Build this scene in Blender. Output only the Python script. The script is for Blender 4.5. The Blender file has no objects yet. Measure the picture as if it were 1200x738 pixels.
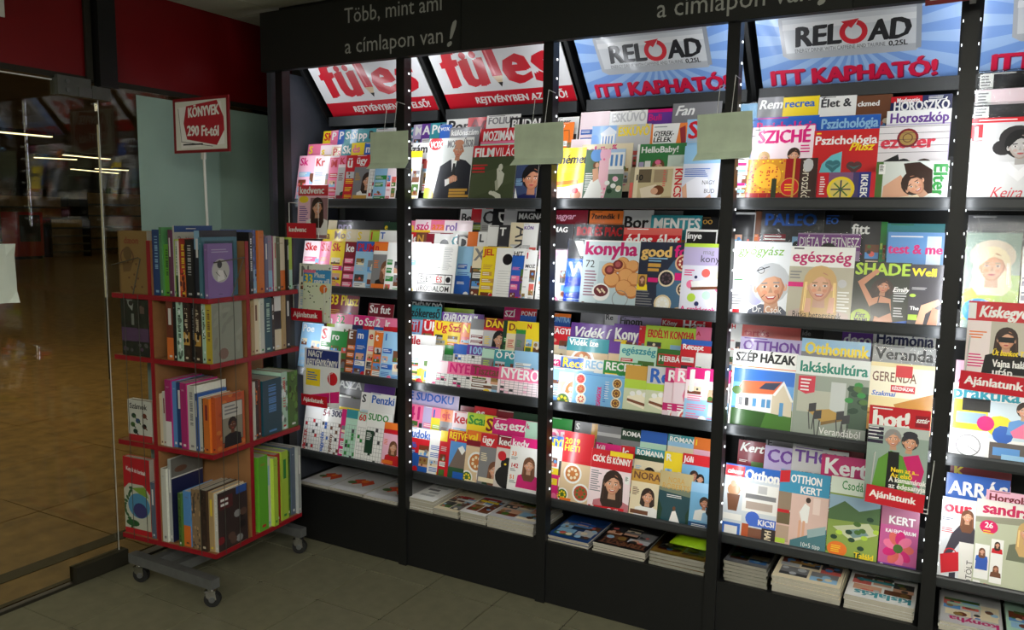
import bpy, math, random
from mathutils import Matrix, Vector

SC = bpy.context.scene
COL = SC.collection
R = math.radians

# ------------------------------------------------------------------ camera, world, lights, exposure
cam_d = bpy.data.cameras.new('camera')
cam_d.sensor_width = 36.0
cam_d.lens = 36.0 * 940.148 / 1200.0
cam_d.clip_start = 0.02
cam = bpy.data.objects.new('camera', cam_d)
COL.objects.link(cam)
cam.matrix_world = Matrix(((0.872781, -0.068248, 0.483317, 2.794637), (0.48796, 0.097236, -0.867433, -2.78238), (0.012205, 0.992919, 0.118168, 1.55), (0.0, 0.0, 0.0, 1.0)))
SC.camera = cam

world = bpy.data.worlds.new('world')
SC.world = world
world.use_nodes = True
WB = world.node_tree.nodes['Background']
WB.inputs[0].default_value = (0.95, 0.93, 0.74, 1)
WB.inputs[1].default_value = 0.34

VS = SC.view_settings
VS.view_transform = 'Standard'
VS.look = 'None'
VS.gamma = 1.0
VS.use_curve_mapping = False
VS.exposure = 0.0

LED_STRENGTH = 3.0        # daylight-white strips behind the uprights
SHOP_LAMP = 46.0            # ceiling lamps of the shop, behind the camera
MALL_LAMP = 4.0            # line lamps and added fill panels of the passage beyond the glass

# ------------------------------------------------------------------ colours and materials
def lin(c):
    return tuple((v / 12.92 if v <= 0.04045 else ((v + 0.055) / 1.055) ** 2.4) for v in c)

PAL = dict(w=(240,240,238), k=(22,22,26), dk=(58,58,62), gy=(130,130,134), lg=(196,196,198), red=(205,28,42), r=(205,28,42),
  dr=(128,20,40), pink=(238,120,160), lpink=(246,190,212), pinkw=(246,226,232), dpink=(190,30,105), mag=(216,26,120), salmon=(226,104,96),
  y=(245,216,40), go=(206,158,70), o=(236,122,44), br=(112,70,48), cream=(236,222,190), lime=(180,212,70), g=(44,140,62), dg=(28,62,44),
  mint=(186,224,204), teal=(56,148,160), dteal=(26,62,72), b=(38,96,188), lb=(150,196,230), n=(26,34,84), v=(104,58,150), lav=(184,172,210),
  skin=(222,170,140),gskin=(190,186,184), skin2=(196,136,106), blond=(206,168,110), hair=(52,34,28), grey=(150,148,148), sky=(90,150,215), leaf=(74,112,48),
  lgreen=(88,150,96), bgreen=(104,184,52), plum=(104,52,84), navyb=(30,68,128), fire=(176,44,32), blk=(26,26,28), dkb=(40,44,56),
  tealb=(78,130,150), lavb=(140,110,176), cloud=(86,104,160), oran=(216,118,42), oran2=(206,92,40), vgrey=(104,104,140), lavg=(150,146,168),
  maga=(178,34,116), wht=(214,216,206), olive=(86,88,56), tan=(150,118,64), rust=(120,56,34), dkbr=(58,42,34), yel=(206,184,52),
  tanl=(186,158,112), teald=(22,76,92), dkg=(40,48,36), blu=(54,92,158), gyb=(90,104,124), brick=(182,52,44), lgr=(176,182,180), sepia=(150,124,92),
  rust2=(150,80,50), silver=(196,200,206), ray=(120,160,226), ray2=(156,190,238))
def C(c):
    if isinstance(c, tuple):
        return lin(tuple(v / 255.0 for v in c))
    return lin(tuple(v / 255.0 for v in PAL[c]))

def nodes_of(m):
    m.use_nodes = True
    nt = m.node_tree
    return nt, nt.nodes['Principled BSDF']

def mat(name, c, rough=0.5, metal=0.0, spec=0.5, grain=0.0, scale=60.0, bump=0.0, coat=0.0):
    m = bpy.data.materials.new(name)
    nt, bs = nodes_of(m)
    bs.inputs['Roughness'].default_value = rough
    bs.inputs['Metallic'].default_value = metal
    bs.inputs['Specular IOR Level'].default_value = spec
    bs.inputs['Coat Weight'].default_value = coat
    base = C(c)
    bs.inputs['Base Color'].default_value = (*base, 1)
    if grain or bump:
        tc = nt.nodes.new('ShaderNodeTexCoord')
        nz = nt.nodes.new('ShaderNodeTexNoise')
        nz.inputs['Scale'].default_value = scale
        nz.inputs['Detail'].default_value = 4
        nt.links.new(tc.outputs['Object'], nz.inputs['Vector'])
        if grain:
            rp = nt.nodes.new('ShaderNodeValToRGB')
            rp.color_ramp.elements[0].position = 0.3
            rp.color_ramp.elements[1].position = 0.7
            rp.color_ramp.elements[0].color = (*[v * (1 - grain) for v in base], 1)
            rp.color_ramp.elements[1].color = (*[min(1, v * (1 + grain)) for v in base], 1)
            nt.links.new(nz.outputs['Fac'], rp.inputs['Fac'])
            nt.links.new(rp.outputs['Color'], bs.inputs['Base Color'])
        if bump:
            bp = nt.nodes.new('ShaderNodeBump')
            bp.inputs['Strength'].default_value = bump
            bp.inputs['Distance'].default_value = 0.002
            nt.links.new(nz.outputs['Fac'], bp.inputs['Height'])
            nt.links.new(bp.outputs['Normal'], bs.inputs['Normal'])
    return m

def print_mat(name, rough, coat, fade=1.0, warp=0.0):
    m = bpy.data.materials.new(name)                       # printed paper: the ink colours ride on the mesh
    nt, bs = nodes_of(m)
    at = nt.nodes.new('ShaderNodeAttribute')
    at.attribute_name = 'ink'
    hs = nt.nodes.new('ShaderNodeHueSaturation')
    hs.inputs['Value'].default_value = fade
    nt.links.new(at.outputs['Color'], hs.inputs['Color'])
    nt.links.new(hs.outputs['Color'], bs.inputs['Base Color'])
    bs.inputs['Roughness'].default_value = rough
    bs.inputs['Coat Weight'].default_value = coat
    bs.inputs['Coat Roughness'].default_value = 0.12
    if warp:
        tc = nt.nodes.new('ShaderNodeTexCoord')
        nz = nt.nodes.new('ShaderNodeTexNoise')
        nz.inputs['Scale'].default_value = 7.0
        bp = nt.nodes.new('ShaderNodeBump')
        bp.inputs['Strength'].default_value = warp
        bp.inputs['Distance'].default_value = 0.01
        nt.links.new(tc.outputs['Object'], nz.inputs['Vector'])
        nt.links.new(nz.outputs['Fac'], bp.inputs['Height'])
        nt.links.new(bp.outputs['Normal'], bs.inputs['Normal'])
    return m

def emit(name, c, s):
    m = bpy.data.materials.new(name)
    m.use_nodes = True
    nt = m.node_tree
    nt.nodes.clear()
    o = nt.nodes.new('ShaderNodeOutputMaterial')
    e = nt.nodes.new('ShaderNodeEmission')
    e.inputs[0].default_value = (*c, 1)
    e.inputs[1].default_value = s
    nt.links.new(e.outputs[0], o.inputs[0])
    return m

def glass_mat(name, tint, rough=0.0, ior=1.45, bump=0.0):
    m = bpy.data.materials.new(name)                       # thin sheet: mirror by Fresnel, else straight through
    m.use_nodes = True
    nt = m.node_tree
    nt.nodes.clear()
    o = nt.nodes.new('ShaderNodeOutputMaterial')
    mx = nt.nodes.new('ShaderNodeMixShader')
    fr = nt.nodes.new('ShaderNodeFresnel')
    fr.inputs['IOR'].default_value = ior
    tr = nt.nodes.new('ShaderNodeBsdfTransparent')
    tr.inputs[0].default_value = (*tint, 1)
    gl = nt.nodes.new('ShaderNodeBsdfGlossy')
    gl.inputs['Roughness'].default_value = rough
    nt.links.new(fr.outputs[0], mx.inputs[0])
    nt.links.new(tr.outputs[0], mx.inputs[1])
    nt.links.new(gl.outputs[0], mx.inputs[2])
    nt.links.new(mx.outputs[0], o.inputs[0])
    if bump:
        tc = nt.nodes.new('ShaderNodeTexCoord')
        nz = nt.nodes.new('ShaderNodeTexNoise')
        nz.inputs['Scale'].default_value = 28.0
        nz.inputs['Detail'].default_value = 3.0
        bp = nt.nodes.new('ShaderNodeBump')
        bp.inputs['Strength'].default_value = bump
        bp.inputs['Distance'].default_value = 0.012
        nt.links.new(tc.outputs['Object'], nz.inputs['Vector'])
        nt.links.new(nz.outputs['Fac'], bp.inputs['Height'])
        nt.links.new(bp.outputs['Normal'], gl.inputs['Normal'])
        nt.links.new(bp.outputs['Normal'], fr.inputs['Normal'])
    return m

M_BLACK = mat('black_metal', (18, 19, 20), 0.42, 0.0, 0.4, 0.1, 40, 0.05)
M_SIDE = mat('side_panel_grey', (66, 70, 80), 0.5, 0.0, 0.4, 0.06, 30)
M_GREYM = mat('dark_grey_metal', (62, 66, 68), 0.4, 0.2, 0.5, 0.08, 40)
M_LIP = mat('shelf_lip_metal', (44, 47, 49), 0.45, 0.1, 0.5, 0.06, 30)
M_HEAD = mat('black_header_panel', (24, 27, 26), 0.5, 0.0, 0.3, 0.08, 25)
M_PAGES = mat('page_edges', (168, 164, 152), 0.7, 0, 0.2, 0.05, 300)
M_COVER = print_mat('glossy_cover', 0.3, 0.35, 1.0, 0.25)
M_MATTE = print_mat('matte_print', 0.6, 0.0)
M_BANNER = print_mat('glossy_banner', 0.35, 0.6)
M_BOOK = print_mat('book_cover', 0.45, 0.1, 0.6)
M_WRAP = glass_mat('clear_film', (0.93, 0.94, 0.94), 0.08, 1.35, 0.9)
M_GLASS = glass_mat('glass_sheet', (0.80, 0.78, 0.66), 0.0, 1.45)
M_TILE = mat('floor_tile', (104, 102, 82), 0.5, 0, 0.3, 0.12, 18, 0.03)
M_GROUT = mat('grout', (36, 34, 27), 0.8, 0, 0.2, 0.1, 60)
M_CEIL = mat('ceiling_panel', (168, 168, 150), 0.8, 0, 0.2, 0.06, 80, 0.05)
M_CEILJ = mat('ceiling_joint', (50, 50, 44), 0.8, 0, 0.2, 0.06, 80)
M_FASCIA = mat('red_fascia', (112, 8, 14), 0.35, 0, 0.4, 0.1, 3)
M_FROST = mat('frosted_film', (150, 178, 168), 0.6, 0, 0.3, 0.06, 5)
M_HINGE = mat('brushed_fitting', (92, 96, 92), 0.4, 0.5, 0.5, 0.1, 20)
M_RAIL = mat('dark_rail', (40, 38, 30), 0.5, 0.2, 0.4, 0.1, 20)
M_SLAB = mat('passage_stone', (150, 122, 78), 0.45, 0, 0.4, 0.3, 9, 0.03)
M_WOOD = mat('beech_board', (138, 98, 62), 0.5, 0, 0.3, 0.12, 14)
M_REDEDGE = mat('red_edge_band', (126, 14, 26), 0.4, 0, 0.4, 0.06, 30)
M_STEEL = mat('grey_steel', (96, 98, 98), 0.45, 0.4, 0.5, 0.08, 30)
M_CHROME = mat('chrome', (190, 190, 190), 0.18, 1.0, 0.5, 0.03, 30)
M_RUBBER = mat('dark_rubber', (24, 24, 24), 0.7, 0, 0.3, 0.1, 50)
M_WIRE = mat('white_wire', (206, 208, 206), 0.4, 0.3, 0.5, 0.04, 30)
M_DWIRE = mat('grey_wire', (84, 84, 78), 0.4, 0.6, 0.5, 0.04, 30)
M_CARD = mat('grey_green_card', (196, 212, 188), 0.7, 0, 0.2, 0.08, 16, 0.2)
M_WHITEP = mat('white_plastic', (214, 216, 212), 0.4, 0, 0.4, 0.03, 20)
M_PAPER = mat('white_paper', (206, 216, 206), 0.7, 0, 0.2, 0.05, 12, 0.2)
M_LIME = mat('lime_bag', (156, 200, 30), 0.3, 0, 0.5, 0.25, 14, 0.4)
M_DARKW = mat('passage_wall', (80, 68, 50), 0.7, 0, 0.2, 0.3, 2)
M_LED = emit('led_strip', (0.93, 0.97, 1.0), LED_STRENGTH)
M_LAMP = emit('shop_lamp', (1.0, 0.97, 0.86), SHOP_LAMP)
M_MLAMP = emit('passage_lamp_and_fill', (1.0, 0.86, 0.6), MALL_LAMP)

# ------------------------------------------------------------------ objects
def link(name, me, parent=None):
    o = bpy.data.objects.new(name, me)
    COL.objects.link(o)
    if parent is not None:
        o.parent = parent
    return o

def empty(name, loc=(0, 0, 0), rot=(0, 0, 0)):
    o = bpy.data.objects.new(name, None)
    o.empty_display_size = 0.05
    COL.objects.link(o)
    o.location = loc
    o.rotation_euler = rot
    return o

def tag(o, label, cat, group=None):
    o['label'] = label
    o['category'] = cat
    if group:
        o['group'] = group
    return o

def struct(o):
    o['kind'] = 'structure'
    return o

class MB:                                                   # collects solids, builds one mesh
    def __init__(s):
        s.v = []; s.f = []
    def add(s, vs, fs):
        n = len(s.v); s.v += [tuple(v) for v in vs]; s.f += [tuple(i + n for i in f) for f in fs]
        return s
    def box(s, x0, y0, z0, x1, y1, z1, m=None):
        vs = [(x, y, z) for z in (z0, z1) for y in (y0, y1) for x in (x0, x1)]
        if m is not None:
            vs = [m @ Vector(v) for v in vs]
        return s.add(vs, [(0, 2, 3, 1), (4, 5, 7, 6), (0, 1, 5, 4), (2, 6, 7, 3), (0, 4, 6, 2), (1, 3, 7, 5)])
    def bevbox(s, x0, y0, z0, x1, y1, z1, b):               # box with its four z edges cut
        p = [(x0+b,y0),(x1-b,y0),(x1,y0+b),(x1,y1-b),(x1-b,y1),(x0+b,y1),(x0,y1-b),(x0,y0+b)]
        return s.prism(p, z0, z1)
    def prism(s, p, z0, z1):
        n = len(p)
        return s.add([(x, y, z0) for x, y in p] + [(x, y, z1) for x, y in p],
                     [tuple(range(n))[::-1], tuple(range(n, 2 * n))] + [(i, (i + 1) % n, n + (i + 1) % n, n + i) for i in range(n)])
    def extrude_x(s, prof, x0, x1):                         # profile in (y, z), swept along x
        n = len(prof)
        return s.add([(x0, y, z) for y, z in prof] + [(x1, y, z) for y, z in prof],
                     [tuple(range(n)), tuple(range(n, 2 * n))[::-1]] + [(i, n + i, n + (i + 1) % n, (i + 1) % n) for i in range(n)])
    def tube(s, pts, r, n=6):
        pts = [Vector(p) for p in pts]
        rings = []
        for i, p in enumerate(pts):
            d = (pts[min(i + 1, len(pts) - 1)] - pts[max(i - 1, 0)]).normalized()
            a = d.cross(Vector((0, 0, 1)) if abs(d.z) < 0.9 else Vector((1, 0, 0))).normalized()
            b = d.cross(a)
            rings.append([p + r * (math.cos(2*math.pi*k/n) * a + math.sin(2*math.pi*k/n) * b) for k in range(n)])
        vs = [v for q in rings for v in q]
        fs = [(i*n + k, i*n + (k+1) % n, (i+1)*n + (k+1) % n, (i+1)*n + k) for i in range(len(pts)-1) for k in range(n)]
        fs += [tuple(range(n))[::-1], tuple((len(pts)-1)*n + k for k in range(n))]
        return s.add(vs, fs)
    def cyl(s, c, ax, r, h, n=16):
        ax = Vector(ax).normalized()
        return s.tube([Vector(c) - ax*h/2, Vector(c) + ax*h/2], r, n)
    def build(s, name, m, parent=None, smooth=False):
        me = bpy.data.meshes.new(name)
        me.from_pydata(s.v, [], s.f)
        me.materials.append(m)
        if smooth:
            me.polygons.foreach_set('use_smooth', [True] * len(me.polygons))
        me.update()
        return link(name, me, parent)

# ------------------------------------------------------------------ print: lettering and flat artwork
_fc = bpy.data.curves.new('lettering', 'FONT')
_fc.resolution_u = 2
_fo = bpy.data.objects.new('lettering', _fc)
_gl = {}
def glyph(ch, off):
    key = (ch, off)
    if key not in _gl:
        _fc.offset = off
        def mesh(t):
            _fc.body = t
            me = bpy.data.meshes.new_from_object(_fo)
            vs = [(v.co.x / 0.682, v.co.y / 0.682) for v in me.vertices]
            fs = [tuple(p.vertices) for p in me.polygons]
            bpy.data.meshes.remove(me)
            return vs, fs
        vs, fs = mesh(ch)
        xi = max(v[0] for v in mesh('I')[0])
        adv = max(v[0] for v in mesh(ch + 'I')[0]) - xi
        _gl[key] = (vs, fs, adv)
    return _gl[key]

def clip(poly, W, H):
    for ax, lim, sg in ((0, 0.0, 1), (0, W, -1), (1, 0.0, 1), (1, H, -1)):
        if all(sg * p[ax] >= sg * lim - 1e-9 for p in poly):
            continue
        out = []
        for i, p in enumerate(poly):
            q = poly[i - 1]
            pi, qi = sg * (p[ax] - lim) >= 0, sg * (q[ax] - lim) >= 0
            if pi != qi:
                t = (lim - q[ax]) / (p[ax] - q[ax])
                out.append((q[0] + t*(p[0]-q[0]), q[1] + t*(p[1]-q[1])))
            if pi:
                out.append(p)
        poly = out
        if len(poly) < 3:
            return None
    return poly

class Art:
    """Flat print on a sheet W x H metres; x runs 0..1 to the right, y 0..1 downwards."""
    def __init__(s, W, H, bg):
        s.W, s.H, s.p, s.n = W, H, [], 0
        s.R(0, 0, 1, 1, bg)
    def _add(s, pts, c, lay=None):
        q = clip(pts, s.W, s.H)
        if q:
            s.p.append((q, C(c), s.n if lay is None else lay))
    def XY(s, x, y):
        return (x * s.W, (1 - y) * s.H)
    def R(s, x0, y0, x1, y1, c):
        s._add([s.XY(x0, y1), s.XY(x1, y1), s.XY(x1, y0), s.XY(x0, y0)], c); s.n += 1; return s
    def P(s, pts, c):
        s._add([s.XY(*p) for p in pts], c); s.n += 1; return s
    def E(s, cx, cy, rx, ry, c, n=14, a0=0.0, a1=360.0, rot=0.0):
        x, y = s.XY(cx, cy); cr, sr = math.cos(R(rot)), math.sin(R(rot))
        pts = []
        for k in range(n):
            t = R(a0 + (a1 - a0) * k / (n if a1 - a0 >= 360 else n - 1))
            u, v = rx*s.W*math.cos(t), ry*s.W*math.sin(t)
            pts.append((x + u*cr - v*sr, y + u*sr + v*cr))
        s._add(pts, c); s.n += 1; return s
    def ring(s, cx, cy, r0, r1, c, a0=0, a1=360, n=20):
        x, y = s.XY(cx, cy)
        for k in range(n):
            t0, t1 = R(a0 + (a1-a0)*k/n), R(a0 + (a1-a0)*(k+1)/n)
            s._add([(x+r*s.W*math.cos(t), y+r*s.W*math.sin(t)) for r, t in ((r0,t0),(r1,t0),(r1,t1),(r0,t1))], c)
        s.n += 1; return s
    def L(s, x0, y0, x1, y1, w, c):
        a, b = s.XY(x0, y0), s.XY(x1, y1)
        d = math.hypot(b[0]-a[0], b[1]-a[1]) or 1
        nx, ny = -(b[1]-a[1])/d*w*s.W/2, (b[0]-a[0])/d*w*s.W/2
        s._add([(a[0]+nx,a[1]+ny),(a[0]-nx,a[1]-ny),(b[0]-nx,b[1]-ny),(b[0]+nx,b[1]+ny)], c); s.n += 1; return s
    def T(s, t, x, y, h, c, w=None, bold=0.03, sh=0.0, rot=0.0, al='l'):
        """letters with cap height h (share of W), top left at x, y; w squeezes the line into that share of W"""
        for ln in t.split('\n'):
            g = [glyph(ch, min(bold, 0.012)) for ch in ln]
            tot = sum(q[2] for q in g) * h
            sx = h * s.W
            if w and tot > w:
                sx *= w / tot; tot = w
            ox, oy = s.XY(x + (h if rot == -90 else 0), y)
            cr, sr = math.cos(R(rot)), math.sin(R(rot))
            hy = h * s.W
            px = -tot*s.W/2 if al == 'c' else (-tot*s.W if al == 'r' else 0.0)
            for vs, fs, adv in g:
                for li, dx in enumerate((0.0,) if bold < 0.02 else ((-bold, bold) if bold < 0.05 else (-bold, 0.0, bold))):
                    for f in fs:
                        tri = []
                        for i in f:
                            u = px + vs[i][0]*sx + dx*hy + sh*vs[i][1]*hy; v = (vs[i][1] - 1)*hy + dx*hy*0.4
                            tri.append((ox + u*cr - v*sr, oy + u*sr + v*cr))
                        s._add(tri, c, s.n + li)
                px += adv * sx
            s.n += 3
            y += 1.25 * h * s.W / s.H
        return s
    def lines(s, x, y, w, n, c, rnd, lh=0.022, gap=0.05):
        for k in range(n):
            s.R(x, y + k*gap*s.W/s.H, x + w*rnd.uniform(0.6, 1), y + (k*gap + lh)*s.W/s.H, c)
        return s
    def face(s, cx, cy, r, hair='hair', skin='skin', long=0.6, top='k', tilt=0.0, smile=1, bald=0):
        q = s.W / s.H
        def at(dx, dy):
            cr, sr = math.cos(R(tilt)), math.sin(R(tilt))
            return (cx + (dx*cr - dy*sr)*r, cy + (dx*sr + dy*cr)*r*q)
        if top:
            s.P([at(-2.6, 4.6), at(-2.3, 2.2), at(-0.8, 1.65), at(0.8, 1.65), at(2.3, 2.2), at(2.6, 4.6)], top)
        if not bald:
            s.E(*at(0, -0.25), 1.3*r, 1.45*r, hair, 16)
            if long > 0.2:
                s.P([at(-1.3, -0.4), at(-1.45, 1.2 + long), at(-0.9, 1.5 + 1.6*long), at(0.9, 1.5 + 1.6*long), at(1.45, 1.2 + long), at(1.3, -0.4)], hair)
        s.P([at(-0.42, 0.7), at(-0.5, 1.8), at(0.5, 1.8), at(0.42, 0.7)], tuple(int(v*0.9) for v in PAL[skin]))
        for dx in (-1, 1):
            s.E(*at(dx*0.97, 0.1), 0.16*r, 0.28*r, skin, 8)
        def oval(f, ox, oy, c):
            s.P([at(ox + f*0.95*math.cos(t)*(1 if math.sin(t) < 0 else 1 - 0.22*math.sin(t)), oy + 0.05 + f*1.22*math.sin(t)) for t in [R(k*20) for k in range(18)]], c)
        sk = PAL[skin]
        oval(1.0, 0, 0, tuple(int(v*m) for v, m in zip(sk, (0.86, 0.78, 0.74))))
        oval(0.9, -0.07, -0.02, tuple(int(v*m) for v, m in zip(sk, (0.95, 0.91, 0.89))))
        oval(0.7, -0.12, -0.08, skin)
        s.E(*at(-0.42, 0.38), 0.2*r, 0.16*r, tuple(int(v*m) for v, m in zip(sk, (1.0, 0.9, 0.87))), 9); s.E(*at(0.4, 0.38), 0.18*r, 0.15*r, tuple(int(v*m) for v, m in zip(sk, (0.94, 0.82, 0.78))), 9)
        if not bald:
            s.P([at(-1.02, 0.1), at(-0.95, -0.75), at(-0.3, -1.25), at(0.35, -1.25), at(0.98, -0.7), at(1.02, 0.1), at(0.75, -0.55), at(0.2, -0.85), at(-0.5, -0.6)][:4] , hair)
            s.P([at(-0.3, -1.25), at(0.98, -0.7), at(1.03, 0.15), at(0.72, -0.55), at(0.1, -0.8)], hair)
            s.P([at(-0.3, -1.25), at(0.1, -0.8), at(-0.72, -0.5), at(-1.03, 0.2), at(-0.98, -0.6)], hair)
        for dx in (-1, 1):
            s.E(*at(dx*0.4, -0.02), 0.19*r, 0.085*r, (232, 226, 222), 8)
            s.E(*at(dx*0.4, -0.02), 0.085*r, 0.085*r, (50, 44, 44), 8)
            s.L(*at(dx*0.2, -0.27), *at(dx*0.62, -0.25), 0.09*r, tuple(int(v*0.7) for v in PAL[hair]))
        s.P([at(0.02, -0.02), at(-0.16, 0.42), at(0.14, 0.42)], tuple(int(v*0.86) for v in PAL[skin]))
        if not bald and long > 0.2:
            hl = tuple(min(255, int(v*1.3) + 8) for v in PAL[hair])
            for dx in (-1.2, -1.08, 1.12, 1.24):
                s.L(*at(dx*0.95, -0.3), *at(dx, 0.9 + long), 0.07*r, hl)
        if smile:
            s.P([at(-0.38, 0.66), at(0.38, 0.66), at(0.2, 0.88), at(-0.2, 0.88)], (170, 50, 60))
            s.P([at(-0.28, 0.69), at(0.28, 0.69), at(0.16, 0.78), at(-0.16, 0.78)], 'w')
        else:
            s.E(*at(0, 0.72), 0.3*r, 0.09*r, (176, 70, 74), 8)
        return s
    def mesh(s, name, fn, m, step=0.00003):
        """fn(px, py, lift) -> local position"""
        vs, fs, cs = [], [], []
        for pts, c, lay in s.p:
            n = len(vs)
            vs += [fn(x, y, lay * step) for x, y in pts]
            fs.append(tuple(range(n, n + len(pts))))
            cs += [(*c, 1.0)] * len(pts)
        me = bpy.data.meshes.new(name)
        me.from_pydata(vs, [], fs)
        ca = me.color_attributes.new('ink', 'FLOAT_COLOR', 'CORNER')
        ca.data.foreach_set('color', [q for c in cs for q in c])
        me.materials.append(m)
        me.update()
        return me

# ------------------------------------------------------------------ cover artwork
def thumb(a, x0, y0, x1, y1, rnd):
    """a small colour picture: ground, sky and a few shapes"""
    c = [rnd.choice(['skin', 'leaf', 'sky', 'br', 'cream', 'gy', 'salmon', 'lb', 'dk', 'tan', 'rust', 'silver']) for k in range(5)]
    a.R(x0, y0, x1, y1, c[0]); a.R(x0, y0 + (y1-y0)*rnd.uniform(0.5, 0.75), x1, y1, c[1])
    q = a.W/a.H
    for k in range(3):
        r = min(x1-x0, (y1-y0)/q)*rnd.uniform(0.12, 0.24)
        a.E(rnd.uniform(x0 + r, x1 - r), rnd.uniform(y0 + r*q, y1 - r*q), r, r, c[2 + k], 9)
def k_bars(a, o, rnd):
    acc = o.get('a', 'y')
    n = o.get('n', 4)
    y = 0.33
    for i in range(n):
        h = 0.62 / n
        m = rnd.random()
        if m < 0.4:
            a.R(0.05, y, 0.05 + rnd.uniform(0.3, 0.55), y + h*0.62, acc)
            a.lines(0.07, y + h*0.14, 0.35, 2, 'w' if acc != 'w' else 'gy', rnd)
        elif m < 0.7:
            thumb(a, 0.05, y, 0.05 + rnd.uniform(0.25, 0.42), y + h*0.86, rnd)
        else:
            a.lines(0.06, y, rnd.uniform(0.3, 0.5), 3, acc if acc != 'w' else 'lg', rnd)
        y += h
    thumb(a, 0.52, 0.36, 0.95, 0.58, rnd)
    thumb(a, 0.56, 0.61, 0.95, 0.82, rnd)
    a.lines(0.55, 0.85, 0.38, 3, acc if acc != 'w' else 'gy', rnd)
    a.E(0.44, 0.9, 0.1, 0.1, rnd.choice(['y', 'red', 'w', 'pink']))
def k_grid(a, o, rnd):
    acc = o.get('a', 'gy')
    for k in range(9):
        a.L(0.06 + 0.11*k, 0.3, 0.06 + 0.11*k, 0.97, 0.008, 'gy')
    for k in range(10):
        a.L(0.06, 0.3 + 0.074*k, 0.95, 0.3 + 0.074*k, 0.008, 'gy')
    for k in range(12):
        i, j = rnd.randrange(8), rnd.randrange(9)
        a.R(0.07 + 0.11*i, 0.305 + 0.074*j, 0.16 + 0.11*i, 0.37 + 0.074*j, acc if k % 3 else 'dk')
    if o.get('sq'):
        a.R(0.02, 0.36, 0.34, 0.78, o['sq'])
        a.lines(0.06, 0.4, 0.22, 5, 'w', rnd)
    if o.get('sd'):
        a.T(o['sd'], 0.04, 0.96, 0.14, acc, w=0.9*a.H/a.W*0.6, rot=90)
def k_face(a, o, rnd):
    a.R(0, o.get('bh', 0.24), 1, 1, o['top'] if o.get('top') else rnd.choice(['cream', 'lg', 'mint', 'lpink', 'gy']))
    a.face(0.55, o.get('ph', 0.52), 0.16, rnd.choice(['hair', 'blond', 'br', 'k']), 'skin', rnd.uniform(0.2, 1), rnd.choice(['n', 'red', 'w', 'dg', 'k']))
    a.R(0.04, 0.8, 0.6, 0.88, o.get('a', 'y'))
    a.lines(0.06, 0.36, 0.22, 5, o.get('a', 'w'), rnd)
def k_face2(a, o, rnd):
    a.R(0, 0.1, 1, 1, (60, 74, 110))
    a.face(0.75, 0.5, 0.36, 'k', 'skin2', 0.0, 'n', 0, 0)
    a.lines(0.04, 0.5, 0.34, 6, 'lb', rnd)
    a.P([(0.04, 0.66), (0.2, 0.9), (0.12, 1.0), (0.02, 1.0)], 'w')
def k_vox(a, o, rnd):
    a.R(0.3, 0.1, 1, 1, (222, 226, 224))
    a.T('MOZI', 0.42, 0.04, 0.13, 'gy', w=0.25); a.T('ŰSOR', 0.78, 0.04, 0.13, 'gy', w=0.21)
    a.P([(0.18, 1.0), (0.3, 0.42), (0.5, 0.33), (0.62, 0.3), (0.86, 0.34), (0.99, 0.42), (1.0, 1.0)], (34, 36, 46))
    a.P([(0.54, 0.3), (0.6, 0.62), (0.68, 0.3)], 'w'); a.P([(0.59, 0.38), (0.64, 0.38), (0.66, 0.62), (0.6, 0.66), (0.57, 0.6)], 'k')
    a.face(0.68, 0.185, 0.11, 'grey', 'skin2', 0.0, None, 4, 0, 1)
    a.E(0.68, 0.08, 0.105, 0.06, 'skin2', 12)
    a.P([(0.5, 0.6), (0.62, 0.55), (0.7, 0.57), (0.72, 0.63), (0.55, 0.68)], 'skin2')
    for k in range(4):
        a.R(0.56 + 0.035*k, 0.575, 0.585 + 0.035*k, 0.65, (222, 168, 140))
    a.P([(0.44, 0.62), (0.54, 0.6), (0.55, 0.68), (0.46, 0.72)], 'w')
    a.E(0.16, 0.075, 0.16, 0.13, 'red', 18); a.T('VOX', 0.03, 0.045, 0.12, 'w', w=0.27, bold=0.05)
    a.lines(0.03, 0.2, 0.25, 9, 'lg', rnd)
    for k, t in enumerate((0.3, 0.26, 0.34)):
        a.R(0.56, 0.755 + 0.045*k, 0.56 + t + 0.1, 0.79 + 0.045*k, 'go')
    a.T('CHRISTIAN', 0.2, 0.9, 0.12, 'w', w=0.72)
    a.E(0.06, 0.86, 0.15, 0.15, 'lime', 18); a.ring(0.06, 0.86, 0.14, 0.16, 'go')
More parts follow.
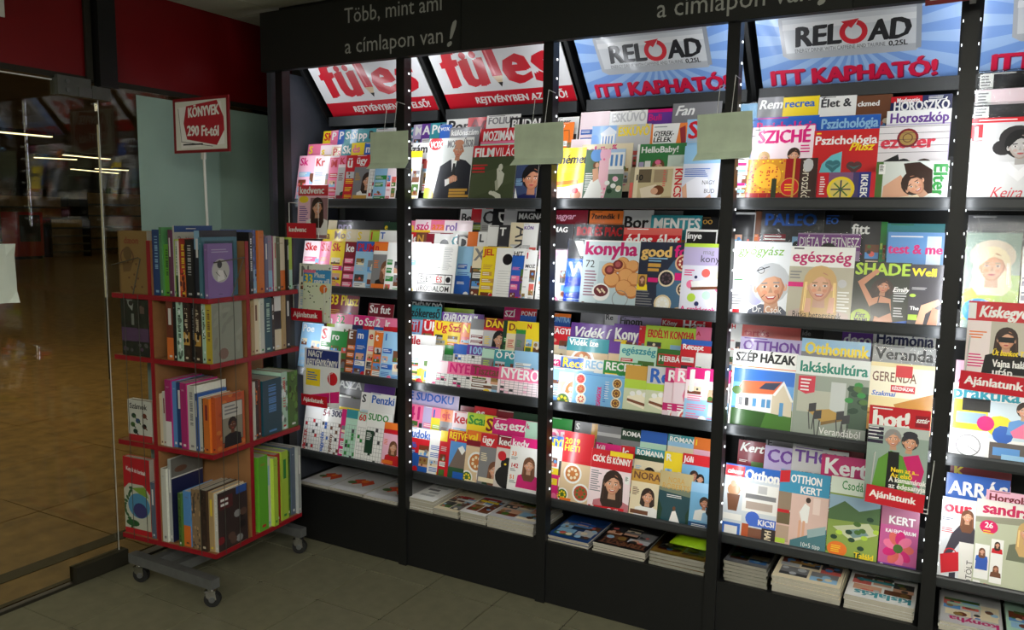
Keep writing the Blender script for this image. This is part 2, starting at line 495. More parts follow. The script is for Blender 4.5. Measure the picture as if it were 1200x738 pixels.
def k_filmvil(a, o, rnd):
    a.R(0, 0.2, 1, 1, (66, 76, 52))
    a.P([(0, 0.5), (1, 0.3), (1, 0.6), (0, 0.9)], (74, 84, 58))
    a.R(0, 0, 1, 0.19, 'red'); a.T('FILM', 0.03, 0.045, 0.17, 'w', w=0.46, bold=0.045); a.T('VILÁG', 0.5, 0.045, 0.17, 'w', w=0.48, bold=0.0)
    a.lines(0.02, 0.32, 0.36, 1, 'red', rnd); a.R(0.02, 0.36, 0.3, 0.4, 'red'); a.lines(0.02, 0.43, 0.36, 1, 'red', rnd)
    p = (206, 206, 190)
    a.E(0.66, 0.37, 0.05, 0.07, p, 12); a.P([(0.6, 0.45), (0.68, 0.42), (0.76, 0.48), (0.74, 0.62), (0.66, 0.72), (0.6, 0.6)], p)
    a.P([(0.56, 0.6), (0.62, 0.56), (0.66, 0.74), (0.6, 0.76)], (170, 172, 150)); a.P([(0.58, 0.4), (0.63, 0.36), (0.64, 0.5), (0.6, 0.52)], p)
    a.P([(0.46, 0.8), (0.56, 0.76), (0.72, 0.82), (0.76, 0.97), (0.68, 0.97), (0.6, 0.86)], p); a.E(0.5, 0.79, 0.05, 0.04, p, 10)
    a.P([(0.1, 0.9), (0.6, 0.97), (0.9, 0.96), (0.95, 1), (0.1, 1)], (52, 60, 42))
def k_eletir(a, o, rnd):
    for c in (0.42, 0.68):
        for k in range(14):
            a.R(c, 0.07 + 0.03*k, c + 0.22*rnd.uniform(0.6, 1), 0.076 + 0.03*k, (120, 120, 130))
    for k in range(8):
        a.R(0.2, 0.3 + 0.03*k, 0.38*rnd.uniform(0.8, 1), 0.306 + 0.03*k, (170, 120, 130))
    a.R(0.1, 0.555, 0.94, 0.915, 'k'); a.R(0.115, 0.57, 0.925, 0.725, 'w'); a.R(0.115, 0.74, 0.925, 0.9, 'w')
    a.R(0.76, 0.57, 0.772, 0.725, 'k'); a.E(0.845, 0.648, 0.06, 0.06, 'k', 18)
    a.T('ÉLET', 0.15, 0.6, 0.115, 'k', w=0.3, bold=0.01); a.T('ÉS', 0.54, 0.6, 0.115, 'red', w=0.18, bold=0.01)
    a.T('IRODALOM', 0.13, 0.77, 0.11, 'k', w=0.76, bold=0.01)
def k_dot(a, o, rnd):
    a.E(0.4, 0.21, 0.17, 0.17, o.get('c', 'k'), 22)
    for k in range(10):
        a.R(0.12, 0.42 + 0.045*k, 0.12 + 0.62*rnd.uniform(0.5, 1), 0.428 + 0.045*k, 'lg')
def plate(a, x, y, r, rim, food, dots=None, rnd=None):
    a.E(x, y, r, r, rim, 18); a.E(x, y, r*0.8, r*0.8, food, 16)
    if dots:
        for k in range(7):
            t = k*0.9; a.E(x + r*0.45*math.cos(t), y + r*0.45*math.sin(t)*a.W/a.H, r*0.16, r*0.16, dots, 8)
def k_food(a, o, rnd):
    a.R(0, o.get('bh', 0.28), 1, 1, (222, 196, 160))
    plate(a, 0.4, 0.56, 0.3, 'w', (196, 120, 60), 'cream', rnd); plate(a, 0.72, 0.8, 0.28, 'w', (176, 70, 44), 'leaf', rnd)
    plate(a, 0.12, 0.86, 0.2, 'w', 'leaf', 'y', rnd); a.R(0.05, 0.9, 0.42, 0.97, o.get('a', 'mag'))
def k_mount(a, o, rnd):
    a.R(0.12, 0.22, 1, 1, 'sky'); a.P([(0.12, 0.75), (0.4, 0.34), (0.55, 0.28), (0.72, 0.42), (1, 0.72)], (120, 104, 96))
    a.P([(0.4, 0.34), (0.55, 0.28), (0.66, 0.37), (0.56, 0.46), (0.48, 0.4)], 'w'); a.R(0.12, 0.72, 1, 1, (50, 90, 60)); a.R(0.3, 0.8, 0.9, 1, 'b')
    a.R(0, 0.22, 0.1, 1, 'red')
def k_cat(a, o, rnd):
    a.R(0, 0.22, 1, 1, (216, 206, 200)); a.E(0.45, 0.72, 0.42, 0.34, 'k', 18); a.E(0.42, 0.5, 0.24, 0.2, 'k', 16)
    a.P([(0.2, 0.48), (0.22, 0.34), (0.36, 0.44)], 'k'); a.P([(0.5, 0.43), (0.62, 0.34), (0.64, 0.48)], 'k')
    a.E(0.33, 0.5, 0.04, 0.03, 'y', 8); a.E(0.52, 0.5, 0.04, 0.03, 'y', 8); a.E(0.2, 0.36, 0.14, 0.14, 'red', 14); a.P([(0.6, 0.75), (1, 0.6), (1, 0.9), (0.7, 0.86)], 'skin')
def k_womanr(a, o, rnd):
    for k, t in enumerate(('33', '142', '51')):
        a.T(t, 0.06, 0.26 + 0.2*k, 0.12, 'o' if k != 1 else 'red', w=0.3); a.lines(0.06, 0.35 + 0.2*k, 0.25, 2, 'gy', rnd)
    a.face(0.68, 0.46, 0.15, 'br', 'skin', 1.0, 'mag')
def k_nemet(a, o, rnd):
    a.T('MAGAZIN', 0.05, 0.05, 0.06, 'go', w=0.7); a.T('német', 0.05, 0.12, 0.3, 'k', w=1.0, sh=0.15, bold=0.05)
    a.lines(0.12, 0.36, 0.6, 3, 'go', rnd); a.P([(0.02, 0.58), (0.8, 0.55), (0.8, 0.62), (0.02, 0.65)], 'o')
    a.P([(0, 0.7), (0.5, 0.66), (1, 0.6), (1, 1), (0, 1)], (240, 214, 206)); a.lines(0.04, 0.68, 0.5, 4, 'w', rnd); a.E(0.75, 0.82, 0.2, 0.16, 'skin2', 14); a.E(0.72, 0.74, 0.12, 0.1, 'red', 10)
    a.lines(0.04, 0.88, 0.4, 3, 'gy', rnd)
def k_wedding(a, o, rnd):
    a.R(0, 0, 1, 1, (86, 112, 92)); a.R(0.45, 0, 1, 0.3, (176, 202, 232))
    a.R(0.6, 0.06, 0.98, 0.36, 'w')
    for k in range(3):
        a.R(0.64 + 0.12*k, 0.1, 0.7 + 0.12*k, 0.3, (90, 140, 200))
    a.R(0.55, 0.36, 1, 0.44, 'lg')
    a.E(0.28, 0.1, 0.16, 0.16, (110, 160, 224), 14); a.E(0.5, 0.08, 0.14, 0.2, 'lpink', 12)
    a.P([(0.36, 0.2), (0.6, 0.12), (0.62, 0.6), (0.52, 1), (0.38, 0.9)], (244, 196, 210))
    for k in range(14):
        a.E(rnd.uniform(0.4, 0.62), rnd.uniform(0.15, 0.95), 0.03, 0.03, rnd.choice(['pink', 'w', 'lpink']), 7)
    a.P([(0.18, 0.55), (0.36, 0.5), (0.46, 0.66), (0.5, 1.0), (-0.05, 1.0)], 'w')
    a.P([(0.2, 0.35), (0.34, 0.33), (0.38, 0.52), (0.24, 0.58)], 'skin'); a.E(0.27, 0.28, 0.07, 0.08, 'br', 10); a.E(0.31, 0.28, 0.05, 0.065, 'skin', 10)
    for k in range(9):
        a.E(rnd.uniform(0.6, 0.98), rnd.uniform(0.5, 0.98), 0.07, 0.06, rnd.choice(['cream', 'leaf', 'w', 'lpink', 'dg']), 8)
    a.lines(0.03, 0.42, 0.2, 9, 'w', rnd)
def k_kincs(a, o, rnd):
    a.R(0.16, 0.06, 0.8, 1, (206, 190, 150)); a.R(0.16, 0.06, 0.4, 0.4, (110, 96, 76)); a.R(0.45, 0.08, 0.7, 0.4, (170, 150, 120))
    a.P([(0.2, 0.55), (0.5, 0.45), (0.62, 0.6), (0.6, 0.85), (0.25, 0.8)], (236, 222, 200)); a.E(0.55, 0.6, 0.11, 0.09, (112, 64, 36), 14); a.E(0.48, 0.62, 0.07, 0.06, 'skin', 12)
    a.P([(0.16, 0.8), (0.8, 0.75), (0.8, 1), (0.16, 1)], (180, 160, 124)); a.E(0.7, 0.92, 0.09, 0.08, (150, 90, 60), 12)
    a.R(0.8, 0, 1, 1, (232, 224, 206)); a.T('KINCS', 0.84, 0.05, 0.13, 'red', w=0.52, rot=-90); a.T('10', 0.1, 0.2, 0.1, 'k', rot=0); a.R(0, 0, 0.08, 1, (150, 140, 116))
    a.R(0.01, 0.4, 0.07, 0.9, 'salmon'); a.lines(0.62, 0.08, 0.06, 8, 'salmon', rnd, 0.02, 0.04)
def k_nagy(a, o, rnd):
    a.R(0, 0.3, 1, 1, (214, 218, 234)); a.lines(0.05, 0.38, 0.7, 5, 'b', rnd)
    a.P([(0.1, 0.62), (0.4, 0.52), (0.7, 0.55), (0.8, 0.8), (0.7, 1), (0.2, 1)], (236, 236, 246)); a.P([(0.0, 0.7), (0.12, 0.62), (0.2, 0.95), (0.1, 1)], 'skin'); a.P([(0.6, 0.9), (0.8, 0.8), (0.86, 0.9), (0.7, 1)], 'skin')
    a.T('NAGY', 0.55, 0.58, 0.11, 'dk', w=0.35, bold=0); a.T('BUD', 0.62, 0.72, 0.11, 'dk', w=0.3, bold=0); a.E(0.72, 0.92, 0.05, 0.05, 'k', 8)
def k_baby(a, o, rnd):
    a.R(0, 0, 0.05, 1, 'w'); a.R(0.05, 0, 1, 1, (60, 128, 74)); a.T('HelloBaby!', 0.08, 0.06, 0.12, 'w', w=0.86)
    a.R(0.06, 0.38, 0.16, 0.6, 'lav'); a.R(0.18, 0.36, 0.3, 0.8, 'w'); a.face(0.46, 0.5, 0.1, 'br', 'skin', 0, 'pinkw'); a.E(0.45, 0.39, 0.06, 0.05, 'pink', 10); a.R(0.65, 0.25, 0.98, 0.9, (220, 236, 224))
def k_dome(a, o, rnd):
    a.R(0, 0, 1, 1, (140, 184, 236)); a.E(0.12, 0.3, 0.22, 0.26, (120, 170, 240), 14); a.R(0.4, 0.15, 0.95, 1, 'w')
    for k in range(4):
        a.R(0.45 + 0.12*k, 0.2, 0.5 + 0.12*k, 0.5, (90, 140, 210))
    a.P([(0.35, 0.15), (0.7, 0.02), (1, 0.12), (1, 0.16), (0.4, 0.2)], (226, 232, 244)); a.E(0.3, 0.5, 0.2, 0.3, 'lpink', 12)
def k_gyerek(a, o, rnd):
    a.R(0, 0, 1, 1, (236, 132, 62)); a.P([(0.06, 0), (0.8, 0), (0.66, 0.72), (0.1, 0.72)], 'w'); a.T('GYEREK-\nLÉLEK', 0.09, 0.14, 0.13, 'k', w=0.56, sh=0.15)
    a.lines(0.1, 0.05, 0.5, 1, 'gy', rnd); a.P([(0.8, 0.1), (0.95, 0.05), (1, 0.4), (0.9, 0.5)], (150, 50, 60)); a.R(0.6, 0.8, 1, 1, 'br')
def k_vw(a, o, rnd):
    a.R(0, 0, 1, 0.28, 'dk'); a.P([(0.12, 0.02), (0.3, 0.02), (0.42, 0.15), (0.5, 0.02), (0.62, 0.02), (0.42, 0.24), (0.28, 0.24)], 'w')
    a.R(0, 0.28, 1, 0.55, (40, 120, 224)); a.T('W', 0.05, 0.33, 0.28, 'w'); a.R(0, 0.55, 1, 1, (20, 70, 200)); a.P([(0, 0.7), (1, 0.62), (1, 0.72), (0, 0.78)], (90, 160, 240)); a.lines(0.06, 0.86, 0.6, 2, 'lb', rnd)
def k_konyha(a, o, rnd):
    a.R(0, 0, 1, 1, (206, 222, 228)); a.R(0.3, 0.3, 1, 1, (186, 206, 214)); a.T('konyha', 0.02, 0.02, 0.22, 'dpink', w=0.96, bold=0.045)
    a.R(0, 0, 1, 0.02, 'w'); a.T('72', 0.05, 0.29, 0.12, 'dk', bold=0)
    for x, y, r in ((0.72,0.32,0.12),(0.9,0.36,0.12),(0.5,0.42,0.14),(0.66,0.36,0.12),(0.8,0.5,0.15),(0.56,0.56,0.15),(0.96,0.54,0.13),(0.78,0.66,0.15),(0.92,0.72,0.12)):
        a.E(x, y, r, r*0.9, (190, 118, 66), 16); a.E(x-0.01, y-0.012, r*0.86, r*0.74, (224, 164, 104), 16)
    for x, y in ((0.5, 0.42), (0.64, 0.34)):
        a.E(x, y, 0.09, 0.08, (120, 50, 50), 14); a.E(x, y - 0.005, 0.05, 0.05, (176, 90, 90), 10)
    a.E(0.38, 0.74, 0.16, 0.15, 'w', 18); a.E(0.38, 0.72, 0.13, 0.1, (106, 44, 50), 16)
    for k in range(6):
        a.E(0.32 + 0.025*k, 0.7 + 0.02*(k % 3), 0.02, 0.02, 'cream', 7)
    a.ring(0.73, 0.82, 0.13, 0.14, 'gy'); a.lines(0.06, 0.44, 0.22, 9, (150, 110, 130), rnd); a.T('Fenséges', 0.02, 0.89, 0.11, 'br', w=0.48, bold=0, sh=0.2)
def k_goodfood(a, o, rnd):
    a.R(0, 0, 1, 1, (40, 46, 66)); a.P([(0.45, 1), (0.4, 0.6), (0.7, 0.25), (1, 0.2), (1, 1)], (70, 104, 134)); a.T('good', 0.05, 0.06, 0.2, (232, 190, 110), w=0.6, bold=0.045)
    a.T('fo', 0.7, 0.04, 0.22, 'mag', w=0.3); a.lines(0.2, 0.22, 0.4, 2, 'lb', rnd)
    plate(a, 0.88, 0.28, 0.16, (220, 190, 150), (150, 20, 30), 'cream', rnd); plate(a, 0.58, 0.5, 0.16, (226, 210, 180), (40, 34, 44), (90, 70, 80), rnd)
    plate(a, 0.92, 0.64, 0.13, (226, 210, 180), (80, 50, 44), 'cream', rnd); plate(a, 0.55, 0.85, 0.17, (220, 200, 160), (236, 232, 220), 'w', rnd); plate(a, 0.86, 0.98, 0.13, (210, 180, 140), (120, 70, 50), None, rnd)
    a.R(0.74, 0.42, 0.96, 0.52, 'mag'); a.R(0.2, 0.3, 0.45, 0.35, 'go'); a.R(0.2, 0.37, 0.42, 0.41, 'go'); a.R(0.02, 0.46, 0.2, 0.64, 'go'); a.face(0.11, 0.53, 0.045, 'br', 'skin', 1, 'y')
    a.R(0.22, 0.5, 0.42, 0.56, 'mag'); a.lines(0.02, 0.68, 0.34, 7, 'gy', rnd)
def k_magkon(a, o, rnd):
    a.R(0, 0, 1, 0.05, 'lime'); a.T('mag', 0.4, 0.08, 0.1, 'gy', bold=0); a.T('konyha', 0.36, 0.16, 0.14, 'dk', w=0.7, bold=0.0)
    a.R(0, 0.3, 1, 1, (222, 222, 236))
    for k, (x, y) in enumerate(((0.5,0.4),(0.78,0.42),(0.2,0.56),(0.24,0.74),(0.55,0.7),(0.8,0.6))):
        a.E(x, y, 0.09, 0.09, ('salmon', 'cream', 'pink', 'lime', 'mint', 'pink')[k], 12)
    a.P([(0.2, 0.52), (0.9, 0.46), (0.95, 0.58), (0.24, 0.62)], 'w'); a.P([(0.2, 0.6), (0.95, 0.56), (0.95, 0.6), (0.22, 0.64)], 'br')
    a.E(0.36, 0.82, 0.05, 0.05, 'n', 9); a.E(0.3, 0.46, 0.035, 0.035, 'n', 8); a.lines(0.05, 0.36, 0.25, 3, 'mag', rnd); a.T('A szakácsok', 0.03, 0.86, 0.1, 'mag', w=0.85)
def k_kekrec(a, o, rnd):
    a.R(0, 0, 1, 1, (120, 178, 224)); a.R(0.02, 0.05, 0.98, 0.06, 'b')
    for k in range(3):
        plate(a, 0.14 + 0.02*k, 0.2 + 0.27*k, 0.1, 'w', ('salmon', (190, 140, 90), 'cream')[k], 'red', rnd)
        plate(a, 0.84, 0.22 + 0.26*k, 0.09, 'cream', (110, 64, 36), 'go', rnd)
    a.T('VEGÁNSÁGOK', 0.48, 0.93, 0.075, 'mag', w=0.38, rot=90); a.lines(0.6, 0.3, 0.05, 9, 'b', rnd, 0.012, 0.035); a.lines(0.62, 0.2, 0.1, 8, 'w', rnd, 0.01, 0.04)
def k_cake(a, o, rnd):
    a.R(0, 0.3, 1, 1, o.get('bg2', (206, 212, 180))); a.R(0, 0.26, 0.62, 0.46, 'lime')
    a.P([(0.08, 0.62), (0.6, 0.46), (0.98, 0.58), (0.98, 0.78), (0.5, 0.86), (0.08, 0.74)], (240, 232, 208)); a.P([(0.08, 0.66), (0.5, 0.74), (0.98, 0.62), (0.98, 0.68), (0.5, 0.8), (0.08, 0.71)], (120, 70, 44))
    for k in range(6):
        a.E(0.18 + 0.13*k, 0.56 - 0.03*(k % 2), 0.06, 0.05, 'w', 9)
    a.R(0, 0.88, 1, 1, 'leaf'); a.lines(0.06, 0.91, 0.6, 2, 'y', rnd)
def k_pinkp(a, o, rnd):
    a.R(0, 0.2, 1, 1, (226, 206, 214)); a.E(0.5, 0.5, 0.32, 0.24, 'pink', 14); a.E(0.5, 0.52, 0.24, 0.16, 'lpink', 12); a.R(0, 0.66, 1, 0.8, 'dpink'); a.lines(0.1, 0.69, 0.7, 3, 'w', rnd)
    plate(a, 0.3, 0.9, 0.18, 'w', 'salmon', 'w', rnd); plate(a, 0.75, 0.9, 0.18, 'w', 'cream', 'red', rnd)
def k_herb(a, o, rnd):
    a.R(0, 0, 1, 1, (50, 110, 44)); a.R(0.03, 0.12, 0.96, 0.4, 'red'); a.R(0.05, 0.14, 0.2, 0.38, (50, 110, 44)); a.T('HERBÁCIÓ', 0.05, 0.17, 0.13, 'w', w=0.88)
    for k in range(16):
        a.E(rnd.random(), rnd.uniform(0.5, 1), 0.08, 0.03, rnd.choice(['leaf', 'lime', 'g']), 8, rot=rnd.uniform(0, 180))
def k_csok(a, o, rnd):
    a.R(0, 0, 1, 0.3, 'red'); a.R(0.45, 0.0, 1, 0.08, 'y'); a.T('CSÓK ÉS KÖNNY', 0.03, 0.1, 0.14, 'w', w=0.93); a.face(0.58, 0.52, 0.19, 'hair', 'skin', 1.0, (196, 120, 130))
    a.lines(0.03, 0.34, 0.28, 10, 'gy', rnd); a.R(0.86, 0.36, 0.97, 0.48, 'w'); a.lines(0.87, 0.37, 0.08, 5, 'k', rnd, 0.01, 0.02); a.P([(0.03, 0.9), (0.9, 0.87), (0.9, 1), (0.03, 1)], 'red'); a.T('Ester Csilla', 0.08, 0.9, 0.12, 'w', w=0.76)
def k_nora(a, o, rnd):
    a.R(0, 0, 1, 1, (36, 74, 84)); a.R(0, 0, 1, 0.3, (196, 178, 130)); a.P([(0, 0.3), (1, 0.3), (1, 0.42), (0, 0.36)], (120, 130, 110)); a.T('NORA', 0.25, 0.1, 0.16, 'go', w=0.5, bold=0); a.T('ROBERTS', 0.08, 0.22, 0.16, 'go', w=0.84, bold=0)
    a.lines(0.25, 0.42, 0.5, 2, 'w', rnd); a.P([(0.35, 0.98), (0.45, 0.72), (0.55, 0.7), (0.75, 0.98)], 'w'); a.E(0.5, 0.66, 0.05, 0.06, 'br', 10); a.P([(0, 0.5), (0.15, 0.7), (0.1, 1), (0, 1)], 'dg'); a.P([(1, 0.5), (0.85, 0.75), (0.9, 1), (1, 1)], 'dg')
def k_couple(a, o, rnd):
    a.R(0, 0.2, 1, 1, (120, 180, 220)); a.face(0.45, 0.4, 0.12, 'hair', 'skin2', 0, 'w'); a.face(0.68, 0.44, 0.11, 'k', 'skin', 0.8, 'lb'); a.R(0, 0.8, 1, 1, (30, 80, 130)); a.lines(0.1, 0.84, 0.6, 2, 'w', rnd)
def k_horo(a, o, rnd):
    a.R(0, 0, 1, 1, (150, 24, 30)); a.R(0, 0, 0.55, 0.72, (206, 140, 40))
    for k in range(70):
        a.E(rnd.uniform(0, 0.55), rnd.uniform(0, 0.72), 0.014, 0.012, rnd.choice(['red', 'dr', 'y']), 6)
    a.E(0.3, 0.36, 0.2, 0.19, (236, 170, 50), 18)
    for k in range(24):
        a.E(0.3 + rnd.uniform(-0.14, 0.14), 0.36 + rnd.uniform(-0.2, 0.2), 0.014, 0.014, (190, 70, 30), 6)
    for k in range(3):
        a.R(0.06 + 0.13*k, 0.74, 0.064 + 0.13*k, 1, 'go')
    a.R(0.37, 0.42, 0.44, 1, (44, 52, 36)); a.E(0.63, 0.6, 0.13, 0.13, 'red', 18); a.ring(0.63, 0.6, 0.125, 0.14, 'go'); a.lines(0.56, 0.54, 0.14, 3, 'y', rnd, 0.016, 0.04)
    a.R(0.66, 0, 0.69, 1, 'go'); a.R(0.76, 0, 1, 1, (60, 40, 36)); a.T('Horoszkóp', 0.8, 0.04, 0.13, (226, 220, 200), w=0.66, rot=-90, bold=0); a.E(0.87, 0.15, 0.07, 0.1, 'lg', 14)
def k_ikrek(a, o, rnd):
    a.R(0, 0, 1, 1, (70, 60, 110)); a.R(0, 0, 0.2, 1, 'red'); a.lines(0.05, 0.12, 0.1, 8, 'w', rnd, 0.02, 0.045); a.R(0.2, 0, 0.62, 1, (130, 90, 130)); a.E(0.42, 0.5, 0.24, 0.24, 'y', 22); a.E(0.42, 0.5, 0.19, 0.19, (226, 206, 110), 20)
    for k in range(8):
        t = k*0.785; a.L(0.42, 0.5, 0.42 + 0.17*math.cos(t), 0.5 + 0.17*math.sin(t)*a.W/a.H, 0.025, 'leaf' if k % 2 else 'n')
    a.R(0.72, 0, 1, 1, (30, 44, 130)); a.T('IKREK', 0.76, 0.06, 0.11, 'w', w=0.52, rot=-90); a.R(0.92, 0, 1, 1, 'red')
def k_eliter(a, o, rnd):
    a.R(0, 0, 1, 1, (214, 220, 214)); a.R(0, 0, 0.1, 1, 'leaf'); a.P([(0.12, 0.55), (0.35, 0.3), (0.5, 0.6), (0.45, 1), (0.1, 1)], 'skin'); a.P([(0.38, 0.05), (0.6, 0.02), (0.78, 0.2), (0.8, 0.7), (0.64, 0.75), (0.45, 0.4)], 'hair')
    a.face(0.55, 0.52, 0.13, 'hair', 'skin', 0, None, -38); a.P([(0.2, 0.82), (0.6, 0.74), (0.75, 1), (0.2, 1)], 'cream'); a.T('Élter', 0.8, 0.06, 0.18, 'g', w=0.66, rot=-90, bold=0.045)
    a.R(0.04, 0.06, 0.13, 0.28, 'w'); a.lines(0.05, 0.08, 0.06, 5, 'k', rnd, 0.01, 0.02); a.E(0.9, 0.85, 0.08, 0.08, 'w', 12)
def k_sziche(a, o, rnd):
    a.lines(0.04, 0.03, 0.2, 1, 'gy', rnd); a.T('SZICHÉ', 0.1, 0.06, 0.21, 'mag', w=0.84, bold=0.05); a.face(0.22, 0.5, 0.075, 'blond', 'skin', 0.4, 'lb'); a.face(0.7, 0.46, 0.08, 'hair', 'skin', 0, 'gy'); a.lines(0.45, 0.6, 0.2, 4, 'gy', rnd); a.lines(0.8, 0.3, 0.16, 3, 'mag', rnd)
def k_pszplus(a, o, rnd):
    a.R(0, 0, 1, 1, (206, 40, 44)); a.T('Pszichológia', 0.02, 0.1, 0.14, 'w', w=0.96); a.T('Plusz', 0.56, 0.22, 0.13, 'y', w=0.36, sh=0.35); a.lines(0.04, 0.04, 0.1, 1, 'y', rnd)
    a.P([(0.46, 0.36), (0.3, 0.42), (0.16, 0.56), (0.12, 0.74), (0.46, 0.74)], (110, 196, 206)); a.P([(0.14, 0.76), (0.46, 0.76), (0.46, 0.92), (0.2, 0.9)], (190, 220, 120)); a.R(0.46, 0.78, 0.82, 0.86, 'go')
    for cx, cy, c, c2 in ((0.33, 0.57, (60, 120, 130), (90, 150, 160)), (0.66, 0.6, (96, 60, 62), (70, 110, 110))):
        a.E(cx - 0.05, cy, 0.07, 0.07, c, 12); a.E(cx + 0.05, cy, 0.07, 0.07, c, 12); a.P([(cx - 0.115, cy + 0.02), (cx + 0.115, cy + 0.02), (cx, cy + 0.14)], c); a.P([(cx - 0.1, cy - 0.01), (cx, cy + 0.02), (cx + 0.1, cy - 0.01), (cx, cy + 0.06)], c2)
def k_ezoter(a, o, rnd):
    a.R(0, 0, 1, 1, (226, 220, 222)); a.T('ezoter', 0.03, 0.16, 0.2, (220, 60, 80), w=0.94, bold=0.05); a.E(0.42, 0.2, 0.155, 0.155, 'dr', 20); a.E(0.42, 0.2, 0.12, 0.12, (170, 140, 80), 18); a.ring(0.42, 0.2, 0.06, 0.075, 'br')
    a.P([(0, 0.9), (0.1, 0.55), (0.3, 0.45), (0.4, 0.9)], 'k'); a.face(0.38, 0.68, 0.1, 'k', 'skin', 0.2, 'k', 10, 0); a.face(0.68, 0.72, 0.12, 'hair', 'skin2', 0, 'w', -8, 0)
    a.T('AZ ABBA\nSIKERÉNEK', 0.02, 0.72, 0.06, 'w', w=0.3)
    for k in range(5):
        a.R(0, 0.02 + 0.1*k, 1, 0.026 + 0.1*k, 'dk')
def k_gyogyas(a, o, rnd):
    a.R(0, 0, 1, 1, (236, 240, 246)); a.T('gyógyász', 0.1, 0.06, 0.15, (120, 180, 60), w=0.88, sh=0.2, bold=0.0); a.E(0.45, 0.66, 0.16, 0.2, (170, 170, 230), 14)
    a.P([(0.3, 1), (0.36, 0.86), (0.55, 0.78), (0.9, 0.8), (1, 0.86), (1, 1)], (92, 96, 110)); a.face(0.7, 0.56, 0.25, 'silver', 'skin', 0, None, -6, 1); a.P([(0.42, 0.5), (0.44, 0.36), (0.6, 0.28), (0.82, 0.29), (0.96, 0.38), (0.99, 0.52), (0.92, 0.46), (0.8, 0.4), (0.66, 0.42)][:5], 'silver'); a.P([(0.44, 0.5), (0.5, 0.38), (0.66, 0.33), (0.6, 0.42), (0.52, 0.46), (0.49, 0.56)], 'lg'); a.L(0.44, 0.37, 0.66, 0.31, 0.018, 'dk'); a.ring(0.52, 0.36, 0.05, 0.06, 'dk'); a.L(0.56, 0.7, 0.62, 0.66, 0.014, 'br'); a.L(0.84, 0.64, 0.86, 0.7, 0.014, 'br'); a.T('Dr. Csók', 0.42, 0.8, 0.12, 'w', w=0.5, bold=0); a.lines(0.06, 0.48, 0.22, 1, 'g', rnd); a.lines(0.05, 0.68, 0.3, 4, 'gy', rnd); a.R(0.08, 0.86, 0.2, 0.92, 'red')
def k_egeszseg(a, o, rnd):
    a.R(0, 0, 1, 0.26, 'w'); a.R(0, 0.26, 1, 1, (186, 180, 160)); a.T('egészség', 0.03, 0.06, 0.18, 'dpink', w=0.94, bold=0.02); a.lines(0.05, 0.02, 0.24, 1, 'k', rnd)
    a.face(0.5, 0.5, 0.2, 'blond', 'skin', 1.2, (190, 170, 160)); a.P([(0.28, 0.84), (0.3, 0.66), (0.38, 0.66), (0.38, 0.84)], 'skin'); a.P([(0.64, 0.84), (0.66, 0.64), (0.74, 0.64), (0.74, 0.84)], 'skin')
    a.lines(0.02, 0.32, 0.24, 3, 'gy', rnd); a.R(0.0, 0.46, 0.24, 0.52, 'mag'); a.T('Ritka betegségek', 0.1, 0.83, 0.1, 'k', w=0.76, bold=0.0); a.T('nyomában', 0.3, 0.92, 0.1, 'k', w=0.44, bold=0); a.E(0.84, 0.46, 0.07, 0.07, 'lg', 12); a.lines(0.78, 0.56, 0.2, 7, 'w', rnd)
def k_shade(a, o, rnd):
    a.R(0, 0, 1, 1, (40, 46, 38)); a.T('SHADE', 0.02, 0.02, 0.22, 'lime', w=0.96, bold=0.035); a.E(0.52, 0.4, 0.2, 0.2, 'hair', 16); a.E(0.4, 0.5, 0.15, 0.16, 'hair', 12)
    a.face(0.54, 0.36, 0.1, 'hair', 'skin2', 0.3, None, 6, 0); a.P([(0.08, 0.3), (0.4, 0.1), (0.46, 0.14), (0.2, 0.34), (0.4, 0.6), (0.34, 0.7)], 'skin2'); a.P([(0.32, 0.55), (0.5, 0.5), (0.68, 0.54), (0.7, 0.75), (0.78, 1), (0.38, 1), (0.42, 0.78)], 'skin2'); a.P([(0.32, 0.66), (0.46, 0.6), (0.66, 0.6), (0.7, 0.74), (0.5, 0.82), (0.36, 0.78)], 'k')
    a.L(0.46, 0.6, 0.48, 0.5, 0.02, 'k'); a.E(0.17, 0.83, 0.18, 0.16, (166, 196, 40), 18); a.T('Fitt', 0.07, 0.76, 0.09, 'k', w=0.2, sh=.2); a.T('MAMI', 0.06, 0.84, 0.08, 'k', w=0.24); a.P([(0.7, 0.88), (1, 0.84), (1, 1), (0.7, 1)], 'b'); a.T('Emily', 0.7, 0.36, 0.09, 'w', w=0.28, sh=0.3); a.lines(0.72, 0.44, 0.24, 4, 'lg', rnd); a.lines(0.74, 0.66, 0.2, 4, 'lg', rnd)
def k_well(a, o, rnd):
    a.R(0, 0, 1, 1, (52, 50, 60)); a.T('Well', 0.06, 0.06, 0.26, 'y', w=0.9, bold=0.045); a.P([(0.2, 1), (0.4, 0.6), (0.9, 0.5), (1, 0.56), (0.55, 0.72), (0.45, 1)], 'skin'); a.P([(0.6, 0.9), (0.75, 0.62), (0.95, 0.66), (0.9, 1)], 'skin2'); a.E(0.12, 0.46, 0.1, 0.06, 'lime', 10); a.T('The', 0.06, 0.62, 0.12, 'w', w=0.3); a.R(0.02, 0.74, 0.3, 0.82, 'lime'); a.lines(0.08, 0.34, 0.6, 2, 'lg', rnd)
def k_diet(a, o, rnd):
    a.R(0, 0, 1, 1, (176, 150, 186)); a.R(0, 0.02, 1, 0.24, (136, 78, 150)); a.T('DIÉTA ÉS FITNESZ', 0.02, 0.06, 0.15, 'w', w=0.96, bold=0.01); a.face(0.5, 0.3, 0.12, 'k', 'skin', 0.3, 'pink')
